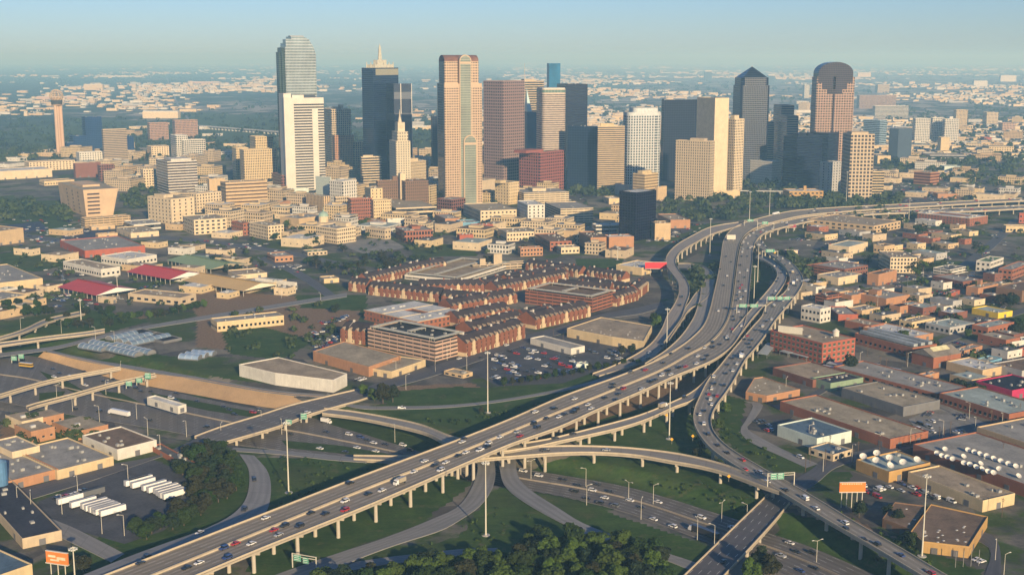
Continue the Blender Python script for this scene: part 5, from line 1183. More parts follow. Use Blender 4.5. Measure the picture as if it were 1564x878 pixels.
# ---------------------------------------------------------------- landmark phrases for wording
for x,y,t in ((450,760,'the left triangle mast'),(600,735,'the brown earth underpass'),(742,800,'the bottom centre mast'),(640,790,'the bottom curving ramp'),
 (1300,770,'the plain orange billboard'),(90,860,'the lettered orange billboard'),(1120,850,'the dark bottom bridge'),(950,770,'the lower freeway lanes'),(1230,660,'the graffiti warehouses'),(1090,640,'the lower ramp bend'),
 (1130,500,'the green sign junction'),(1200,430,'the right ramp curve'),(1040,500,'the merging left ramps'),(1110,400,'the straight upper highway'),(1160,350,'the top highway bend'),(1300,328,'the cream tower highway stretch'),(1480,318,'the red apartment highway stretch'),
 (930,590,'the car yard viaduct'),(760,680,'the ramp crossing'),(850,550,'the fenced car yard'),(960,530,'the tan industrial hall'),(440,580,'the long white warehouse'),(400,650,'the broad bridge'),(180,620,'the left freeway lanes'),(50,580,'the narrow left bridges'),
 (150,740,'the white trailer yard'),(300,740,'the loop ramp wood'),(600,690,'the left freeway underpass'),(640,530,'the big beige garage'),(640,480,'the courtyard building'),(880,470,'the long flat garage'),(950,415,'the red billboard'),(760,400,'the unfinished garage'),
 (450,450,'the boulevard junction'),(350,430,'the yellow market shed'),(220,420,'the upper red shed'),(120,440,'the lower red shed'),(160,530,'the greenhouses'),(60,480,'the left grass bank'),(60,400,'the left green field'),(150,380,'the terracotta building'),(130,320,'the leaning concrete hall'),(260,320,'the government block'),(380,310,'the salmon court building'),
 (410,360,'the temple-like building'),(515,360,'the ribbed cream institution'),(650,365,'the oval lawn'),(580,330,'the art-deco building'),(700,310,'the pink granite tower'),(760,330,'the cream loft row'),(850,330,'the cream parking decks'),(970,360,'the black glass cube'),(1060,320,'the hotel tower park'),(1220,310,'the ochre church hall'),(1300,300,'the cream grid tower'),
 (1410,290,'the far right lots'),(1450,350,'the red apartments'),(1370,410,'the villa-like office'),(1300,380,'the pale metal shed'),(1500,410,'the white townhouses'),(1290,430,'the crossroads shops'),(1380,470,'the black-roofed workshop'),(1500,480,'the yellow shop row'),(1240,540,'the water tower building'),(1400,550,'the brick freight hall'),(1500,580,'the magenta workshop'),
 (1330,620,'the tan roofed warehouses'),(1450,640,'the pale car park'),(1360,720,'the six dish hall'),(1500,700,'the long dish-covered building'),(1460,770,'the depot with vans'),(1440,820,'the golden brick hall'),(1530,850,'the bottom right corner'),(870,850,'the bottom wood'),(620,860,'the bottom left-centre wood'),(40,830,'the navy-roofed warehouse'),
 (460,280,'the white striped tower'),(590,270,'the dark twin tower'),(900,280,'the gold striped block'),(1150,270,'the pyramid tower'),(1400,230,'the white residential towers'),(100,240,'the needle tower'),(280,230,'the white civic block'),(1540,540,'the red corner shop'),(1030,360,'the black cube lot')):
    P=G(x,y); LAND.append((P[0],P[1],t))
# ---------------------------------------------------------------- vehicles
PAINTS={'white':(.80,.79,.76),'silver':(.42,.43,.44),'grey':(.14,.145,.15),'black':(.012,.012,.014),'red':(.45,.02,.02),'blue':(.03,.06,.20),'dark':(.03,.032,.04),'beige':(.42,.36,.26),'yellow':(.6,.36,.03)}
def carpaint(c):
    k=('cp',c)
    if k in MATS: return MATS[k]
    m,n,b=newmat('car_paint'); b.inputs['Base Color'].default_value=(*PAINTS[c],1); b.inputs['Roughness'].default_value=.28; b.inputs['Coat Weight'].default_value=.6; b.inputs['Coat Roughness'].default_value=.08
    dn=noise(n,3.,2,coord(n)); n.links.new(mix(n,mth(n,'MULTIPLY',dn,.15),PAINTS[c],(.12,.10,.08)),b.inputs['Base Color']); MATS[k]=m; return m
glassM=flat((.015,.018,.022),.08,spec=.8); tyreM=flat((.02,.02,.02),.9)
def taper(pts,w,inset,z_in,m,mi=0):
    """side profile (x,z) swept across the width, pulled in above z_in"""
    f=lambda p,s:(p[0],s*(w/2-(inset if p[1]>z_in else 0)),p[1])
    n=len(pts); m.face([f(p,-1) for p in pts],mi); m.face([f(p,1) for p in pts[::-1]],mi)
    for i in range(n):
        p,q=pts[i],pts[(i+1)%n]; m.quad(f(p,-1),f(p,1),f(q,1),f(q,-1),mi)
CARS={}
def carmeshes(kind,c):
    k=(kind,c)
    if k in CARS: return CARS[k]
    P=[]; cp=carpaint(c)
    if kind in('sedan','suv','pickup','van'):
        L,Wd,Ht={'sedan':(4.8,1.85,1.45),'suv':(4.9,2.,1.8),'pickup':(5.6,2.,1.85),'van':(5.6,2.1,2.2)}[kind]
        m=MB(); z=.28; b=.95 if kind!='sedan' else .82
        taper([(-L/2,z),(L/2,z),(L/2,b-.2),(L/2-.15,b-.05),(L/2-1.1 if kind!='van' else L/2-.6,b+.05),(-L/2+.1,b+.05),(-L/2,b-.1)][::1],Wd,0,9,m)
        if kind=='pickup': m.box(-L/2+.05,-.6,-Wd/2,-Wd/2+.15,b,b+.35); m.box(-L/2+.05,-.6,Wd/2-.15,Wd/2,b,b+.35)
        P.append(('body',m.mesh('body',[cp]),(0,0,0)))
        x0,x1,x2,x3={'sedan':(-L/2+.6,-L/2+1.35,.45,1.25),'suv':(-L/2+.05,-L/2+.35,.5,1.25),'pickup':(-.75,-.55,.75,1.4),'van':(-L/2+.02,-L/2+.1,1.3,2.1)}[kind]
        m=MB(); taper([(x0,b),(x3,b),(x2,Ht-.12),(x1,Ht-.12)],Wd-.1,.16,b+.2,m); P.append(('window_glass',m.mesh('window_glass',[glassM]),(0,0,0)))
        m=MB(); taper([(x1-.08,Ht-.14 if kind!='van' else b+.5),(x2+.05,Ht-.14),(x2-.05,Ht),(x1,Ht)],Wd-.36,0,9,m)
        if kind in('van','suv'): m.box(x1,x1+(x2-x1)*(.6 if kind=='van' else .05),-Wd/2+.08,Wd/2-.08,b,Ht-.1)
        P.append(('roof',m.mesh('roof',[cp]),(0,0,0)))
        ax,rr=L*.31,.34
    elif kind in('box truck','bus','semi'):
        L={'box truck':8.,'bus':12.,'semi':20.}[kind]; Wd=2.5
        wb=carpaint('white') if kind!='bus' else cp
        if kind=='bus':
            m=MB(); m.box(-6,6,-1.27,1.27,.4,3.2,0,1,.08); P.append(('body',m.mesh('body',[carpaint('yellow'),carpaint('white')]),(0,0,0)))
            m=MB(); m.box(-5.7,6.06,-1.3,1.3,1.6,2.5); P.append(('window_glass',m.mesh('window_glass',[glassM]),(0,0,0)))
        else:
            cabx=L/2-2.2; m=MB(); m.box(-L/2,cabx-.4,-1.3,1.3,1.1,4.0 if kind=='semi' else 3.5,0,0,.05); P.append(('cargo_box',m.mesh('cargo_box',[cp]),(0,0,0)))
            m=MB(); taper([(cabx,.5),(L/2,.5),(L/2,1.6),(L/2-.5,2.0),(L/2-.9,3.0),(cabx,3.1)],2.4,0,9,m); P.append(('cab',m.mesh('cab',[wb]),(0,0,0)))
            m=MB(); m.box(L/2-.95,L/2-.42,-1.1,1.1,1.75,2.6); P.append(('windscreen',m.mesh('windscreen',[glassM]),(0,0,0)))
            m=MB(); m.box(-L/2,L/2-.3,-.6,.6,.5,1.1); P.append(('chassis',m.mesh('chassis',[tyreM]),(0,0,0)))
        ax,rr=L*.36,.5
    m=MB()
    for i in range(10):
        a,a2=2*math.pi*i/10,2*math.pi*(i+1)/10; p=[(rr*math.cos(a),-.12,rr*math.sin(a)),(rr*math.cos(a2),-.12,rr*math.sin(a2)),(rr*math.cos(a2),.12,rr*math.sin(a2)),(rr*math.cos(a),.12,rr*math.sin(a))]; m.quad(*p[::-1])
    for y in(-.12,.12): m.face([(rr*math.cos(2*math.pi*i/10),y,rr*math.sin(2*math.pi*i/10)) for i in range(10)][::(1 if y<0 else -1)])
    me=m.mesh('wheel',[tyreM]); Wd={'sedan':1.85}.get(kind,2.05 if kind in('suv','pickup','van') else 2.5)
    for sx in(1,-1):
        for sy in(1,-1): P.append(('wheel',me,(sx*ax,sy*(Wd/2-.05),rr)))
    CARS[k]=P; return P
NAMEK={'sedan':'sedan','suv':'suv','pickup':'pickup_truck','van':'van','box truck':'box_truck','bus':'bus','semi':'semi_truck','trailer':'semi_trailer'}
NC=[0]
def vehicle(kind,c,x,y,z,a,base,group,near=None):
    NC[0]+=1
    if kind=='sedan' and (NC[0]*7919)%100<34: kind='suv'
    r=thing(NAMEK[kind],None,{'suv':'car','sedan':'car'}.get(kind,kind),(x,y,z),a,group)
    D=math.hypot(x,y); parts=carmeshes(kind,c)
    for nm,me,lo in parts:
        if nm=='wheel' and D>900: continue
        link(nm,me,r,lo)
    auto(r,f'{c} {kind} {base}'); return r
def on(key,t,s,flip=False):
    r=ROADS[key]; i=min(r.n-2,max(0,int(t*(r.n-1)))); f=t*(r.n-1)-i
    A=r.A[i]*(1-f)+r.A[i+1]*f; B=r.B[i]*(1-f)+r.B[i+1]*f; p=A+(B-A)*s
    d=r.mid[i+1]-r.mid[i]; a=math.atan2(d[1],d[0])+(math.pi if flip else 0); return p,a
def near(key,x,y):
    r=ROADS[key]; best=(1e9,0,0)
    for i in range(r.n-1):
        for s in np.linspace(.06,.94,16):
            p=r.A[i]+(r.B[i]-r.A[i])*s; q=PR(*p); e=(q[0]-x)**2+((q[1]-y)*1.5)**2
            if e<best[0]: best=(e,i/(r.n-1),s)
    return best[1],best[2]
DRV={'M1':('outbound on the viaduct','vehicles on the elevated highway',0),'M2':('inbound on the viaduct','vehicles on the elevated highway',1),
 'D':('on the crowded ramp','vehicles on the curved ramps',1),'C':('on the inner ramp','vehicles on the curved ramps',1),'E':('on the fly-over ramp','vehicles on the curved ramps',0),'B1':('on the loop ramp','vehicles on the curved ramps',0),
 'I':('on the sunken freeway','vehicles on the sunken freeway',0),'X':('on the arched ramp','vehicles on the curved ramps',0),'Fr':('on the descending ramp','vehicles on the curved ramps',1),'R1':('on the ground ramp','vehicles on the curved ramps',0),
 'R2':('on the wood ramp','vehicles on the curved ramps',0),'BR1':('crossing the bridge','vehicles on streets and bridges',0),'BR2':('crossing the bridge','vehicles on streets and bridges',0),'K0':('on the slip road','vehicles on streets and bridges',0),
 'BR3':('on the narrow left bridge','vehicles on streets and bridges',0),'S2':('on the garage street','vehicles on streets and bridges',0),'F1':('on the frontage road','vehicles on streets and bridges',0),'S3':('on the street','vehicles on streets and bridges',0),'S1':('on the street','vehicles on streets and bridges',0)}
USED=[]
def drive(key,t,s,kind,c,force=False):
    base,grp,fl=DRV[key]
    if key=='I': fl=1 if s>.5 else 0
    p,a=on(key,t,s,fl)
    mind={'semi':16,'bus':11,'box truck':9}.get(kind,6.2)
    for (x,y,m_) in USED:
        if abs(x-p[0])<24 and math.hypot(x-p[0],y-p[1])<(mind+m_)/2: 
            if not force or math.hypot(x-p[0],y-p[1])<4: return
    # keep to a lane
    USED.append((p[0],p[1],mind)); vehicle(kind,c,p[0],p[1],p[2]+.03,a,base,grp)
K={'s':'sedan','u':'suv','p':'pickup','v':'van','x':'box truck','B':'bus','S':'semi'}; CC={'w':'white','k':'black','r':'red','g':'grey','b':'blue','l':'silver','d':'dark','e':'beige','y':'yellow'}
def placed(key,txt):
    for w in txt.split():
        kc,xy=w[:2],w[2:]; x,y=map(float,xy.split(',')); t,s=near(key,x,y)
        r=ROADS[key]; W=float(np.mean(r.W)); nl=max(1,round((W-2)/3.9)); k=min(nl-1,max(0,round((s*W-1)/3.9-.5))); s=((k+.5)*3.9+1)/W if nl>1 else s
        if s>.95: s=.93
        drive(key,t,s,K[kc[0]],CC[kc[1]])
placed('M1','sk536,739 sw408,791 ud400,794 sd216,849 sd709,670 sw706,674 sw820,630 sk847,625 sw878,611 sk935,591 sk937,586 sr986,566 pg964,566 sd1013,555 sw648,703 sd1025,540 sk1053,532 sd1110,472 sd1105,437 sw1110,421 sw1098,475 sd1116,400 sd1110,392 sd1086,411')
placed('M2','xe610,736 sw595,738 sw611,743 sw585,748 sk561,752 sr575,757 sw528,764 sw542,765 sr529,777 sk477,785 sk500,783 sr419,809 ud437,807 sd460,804 sl427,817 sw387,830 uw380,828 sr357,832 ub343,835 sb344,851 sw306,861 sk280,865 pr300,869 sk662,709 sw682,708 sw675,716 sw628,723 sk698,707 sk700,694 sw700,695 sw711,689 sw709,696 pw735,691 sk744,683 sr731,683 sw745,677 sw762,669 sl788,660 sr793,667 sd786,665 sk816,650 sw828,652 sd821,652 sw851,636 sd832,641 sl842,643 sd862,631 sk875,632 sk881,625 sw901,617 sr907,619 sk883,625 sw902,625 sk926,607 sd940,611 sr951,595 sk946,601 sw981,596 uk994,582 sd1001,582 sw1010,575 sk1037,561 sr1048,562 sw1063,556 sw1025,571 sk1019,568 sd1075,549 sk1082,543 sw1074,533 sw1065,545 sd1091,530 sd1080,529 sd1087,523 uw1110,515 sd1100,527 sr1118,503 sw1132,498 sw1111,505 sd1114,519 sk1120,484 sw1128,477 sw1123,473 sd1133,485 sd1120,490 sw1131,458 sd1125,460 sw1130,446 sr1133,435 sr1132,441 sw1140,445 sd1125,450 sd1135,453 sw1129,417 sd1130,405 sw1141,413 sd1139,424 sd1128,431 uw1134,385 sw1138,385 sd1141,392 sd1133,392 sd1132,376 sw1137,363 sd1142,380 sw1144,372 sw1150,356 sw1146,361 sd1155,354 sw1153,349 sd1160,352 sw1166,352 sw1193,339 sw1200,341 sd1180,345')
placed('C','sd1193,412 sd1192,418 sd1190,425 sd1188,430 sw1184,444 sd1179,451 sw1180,407 sd1188,408')
placed('D','sw1196,460 ud1190,460 sw1186,467 sw1206,475 sd1173,478 sk1177,480 sw1171,478 sw1177,488 sd1169,492 sw1163,498 sk1174,493 sd1158,505 sr1145,512 sk1139,520 sd1147,520 sk1152,522 sk1141,526 sk1146,531 sk1132,538 sw1131,541 xw1133,547 sd1120,547 sw1125,556 sd1114,558 sl1114,562 sw1118,567 sk1109,571 sw1094,577 sk1096,587 uk1103,588 sw1090,596 sr1084,603 sr1093,604 sw1087,612 sw1083,618 sk1078,627 sw1068,634 sw1076,646 sk1081,662 sk1079,667 sk1097,679 sk1110,690 sk1106,693 sr1133,704 sr1135,714 sl1158,721 sw1172,733 sd1197,748 vw1228,759 sw1245,776 sd1256,777 sw1288,795 sd1293,805 sk1321,821 ud1342,828 sk1337,830 sb1378,850 uk1378,847 sr1420,874 sw1428,875 sw1215,428 sw1224,430 sd1217,420 sr1205,455 xe1211,417 xw1212,434 sw1207,442 sw1195,395 yb1180,388'.replace('yb1180,388','xy1182,388')+' sw1170,376 sw1165,371 sd1190,400 sd1200,405 sw1205,402 sd1210,412 sr1200,452 sw1208,442 sd1216,437 sd1180,468 sd1176,373 sd1186,393')
placed('E','sd1050,424 sd1041,455 sd1040,466 sw1032,467 sd1010,530 sw994,540 sk989,549')
placed('Fr','xe1010,622 sr1016,624 sd1048,605 sd873,665 sd846,669'); placed('X','pd825,687 sl921,687'); placed('B1','sd383,733 sd368,778 sw309,815 sd220,849'); placed('R1','sl735,720'); placed('R2','sb943,822')
placed('I','sw803,719 sw822,727 sd857,733 sd878,742 sd918,742 sw901,748 sk872,750 sd932,753 sk896,761 sw920,761 sw964,764 sd918,770 ug939,771 sd976,776 sw995,791 sw1007,768 sw1024,802 sw1070,791 pw1118,805 sw1206,830 sd1213,842 sd1240,846 pl1193,847 sd1245,869 sb1225,872 Sw184,634 sd149,629 sd114,624 sd227,642 sd82,565 sd91,570 sw82,577 sw107,575 sd128,566 sd131,570 sd158,583 sd175,583 sw130,589 sw168,586 sd180,575 sw261,606 sd268,604 xw280,602 sd219,598 sd229,598 sd205,594 sd268,611 sd299,613 sd343,621 sd352,626 sd356,634 sr384,630 sw390,633 sd397,629 xw495,648 sd502,660 sd446,662 sd317,656 sw486,684 sd527,690 sw546,685 sw575,690 sw534,665 sw540,662 sb554,667 sd557,673 sd567,670 sw573,676 sd591,679 sw612,680 sd602,682 sd628,688 sw626,683 Sd1080,818')
placed('BR2','sd1098,861'); placed('K0','pw621,624'); placed('BR1','sw480,633'); placed('F1','sw1232,695'); placed('S2','sw700,545 sd735,545 sw750,530 sd740,534 sw775,528')
# random traffic on the far, unreadable stretches
rn=random.Random(3)
for key,n,t0,t1 in (('M2',60,.72,.99),('M1',22,.72,.98),('M2',16,.55,.72)):
    for i in range(n):
        r=ROADS[key]; W=float(np.mean(r.W)); nl=max(1,int((W-2)/3.9)); drive(key,rn.uniform(t0,t1),(rn.randrange(nl)+.5)/nl*.9+.05,rn.choice(['sedan','sedan','suv','sedan','pickup']),rn.choice(['white','white','dark','black','silver','grey','red','blue']))
t,s=near('M1',1185,327); drive('M1',t,s,'semi','white'); t,s=near('M2',1412,322); drive('M2',t,s,'semi','white')
# school bus at the left
def free(kind,c,x,y,ang_,base,grp,z=.12):
    P=G(x,y,z); return vehicle(kind,c,P[0],P[1],z,R(ang_),base,grp)
free('bus','yellow',40,560,-20,'parked','vehicles on streets and bridges',.3)
# white trailers in the yard
def trailer(label,x,y,ang_,c='white'):
    P=G(x,y); r=thing('semi_trailer',None,'trailer',(P[0],P[1],.1),R(ang_),'trailers in the yard'); L=14.5
    m=MB(); m.box(0,L,-1.3,1.3,1.1,4.1,0,1,.04); m.build('cargo_box',[paint(PAINTS[c],.5,.08,.3),paint(tuple(k*.55 for k in PAINTS[c]),.6,.2,.3)],r)
    m=MB(); m.box(-.05,.02,-1.2,1.2,1.2,4.0); m.build('rear_door',flat((.5,.5,.5)),r); m=MB(); m.box(.6,3.4,-1.2,1.2,.1,1.1); m.build('wheel_set',tyreM,r); m=MB(); m.box(L-3,L-2.6,-.9,.9,.1,1.1); m.build('landing_leg',flat((.2,.2,.2)),r)
    auto(r,f'{c} trailer, {label}')
for x,y in ((191,745),(197,744),(201,748)): trailer('upper row',x,y,47)
for x,y in ((218,752),(226,755)): trailer('upper row',x,y,47)
for x,y in ((236,757),(240,760),(244,763),(249,765)): trailer('upper row',x,y,47)
for x,y in ((88,773),(108,778)): trailer('entrance row',x,y,47)
trailer('entrance row',122,763,47,'grey')
for x,y in ((125,780),(130,783),(136,785),(141,787),(145,789),(153,791)): trailer('lower row',x,y,47)
def lotcars(poly,n,ang_,base,row=True,mix_='wwdkglrb',seed=1):
    W=poly_w(poly); q=random.Random(seed); x0,y0=W.min(0); x1,y1=W.max(0); k=0; tries=0; a=R(ang_); u=np.array([math.cos(a),math.sin(a)]); v=np.array([-u[1],u[0]]); c0=W.mean(0)
    while k<n and tries<6000:
        tries+=1; i=q.randint(-30,30); j=q.randint(-12,12)
        p=c0+u*i*2.9+v*j*8.5+ (0 if row else np.array([q.uniform(-2,2),q.uniform(-2,2)]))
        if not inpoly(W,np.array([p[0]]),np.array([p[1]]))[0]: continue
        if any(abs(X-p[0])<30 and math.hypot(X-p[0],Y-p[1])<2.8 for X,Y,_ in USED): continue
        if any((lambda l:-2<l[0]<b[2]+2 and -2<l[1]<b[3]+2)(((p[0]-b[0][0])*math.cos(b[1])+(p[1]-b[0][1])*math.sin(b[1]),-(p[0]-b[0][0])*math.sin(b[1])+(p[1]-b[0][1])*math.cos(b[1]))) for b in BL): continue
        USED.append((p[0],p[1],2)); k+=1
        vehicle(q.choice(['sedan','suv','sedan','pickup','van' if q.random()<.4 else 'sedan']),CC[q.choice(mix_)],p[0],p[1],h1(*p)+.14,a+math.pi/2+(q.choice((0,math.pi))),base,'parked cars')
lotcars([(745,548),(800,530),(850,545),(900,550),(880,570),(800,585),(750,580)],62,53,'parked',seed=2)
lotcars([(820,520),(890,530),(960,540),(960,550),(870,545)],12,53,'parked',seed=3)
lotcars([(1480,800),(1512,805),(1500,860),(1480,860)],16,118,'parked',mix_='bdlkw',seed=4)
lotcars([(1380,730),(1470,760),(1450,770),(1370,750)],10,28,'parked',seed=5)
lotcars([(1310,735),(1370,745),(1360,765),(1300,755)],8,28,'parked',seed=6)
lotcars([(1150,640),(1185,648),(1180,662),(1160,655)],6,28,'parked',seed=7)
lotcars([(80,760),(130,748),(135,752),(85,768)],10,47,'parked',seed=8)
lotcars([(490,562),(560,560),(570,575),(545,585),(530,575)],8,53,'parked',seed=9)
lotcars([(1395,645),(1440,640),(1450,660),(1410,665)],5,28,'parked',seed=10)
lotcars([(990,350),(1040,345),(1040,365),(985,372)],22,60,'parked',seed=11)
lotcars([(470,515),(515,505),(520,530),(480,535)],14,53,'parked',seed=12)
lotcars([(1350,275),(1460,290),(1450,300),(1350,300)],22,40,'parked',seed=13)
lotcars([(1380,480),(1460,500),(1440,510),(1370,495)],9,30,'parked',seed=14)
lotcars([(30,368),(90,362),(90,376),(30,378)],10,60,'parked',seed=15)
lotcars([(80,410),(130,405),(140,420),(90,430)],12,60,'parked',seed=16)
lotcars([(60,455),(100,450),(200,455),(140,470)],10,60,'parked',seed=17)
# ---------------------------------------------------------------- poles, signs, billboards
galv=flat((.62,.58,.47),.5)
pme=MB().cyl(0,0,0,1,.45,.22,0,8).mesh('pole',[galv]); rgm=MB()
for i in range(8):
    a=2*math.pi*i/8; a2=2*math.pi*(i+1)/8; rgm.bar((1.5*math.cos(a),1.5*math.sin(a),0),(1.5*math.cos(a2),1.5*math.sin(a2),0),.12); rgm.box(1.7*math.cos(a)-.35,1.7*math.cos(a)+.35,1.7*math.sin(a)-.35,1.7*math.sin(a)+.35,-.5,0)
rgme=rgm.mesh('light_ring',[flat((.6,.6,.55))]); bsm=MB().cyl(0,0,-.3,.25,2.2,2.2,0,12).mesh('base',[paint((.45,.43,.40))])
for x,y,yt,lab in ((441,752,642,'tall light mast in the left grass triangle'),(745,630,536,'tall light mast in front of the parking garage'),(742,817,703,'tall light mast at bottom centre over the grass'),(1022,670,582,'tall light mast between the highway and the crowded ramp'),
  (1408,849,723,'tall light mast beside the brown hall at lower right'),(116,905,834,'tall light mast in the bottom left wood'),(1018,538,470,'tall light mast between the merging ramps at left'),(1084,390,333,'tall light mast inside the fly-over loop'),(1144,350,292,'tall light mast at the top bend'),(1157,430,372,'tall light mast right of the congested lanes, upper'),
  (1151,468,405,'tall light mast right of the congested lanes, lower'),(1175,328,288,'farthest light mast near the park'),(1292,316,262,'light mast by the cream grid tower'),(1388,335,302,'light mast before the red apartments'),(1494,318,284,'light mast by the far right lots'),(124,490,456,'light mast on the orange dirt bank'),(180,452,420,'light mast between the market sheds'),(943,397,376,'light mast near the red billboard')):
    P=G(x,y); g=h1(*P); hh=HT(P,yt); r=thing('light_mast',lab,'light mast',(P[0],P[1],g),0,'tall light masts'); p=link('pole',pme,r); p.scale=(1,1,hh-g); link('light_ring',rgme,r,(0,0,hh-g-1)); link('base',bsm,r)
slp=MB().cyl(0,0,0,11,.16,.1,0,6).mesh('pole',[galv]); sla=MB().bar((0,0,11),(2.4,0,11.6),.07).mesh('arm',[galv]); slh=MB().box(2.1,3.2,-.2,.2,11.5,11.75).mesh('lamp_head',[flat((.7,.68,.6))])
def lamp(x,y,z=0,dbl=False,az=0):
    P=G(x,y,z); r=thing('street_lamp',None,'street lamp',(P[0],P[1],z if z else h1(*P)),az,'street lamps'); link('pole',slp,r); link('arm',sla,r); link('lamp_head',slh,r)
    if dbl: link('arm',sla,r,rz=math.pi); link('lamp_head',slh,r,rz=math.pi)
    auto(r,'slim street lamp with '+('two arms' if dbl else 'one arm'))
for x,y,z,d_ in ((811,731,-6,1),(960,765,-6,1),(895,728,0,0),(998,754,0,0),(896,771,0,0),(979,793,0,0),(1102,797,-6,1),(1141,784,0,0),(1065,821,0,0),(1247,858,-6,1),(1091,834,0,0),(603,662,0,0),(430,650,0,0),(399,637,0,0),(338,672,-6,0),(111,628,-6,0),(152,644,-6,0),(209,640,-6,0),(285,667,-6,0),(185,575,-6,0),(162,603,-6,0),(87,610,-6,0),(226,665,0,0),(245,690,0,0),(94,509,0,0),(146,519,0,0),(32,505,0,0),(175,525,0,0),(119,755,0,0),(196,738,0,0),(27,772,0,0),(48,782,0,0),(95,785,0,0),(156,815,0,0),(190,818,0,0),(1257,720,0,0),(1301,705,0,0),(1390,680,0,0),(1440,668,0,0),(1489,662,0,0),(1533,880,0,0),(1520,855,0,0),(605,573,0,0),(665,568,0,0),(713,565,0,0),(683,550,0,0),(1480,640,0,0),(1530,655,0,0),(1235,675,0,0),(1343,690,0,0),(1200,600,0,0),(1313,560,0,0),(1386,560,0,0),(1340,470,0,0),(1386,440,0,0),(1410,430,0,0),(490,465,0,0),(430,455,0,0),(620,595,0,0)):
    lamp(x,y,z,bool(d_),random.uniform(0,6))
GR=flat((.0,.26,.13),.5); SW=flat((.8,.8,.78),.5)
def panel(m,x0,x1,z0,z1,y,mi): m.box(x0,x1,y-.1,y+.1,z0,z1,mi)
def gantry(label,x,y,z,az,panels,span=0,ph_=7.):
    """posts and green panels (x0,x1,z0,z1) facing local -y"""
    P=G(x,y,z); r=thing('sign_gantry',label,'road sign',(P[0],P[1],z),az)
    for px in ((0,span) if span else (0,)):
        m=MB(); m.box(px-.2,px+.2,-.2,.2,-.5,ph_); m.build('post',galv,r)
    if span:
        for zz in (ph_-1.4,ph_-.2): m=MB(); m.box(0,span,-.15,.15,zz-.15,zz+.15); m.build('truss_bar',galv,r)
    for x0,x1,z0,z1 in panels:
        m=MB(); panel(m,x0,x1,z0,z1,-.4,0); o_=m.build('sign_panel',GR,r); m=MB(); w=x1-x0; hh=z1-z0
        for k in range(3 if hh>2.5 else 2): 
            zz=z1-(k+.75)*hh/3.4; 
            q=x0+.12*w; 
            while q<x1-.15*w: l=w*.07; m.box(q,q+l,-.56,-.52,zz,zz+hh*.13); q+=l*1.5
        for a,b,c,d_ in ((x0+.08,x1-.08,z1-.16,z1-.08),(x0+.08,x1-.08,z0+.08,z0+.16),(x0+.08,x0+.16,z0,z1),(x1-.16,x1-.08,z0,z1)): m.box(a,b,-.55,-.51,c,d_)
        m.build('lettering',SW,o_)
gantry('big double green sign on a white gantry over the curved ramp',1172,744,9.4,R(8),[(1.5,5,4.5,8),(5.4,9,4.5,8)],15,8)
gantry('green double sign on a frame at the bottom, seen side-on',447,865,.3,R(-22),[(1,5,3.5,6.6),(6,9,3.,6.)],13,7)
gantry('green panel pair over the congested lanes',1125,480,10.5,R(0),[(2,9,6.5,9.5),(12,19,6.5,9.5)],26,9)
gantry('green panel trio over the crowded ramps',1171,466,11,R(4),[(1,8,5,8),(10,15,5,8),(16,22,5,8)],26,8)
gantry('small green sign over the curved ramp behind the dark billboard',1164,393,11,R(0),[(4,14,6,9.5)],18,8)
gantry('small green sign near the top bend, left one',1137,345,10,0,[(4,12,6,9)],18,8); gantry('pale green sign near the top bend, right one',1157,349,10,0,[(6,14,6,9.5)],22,8)
gantry('green sign on the broad bridge, left one',437,655,.6,R(-5),[(0,4,3.5,6.5)],0,6.5); gantry('green sign on the broad bridge, right one',460,644,.6,R(-5),[(0,4,2,6)],0,6)
for i,(x,y) in enumerate(((18,553),(29,550),(193,592),(209,587),(222,581))): gantry(['green sign at the far left edge, lower','green sign at the far left edge, upper','green sign on the nearer narrow bridge, left','pale sign on the nearer narrow bridge, middle','tall green sign at the right end of the narrow bridge'][i],x,y,1.6,R(-5),[(0,4.5,1.5,5 if i<4 else 6)],0,5)
def billboard(label,x,y,az,w,h0,h1_,col,back=(.3,.3,.3),n=5,marks=None,z=0):
    P=G(x,y,z); r=thing('billboard',label,'billboard',(P[0],P[1],z),az)
    for i in range(n): m=MB(); m.cyl(0,0,0,h0+.5,.25,.25,0,6); m.build('post',galv,r,((i+.5)*w/n,.5,0))
    m=MB(); m.box(0,w,0,.8,h0,h1_); o_=m.build('board',paint(col,.5,.06,.3),r)
    m=MB(); m.box(-.2,w+.2,-.5,.9,h0-.4,h0); m.box(-.1,w+.1,-.1,.9,h1_,h1_+.3); m.build('frame',WH,r)
    if marks:
        m=MB()
        for a,b,c,d_ in marks: m.box(a*w,b*w,-.08,0,h0+c*(h1_-h0),h0+d_*(h1_-h0))
        m.build('lettering',paint((.75,.6,.4)),o_)
billboard('plain orange billboard standing on five slim posts',1281,775,R(2),14,9,14,(.85,.20,.03),n=5,marks=[(.08+.09*i,.14+.09*i,.82,.92) for i in range(9)])
billboard('orange billboard with pale lettering at the lower left edge',72,876,R(-18),12,6,11.5,(.75,.22,.05),n=3,marks=[(.1,.45,.5,.7),(.5,.9,.35,.6),(.2,.6,.2,.35)])
billboard('red billboard beside the fly-over ramp',985,421,R(0),24,8,15,(.6,.03,.04),n=2)
billboard('dark billboard with a red right half near the curved ramp',1198,398,R(-6),16,7,13,(.04,.03,.12),n=3,marks=[(.6,.95,.1,.9)])
billboard('small dark red billboard under the far highway bend',1200,354,R(-4),14,6,10,(.3,.03,.05),n=2)
billboard('white billboard back on the red building roof edge',1188,512,R(-28),20,1,8,(.55,.53,.45),n=4,z=14)
billboard('pale billboard on the straight upper highway',1110,370,0,11,4,9,(.6,.55,.45),n=2,z=9)
P=G(1459,866); r=thing('sign_posts','bare grey posts of an empty billboard by the golden brick hall','sign posts',(P[0],P[1],0),R(10))
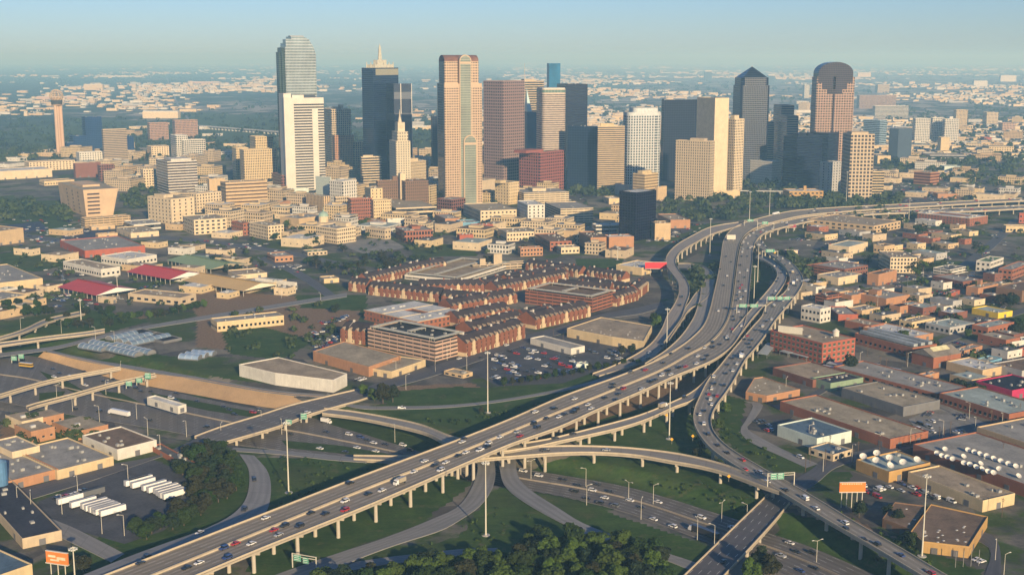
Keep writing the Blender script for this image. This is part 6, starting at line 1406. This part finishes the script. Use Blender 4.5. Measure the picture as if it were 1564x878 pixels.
for i in range(4): m=MB(); m.cyl(0,0,0,8,.16,.16,0,6); m.build('post',flat((.25,.24,.22)),r,(i*4,0,0))
for x,y in ((1018,640),(1058,672),(1026,677),(1113,734),(1136,475),(1152,505)):
    P=G(x,y,8); r=thing('warning_sign',None,'traffic sign',(P[0],P[1],8.1),0,'yellow diamond warning signs'); m=MB(); m.cyl(0,0,-.5,2,.06); m.build('post',galv,r); m=MB(); m.xz([(0,1.6),(1,2.6),(0,3.6),(-1,2.6)],-.1,0); m.build('diamond',flat((.85,.40,.02)),r); auto(r,'yellow diamond sign at the ramp edge')
# timber utility poles in the streets at right
upm=MB().cyl(0,0,0,11,.18,.13,0,6).mesh('pole',[flat((.12,.08,.05),.9)]); uca=MB().box(-1.3,1.3,-.08,.08,10,10.2).box(-1,1,-.08,.08,9,9.15).mesh('cross_arm',[flat((.14,.1,.07),.9)])
for x,y in ((1237,708),(1260,712),(1267,690),(1310,700),(1343,692),(1390,690),(1397,689),(1405,688),(1434,676),(1441,678),(1451,668),(1513,650),(1557,640),(1344,565),(1353,568),(1384,558),(1427,556),(1230,720),(1302,712),(1530,790),(1531,700),(1450,560),(1325,545),(860,528),(845,520),(610,565),(664,560),(1246,560),(1370,520),(1420,480)):
    P=G(x,y); r=thing('utility_pole',None,'utility pole',(P[0],P[1],0),R(random.choice((28,118))),'utility poles'); link('pole',upm,r); link('cross_arm',uca,r); auto(r,'dark timber utility pole')
# ---------------------------------------------------------------- trees
def leafmat(col,k):
    m,n,b=newmat('foliage'); f=ramp(n,noise(n,.45,3,coord(n)),.3,.7); oi=n.nodes.new('ShaderNodeObjectInfo').outputs['Random']
    x=mix(n,f,tuple(c*.6 for c in col),tuple(c*1.35 for c in col)); x=mix(n,mth(n,'MULTIPLY',oi,.45),x,(.03,.03,.012)); n.links.new(x,b.inputs['Base Color'])
    b.inputs['Roughness'].default_value=.8; b.inputs['Specular IOR Level'].default_value=.15; return m
LM=[leafmat((.022,.048,.010),0),leafmat((.060,.105,.016),1),leafmat((.030,.032,.014),2),leafmat((.016,.032,.015),3)]  # second green is brightened in colour to stand for sunlit clumps
BK=flat((.10,.075,.05),.9)
def crownmesh(seed,mat,n_cl=16,nl=70,name='crown'):
    q=np.random.RandomState(seed); V=[];  # unit crown: radius 1, height ~1.5 about z 1
    cl=[]
    for i in range(n_cl):
        a=q.uniform(0,6.283); rr=.62*math.sqrt(q.uniform(0,1)); z=q.uniform(.55,1.55); s=(1-((z-1.05)/.85)**2)**.5 if abs(z-1.05)<.85 else .3
        cl.append((rr*s*math.cos(a),rr*s*math.sin(a),z,q.uniform(.26,.46)))
    P=[];
    for x,y,z,r in cl:
        d=q.normal(size=(nl,3)); d/=np.linalg.norm(d,axis=1)[:,None]; d[:,2]=np.where(q.rand(nl)<.65,abs(d[:,2]),d[:,2])
        c=np.array([x,y,z])+d*r*q.uniform(.75,1.1,(nl,1))*[1,1,.8]
        nrm=d+q.normal(size=(nl,3))*.5; nrm/=np.linalg.norm(nrm,axis=1)[:,None]
        t=np.cross(nrm,[0,0,1.]+q.normal(size=(nl,3))*.3); t/=np.linalg.norm(t,axis=1)[:,None]; b=np.cross(nrm,t); s=q.uniform(.05,.11,(nl,1))
        P.append(np.stack([c-t*s-b*s,c+t*s-b*s*.7,c+t*s*.8+b*s,c-t*s+b*s*.8],1))
    P=np.concatenate(P).reshape(-1,3); n=len(P)//4
    me=bpy.data.meshes.new(name); me.vertices.add(n*4); me.vertices.foreach_set('co',P.ravel()); me.loops.add(n*4); me.loops.foreach_set('vertex_index',np.arange(n*4)); me.polygons.add(n); me.polygons.foreach_set('loop_start',np.arange(0,n*4,4)); me.polygons.foreach_set('loop_total',np.full(n,4)); me.update(calc_edges=True); me.materials.append(mat); return me
CR=[crownmesh(i,LM[i%4],18,95) for i in range(8)]
CRF=[crownmesh(20+i,LM[i%4],10,34) for i in range(4)]
tm=MB(); tm.cyl(0,0,-.05,.8,.07,.045,0,7)
for i in range(4):
    a=1.57*i+.4; tm.bar((0,0,.55),(.45*math.cos(a),.45*math.sin(a),1.15),.022)
TK=tm.mesh('trunk',[BK])
NT=[0]
TN=['dense dark green tree','sunlit-toned bright green tree','brownish green tree','deep bluish green tree']
def tree(x,y,r,hh,g='trees',k=None,z=None):
    z=h1(x,y) if z is None else z
    k=random.randrange(8) if k is None else k; NT[0]+=1; far=math.hypot(x,y)>1300
    o=thing('broadleaf_tree',None,'tree',(x,y,z),random.uniform(0,6.28),g); o.scale=(r,r,hh/1.75)
    link('crown',CRF[k%4] if far else CR[k],o); link('trunk',TK,o); auto(o,TN[k%4])
def blocked(x,y,mg=1.5):
    for b in BL:
        dx,dy=x-b[0][0],y-b[0][1]; u=dx*math.cos(b[1])+dy*math.sin(b[1]); v=-dx*math.sin(b[1])+dy*math.cos(b[1])
        if -mg<u<b[2]+mg and -mg<v<b[3]+mg: return True
    return False
RM=[]
for kk,r_ in ROADS.items():
    if r_.root is None or kk in('BR1','BR2','BR3','BR4','X','Fr'): 
        if kk!='I': RM.append((r_.mid[:,:2],r_.W.max()/2))
def onroad(x,y,mg=2.):
    for m_,w_ in RM:
        if np.hypot(m_[:,0]-x,m_[:,1]-y).min()<w_+mg: return True
    return False
def wood(px,n,r0,r1,group,ks=None,seed=1,gap=.75,avoid=True):
    W=poly_w(px); q=random.Random(seed); x0,y0=W.min(0); x1,y1=W.max(0); L=[]; t=0
    while len(L)<n and t<n*60:
        t+=1; x=q.uniform(x0,x1); y=q.uniform(y0,y1); r=q.uniform(r0,r1)
        if not inpoly(W,np.array([x]),np.array([y]))[0] or any(math.hypot(x-a,y-b)<(r+c)*gap*.8 for a,b,c in L): continue
        if avoid and (blocked(x,y,r*.5) or onroad(x,y,r*.5)): continue
        L.append((x,y,r)); tree(x,y,r,r*q.uniform(1.25,1.75),group,q.choice(ks) if ks else None)
wood([(500,858),(620,846),(700,832),(760,836),(860,834),(960,836),(1010,850),(1020,905),(480,915)],74,4.8,8.2,'trees of the bottom wood',[0,1,4,5,1,2,3],2)
wood([(265,705),(300,676),(345,690),(362,725),(362,760),(300,795),(220,828),(150,858),(125,885),(115,870),(130,830),(230,812),(300,775),(285,740)],62,4.,6.5,'trees of the loop ramp wood',[0,2,3,6,4,2],3)
for x,y,r in ((585,616,7),(600,614,6),(572,612,5),(555,604,4),(1298,567,6.5),(1002,500,6),(998,492,4.5),(1095,615,4),(1110,630,4),(1085,660,5),(1100,655,4),(1078,640,4),(1312,790,4.5),(1370,800,4),(1355,790,3.5),(1390,835,4),(1163,874,6),(1176,884,6),(1075,690,4),(1070,680,4),(1065,700,3.5),(1000,858,6),(735,632,2.5),(975,560,3),(950,543,4),(965,540,4),(1150,888,6)):
    P=G(x,y); tree(*P,r,r*1.9,'single trees')
for i in range(16):
    P=G(770+i*13,590-i*2.2); tree(*P,random.uniform(2.5,4),random.uniform(4,7),'bushes below the car yard',random.choice((0,2,3)))
for x,y in ((77,480),(76,497),(90,498),(102,488),(104,501),(118,500),(127,499),(137,500),(160,498),(168,498),(185,488),(194,488),(204,487),(212,486),(188,494),(229,486),(237,485),(244,484),(252,483),(265,480),(273,478),(280,476),(290,474),(300,472),(312,470)):
    P=G(x,y); tree(*P,random.uniform(3.5,5.5),random.uniform(6,9),'trees along the boulevard')
wood([(115,470),(170,478),(175,492),(120,480)],9,3.5,5.5,'trees along the boulevard',[0,3],5)
wood([(20,455),(90,460),(80,480),(10,490),(0,470)],12,4,6,'trees along the boulevard',[0,3],6)
wood([(1430,590),(1495,600),(1500,612),(1450,600)],9,4,5.5,'street trees at right',[0,3],7)
wood([(1490,490),(1560,500),(1555,512),(1500,500)],8,4.5,7,'street trees at right',[0,3],8)
for x,y,r in ((1407,443,9),(1392,417,9),(1410,415,8),(1420,415,7),(1400,425,7),(1325,405,8),(1428,387,7),(1455,376,8),(1465,372,7),(1403,362,10),(1410,358,9),(1310,372,6),(1500,392,9),(1490,385,8),(1350,360,7),(1545,470,8),(1530,468,7),(1540,440,6),(1240,440,6),(1478,515,4),(1380,520,5),(1290,470,5),(1260,405,6)):
    P=G(x,y); tree(*P,r,r*1.7,'street trees at right')
for x,y,r in ((310,345,9),(325,349,9),(440,350,9),(450,366,8),(470,372,9),(462,360,8),(480,376,8),(430,362,8),(420,368,7),(560,345,8),(552,347,7),(525,385,6),(530,520,6),(512,478,5),(865,475,5),(745,408,9),(752,406,8),(680,352,7),(735,350,7),(800,385,6),(1240,300,9),(560,365,6),(660,382,4),(672,383,4),(640,376,4),(648,379,4),(625,372,4),(632,374,4)):
    P=G(x,y); tree(*P,r,r*1.6,'street trees at the edge of downtown')
wood([(410,395),(470,402),(520,392),(620,395),(660,405),(560,425),(500,418),(440,410)],28,5,8,'trees between downtown and the townhouses',[0,3,2],9,.7)
wood([(320,400),(400,405),(400,425),(350,425)],12,5,7,'trees between downtown and the townhouses',[0,3],10)
print('trees',NT[0],'vehicles',NC[0])
# ---------------------------------------------------------------- masses nobody could count
def mass(name,label,pts,mats,nl=26,seed=5,kind='stuff'):
    q=np.random.RandomState(seed); P=[]
    for (x,y,z,r,hh) in pts:
        d=q.normal(size=(nl,3)); d/=np.linalg.norm(d,axis=1)[:,None]; d[:,2]=abs(d[:,2])
        c=np.array([x,y,z+hh*.35])+d*np.array([r,r,hh*.65])*q.uniform(.6,1.05,(nl,1)); nrm=d+q.normal(size=(nl,3))*.4; nrm/=np.linalg.norm(nrm,axis=1)[:,None]
        t=np.cross(nrm,[0.1,0,1.]); t/=np.linalg.norm(t,axis=1)[:,None]; b=np.cross(nrm,t); s=r*q.uniform(.16,.32,(nl,1))
        P.append(np.stack([c-t*s-b*s,c+t*s-b*s,c+t*s+b*s,c-t*s+b*s],1))
    P=np.concatenate(P).reshape(-1,3); n=len(P)//4
    me=bpy.data.meshes.new(name); me.vertices.add(n*4); me.vertices.foreach_set('co',P.ravel()); me.loops.add(n*4); me.loops.foreach_set('vertex_index',np.arange(n*4)); me.polygons.add(n); me.polygons.foreach_set('loop_start',np.arange(0,n*4,4)); me.polygons.foreach_set('loop_total',np.full(n,4)); me.update(calc_edges=True)
    for m_ in mats: me.materials.append(m_)
    me.polygons.foreach_set('material_index',np.repeat(q.randint(0,len(mats),n//nl),nl)); o=link(name,me); tag(o,label,name.replace('_',' '),kind=kind)
def scat(px,n,r0,r1,seed):
    W=poly_w(px); q=random.Random(seed); x0,y0=W.min(0); x1,y1=W.max(0); L=[]; t=0
    while len(L)<n and t<n*30:
        t+=1; u,v=q.uniform(min(p[0] for p in px),max(p[0] for p in px)),q.uniform(min(p[1] for p in px),max(p[1] for p in px)); x,y=G(u,v)
        if not inpoly(W,np.array([x]),np.array([y]))[0] or blocked(x,y): continue
        r=q.uniform(r0,r1); L.append((x,y,0,r,r*q.uniform(1.3,1.9)))
    return L
L=[]
for px,n in (([(0,315),(70,305),(110,322),(118,340),(60,338),(0,340)],48),([(175,250),(220,262),(235,300),(190,300),(170,275)],60),([(185,300),(228,305),(225,322),(195,318)],25),([(1010,312),(1130,300),(1200,318),(1130,335),(1080,345),(1010,330)],95),([(1135,300),(1300,308),(1380,300),(1370,318),(1200,320)],110),([(1345,240),(1400,238),(1420,258),(1350,265)],60),
    ([(870,285),(935,292),(930,306),(870,300)],40),([(1200,310),(1290,300),(1285,310),(1210,318)],40),([(1440,230),(1564,190),(1564,290),(1470,285),(1380,255)],260),([(1180,195),(1240,180),(1240,230),(1180,240)],50),([(1480,150),(1564,150),(1564,190),(1470,185)],160),([(1300,140),(1400,185),(1500,195),(1420,170)],60),
    ([(300,285),(345,295),(340,312),(300,310)],20),([(0,235),(90,220),(60,245),(0,250)],60),([(620,200),(700,230),(680,290),(640,280)],50),([(1100,260),(1240,250),(1230,300),(1140,300)],60),([(1300,310),(1400,330),(1390,345),(1290,345)],18),([(1180,390),(1240,400),(1270,420),(1230,430)],20),([(1040,440),(1060,410),(1095,400),(1100,420),(1060,500)],14)):
    L+=scat(px,n,5,9,len(L)+1)
for px,n in (([(1190,330),(1560,330),(1560,440),(1240,430)],70),([(1190,430),(1560,440),(1560,560),(1320,530)],60),([(230,360),(700,330),(900,360),(560,430),(400,420)],110),([(0,380),(260,400),(300,470),(0,470)],60),([(330,470),(520,470),(500,560),(340,540)],40),([(0,640),(120,640),(180,680),(20,700)],25),([(500,280),(900,290),(900,330),(500,330)],60),([(1180,255),(1560,260),(1560,310),(1300,310)],70)):
    L+=[l for l in scat(px,n,2.5,5,len(L)+1) if not onroad(l[0],l[1],1)]
MLM=[leafmat((.045,.07,.022),0),leafmat((.065,.085,.03),1),leafmat((.035,.055,.024),3)]
mass('tree_belt','green tree belts threading between downtown blocks and car parks',L,MLM,26)
L=[]; q=random.Random(77)
for i in range(7500):
    u=q.uniform(-100,1664); v=100+190*q.random()**1.7; x,y=G(u,v)
    f=math.sin(x*.0011+1.3)+math.sin(y*.0007+x*.0004)+.6*math.sin(x*.004+y*.002)
    if y<2900 or f<-.2+q.uniform(-.6,.6) or blocked(x,y): continue
    r=q.uniform(7,13)*(1+y/16000); L.append((x,y,0,r,r*.9))
mass('distant_woodland','bluish woods spreading over the plain to the horizon',L,[LM[0],LM[3]],9,9)
# brush on the grass verges
L=scat([(480,640),(700,650),(980,590),(900,600),(700,640)],60,.6,1.6,31)+scat([(820,700),(1150,750),(1170,790),(1000,750)],110,.5,1.4,32)+scat([(520,850),(740,760),(900,830),(700,840)],60,.5,1.3,33)+scat([(400,700),(690,700),(430,780)],90,.5,1.5,34)+scat([(1250,775),(1400,830),(1440,880),(1300,840)],40,.8,2,35)+scat([(1080,640),(1110,700),(1200,720),(1110,620)],40,.7,2.,36)
L=[(x,y,h1(x,y),r,hh) for x,y,z,r,hh in L if not onroad(x,y,.5) and h1(x,y)>-5]
mass('scrub','low scrub and weeds dotted over the grassy verges of the interchange',L,LM[:2],22,12)
# ---------------------------------------------------------------- small and distant buildings
q=random.Random(5)
cols=['cream','beige','tan','white','brick','grey','tan','sand','dbrick']; rcs=['tan','grey','white','brown','dgrey','sand','sand','mint','tan']
CW={'cream':'cream','beige':'beige','tan':'tan','white':'white','brick':'brick red','grey':'grey','orange':'orange brick','sand':'sandy','dbrick':'dark brick'}
def small(name,lab,x,y,w,d,h,a,wc,rc,grp,detail=True,near_=True):
    r=thing(name,None,lab.split()[-1],(x,y,0),a,grp)
    m=MB(); m.box(0,w,0,d,-.3,h,0,1); m.build('wall',[paint(WC[wc],.8,.12,.12),roofmat(RC[rc])],r)
    if h>11:
        ns=max(2,int(h/4)); me=ringmesh(w,d,h/ns*.25,h/ns*.75,facade(WC[wc],(.012,.014,.02),4.,.55,.25,.12))
        for k in range(ns): link('window_band',me,r,(0,0,k*h/ns))
        m=MB(); m.box(w*.3,w*.6,d*.3,d*.7,h,h+3); m.build('penthouse',paint(WC[wc],.8,.12,.12),r)
    elif detail:
        n=max(1,int(w/5)) if (x+y)%2>.9 else 1; wm=winmesh(1.5,1.2,(.03,.035,.04))
        for i in range(min(n,7)): link('window',wm,r,((i+.5)*w/n,0,h*.35))
        n=max(1,int(d/8)); 
        for i in range(min(n,5)): link('window',wm,r,(0,(i+.5)*d/n,h*.35),-math.pi/2)
        m=MB(); m.box(-.1,w+.1,-.1,.15,h,h+.7); m.box(-.1,.15,.15,d,h,h+.7); m.build('parapet',paint(tuple(min(1,k*1.1) for k in WC[wc])),r)
        m=MB(); m.box(w*.3,w*.3+3,d*.4,d*.4+2,h,h+1.6); m.build('rooftop_unit',flat((.5,.5,.48)),r)
    BL.append(((x,y),a,w,d,h,r)); auto(r,f'{CW[wc]} {lab} with {rc} roof'); return r
def fits(x,y,w,d,a,mg=4):
    for u in (-mg,w/2,w+mg):
        for v in (-mg,d/2,d+mg):
            X=x+u*math.cos(a)-v*math.sin(a); Y=y+u*math.sin(a)+v*math.cos(a)
            if blocked(X,Y,1) or onroad(X,Y,1): return False
            if any(abs(X-p)<4 and abs(Y-s)<4 for p,s,_ in USED): return False
    return True
def fill(px,n,wr,hr,th,seed,name='low_building',lab='low building',grp='low buildings',cs=cols,detail=True):
    W=poly_w(px); q=random.Random(seed); c=0; t=0
    xs=[p[0] for p in px]; ys=[p[1] for p in px]
    while c<n and t<n*50:
        t+=1; x,y=G(q.uniform(min(xs),max(xs)),q.uniform(min(ys),max(ys)))
        if not inpoly(W,np.array([x]),np.array([y]))[0]: continue
        w=q.uniform(*wr); d=q.uniform(wr[0],wr[1]*1.2); a=R(th)
        if not fits(x,y,w,d,a): continue
        small(name,lab,x,y,w,d,q.uniform(*hr),a,q.choice(cs),q.choice(rcs),grp,detail); c+=1
B_=['cream','beige','tan','cream','white','sand','sand','beige']
fill([(430,330),(1000,330),(960,395),(830,400),(600,375),(440,380)],34,(18,42),(6,16),66,1,cs=B_)
fill([(230,300),(560,290),(700,330),(560,345),(350,350)],26,(18,40),(10,24),66,2,cs=B_)
fill([(350,255),(700,240),(900,255),(900,300),(700,325),(480,290)],48,(20,40),(12,34),66,3,'mid_rise_building','mid-rise building','mid-rise buildings packed between the towers',B_)
fill([(100,230),(350,225),(350,290),(200,300)],20,(25,50),(8,26),72,4,cs=B_)
fill([(0,360),(260,345),(480,380),(480,460),(380,470),(260,440),(60,400)],22,(14,34),(5,8),66,6,cs=B_)
fill([(0,420),(90,430),(60,480),(0,490)],6,(14,30),(4,7),60,7)
fill([(1240,330),(1564,330),(1564,440),(1420,440),(1330,410),(1240,430)],26,(14,30),(5,9),35,8,cs=cols)
fill([(1190,430),(1400,440),(1564,440),(1564,560),(1430,560),(1320,520),(1230,470)],30,(12,26),(5,8),32,9,cs=['brick','dbrick','tan','cream','grey','beige','white','tan'])
fill([(1440,560),(1564,560),(1564,640),(1480,610)],6,(14,26),(5,7),30,10,cs=['brick','tan','grey'])
fill([(1600,300),(1800,300),(1800,560),(1640,560)],26,(14,30),(5,9),32,30,cs=['brick','tan','grey','white'])
fill([(1620,560),(1820,560),(1800,760),(1720,780)],8,(20,40),(5,8),30,31,cs=['brick','tan','grey'])
fill([(0,640),(120,650),(180,700),(60,720),(0,700)],8,(14,28),(5,8),47,11,cs=['cream','orange','tan'])
fill([(1180,265),(1564,255),(1564,320),(1380,300),(1300,300)],26,(20,45),(5,14),60,12,cs=B_)
fill([(1250,215),(1564,185),(1564,262),(1300,262)],24,(30,60),(8,26),66,13,cs=B_,detail=True)
fill([(0,225),(260,190),(420,210),(420,255),(200,240),(0,262)],22,(30,60),(6,14),72,14,cs=['cream','white','sand','pink' if 0 else 'tan'],detail=True)
fill([(1000,200),(1240,170),(1240,260),(1000,260)],14,(30,60),(10,40),60,15,cs=B_,detail=True)
# uncountable far-off parked cars
cm_=MB(); q=random.Random(9); cmat=[carpaint(c) for c in ('white','silver','black','red','blue','grey')]+[glassM]
for px,n in (([(380,320),(480,300),(500,335),(400,345)],90),([(20,335),(120,330),(170,350),(60,380)],90),([(240,370),(420,365),(480,420),(300,400)],110),([(640,330),(720,330),(800,345),(660,350)],70),([(1320,270),(1480,275),(1560,300),(1380,310)],190),([(990,345),(1080,340),(1060,370),(990,370)],60),([(820,345),(920,355),(900,380),(840,370)],60),([(1200,340),(1560,345),(1500,440),(1260,430)],200),([(1200,430),(1560,440),(1560,560),(1320,520)],170),([(1340,600),(1560,640),(1500,680)],30),([(400,300),(900,300),(900,360),(400,350)],200),([(0,400),(260,440),(200,470),(0,470)],100),([(480,500),(530,480),(520,540),(470,530)],30),([(0,170),(60,210),(200,225),(420,215)],0)):
    W=poly_w(px)
    for i in range(n):
        x,y=G(q.uniform(min(p[0] for p in px),max(p[0] for p in px)),q.uniform(min(p[1] for p in px),max(p[1] for p in px)))
        if not inpoly(W,np.array([x]),np.array([y]))[0] or blocked(x,y,1): continue
        a=R(q.choice((30,60,66,120,150))); k=q.choice((0,0,0,1,2,2,3,4,5)); c_,s_=math.cos(a),math.sin(a)
        for j in range(q.choice((1,1,2,3,5))):
            X,Y=x-s_*2.8*j,y+c_*2.8*j
            if blocked(X,Y,1): continue
            for (x0,x1,y0,y1,z0,z1,mi,tp) in ((-2.3,2.3,-.9,.9,.3,.9,k,0),(-1.5,1.1,-.8,.8,.9,1.45,6,.25)):
                i0=len(cm_.v); cm_.box(x0,x1,y0,y1,z0+.1,z1+.1,mi,k,tp)
                for v_ in range(i0,len(cm_.v)): p=cm_.v[v_]; cm_.v[v_]=(X+p[0]*c_-p[1]*s_,Y+p[0]*s_+p[1]*c_,p[2])
            k=q.randrange(6)
o=cm_.build('distant_parked_cars',cmat); tag(o,'countless parked cars far off between the buildings','parked cars',kind='stuff')
# the uncountable far suburbs
m=MB(); q=random.Random(21); N=0; WHm=[paint(WC[k],.8) for k in ('cream','white','sand','tan','grey')]
dens=lambda u:.35+.65*(u>780)
for i in range(26000):
    u=q.uniform(-60,1624); v=96+150*q.random()**1.35; x,y=G(u,v)
    if q.random()>dens(u) and not (200<u<420): continue
    f=math.sin(x*.0021+.7)+math.sin(y*.0016+x*.0009)+.8*math.sin(x*.0007-y*.0005+2)
    if f<q.uniform(-.6,1.4) or y<2950: continue
    k=1+y/16000; w_=q.uniform(8,30)*k*q.choice((1,1,1,2)); d=q.uniform(8,24)*k; hh=q.choice((4,5,6,8,8,12)) *(1 if y<8000 else 1.4)
    m.box(x,x+w_,y,y+d,0,hh,q.randrange(5),q.choice((1,1,0,2,4)),bottom=False); N+=1
for (u,v,n) in ((1010,100,0),):
    pass
o=m.build('distant_suburb',WHm); tag(o,'countless pale roofs of far suburbs fading into haze','suburb',kind='stuff')
# identifiable far objects
for lab,u0,u1,v,hh,wc in (('long pinkish hangar in the haze at far left',56,118,152,16,'pink'),('white slab hall right of the needle tower, far off',128,157,138,40,'sand'),('low white far mill with a silo by the river plain',218,272,181,26,'cream'),('long pale hangar at the far left centre',288,335,128,18,'pink'),('far flat factory on the horizon left of the tallest tower',150,220,118,16,'white'),
   ('far white block group at the right horizon, left one',1487,1508,133,45,'white'),('far white block group at the right horizon, right one',1528,1552,125,55,'white'),('far bluish tower beyond the hotel slabs',1076,1087,124,95,'slate'),('second far bluish tower left of the arched tower',1173,1183,130,80,'slate'),('far pair of pale blocks right of the arched tower',1310,1330,118,50,'cream')):
    A=G(u0,v); B=G(u1,v); r=thing('distant_hall',lab,'far building',(A[0],A[1],0),0,'large buildings on the plain'); mm=MB(); mm.box(0,B[0]-A[0],0,40,0,hh,0,1); mm.build('wall',[paint(WC[wc]),paint(WC['white'])],r)
    mm=MB(); mm.box(2,B[0]-A[0]-2,2,38,hh,hh+hh*.12); mm.build('roof',paint(WC['white']),r)
# far road running to the horizon and river viaduct
road('FR','highway',[(300,205),(284,180),(270,160),(262,140),(256,125),(252,112)],[(304,204),(288,180),(273,160),(265,140),(258,125),(253,112)],[.8],n=40,mat=roadmat((.25,.25,.25),.8,4,False))
P0=G(296,196); P1=G(434,207); L_=math.dist(P0,P1); r=thing('river_viaduct','long low viaduct crossing the green river plain at left','viaduct',(P0[0],P0[1],0),math.atan2(P1[1]-P0[1],P1[0]-P0[0])); vm=paint((.55,.53,.48))
m=MB(); m.box(0,L_,0,16,8,10.5); m.build('deck',vm,r)
for i in range(26): m=MB(); m.box(0,4,3,13,-.5,8); m.build('pier',vm,r,(i*L_/26+5,0,0))
# covered link bridge among the towers
P=G(1130,300); r=thing('rail_bridge','thin pale elevated track in front of the pyramid tower','viaduct',(P[0],P[1],0),R(-8)); m=MB(); m.box(0,110,0,6,9,10.2); m.build('deck',vm,r)
for i in range(4): m=MB(); m.box(0,1.5,2,4,-.3,9); m.build('pier',vm,r,(12+i*28,0,0))
# ---------------------------------------------------------------- haze
m=MB(); m.box(-45000,45000,-1500,52000,-8,330); hz_=m.mesh('haze',[]); 
hm=bpy.data.materials.new('haze_air'); hm.use_nodes=True; n=hm.node_tree; n.nodes.clear(); o_=n.nodes.new('ShaderNodeOutputMaterial'); pv=n.nodes.new('ShaderNodeVolumePrincipled')
pv.inputs['Color'].default_value=(.36,.70,1.,1); pv.inputs['Absorption Color'].default_value=(.60,.92,1,1); pv.inputs['Density'].default_value=HAZE; pv.inputs['Anisotropy'].default_value=0.
n.links.new(pv.outputs[0],o_.inputs['Volume']); hz_.materials.append(hm); o=link('haze',hz_); o['kind']='stuff'
resolve()
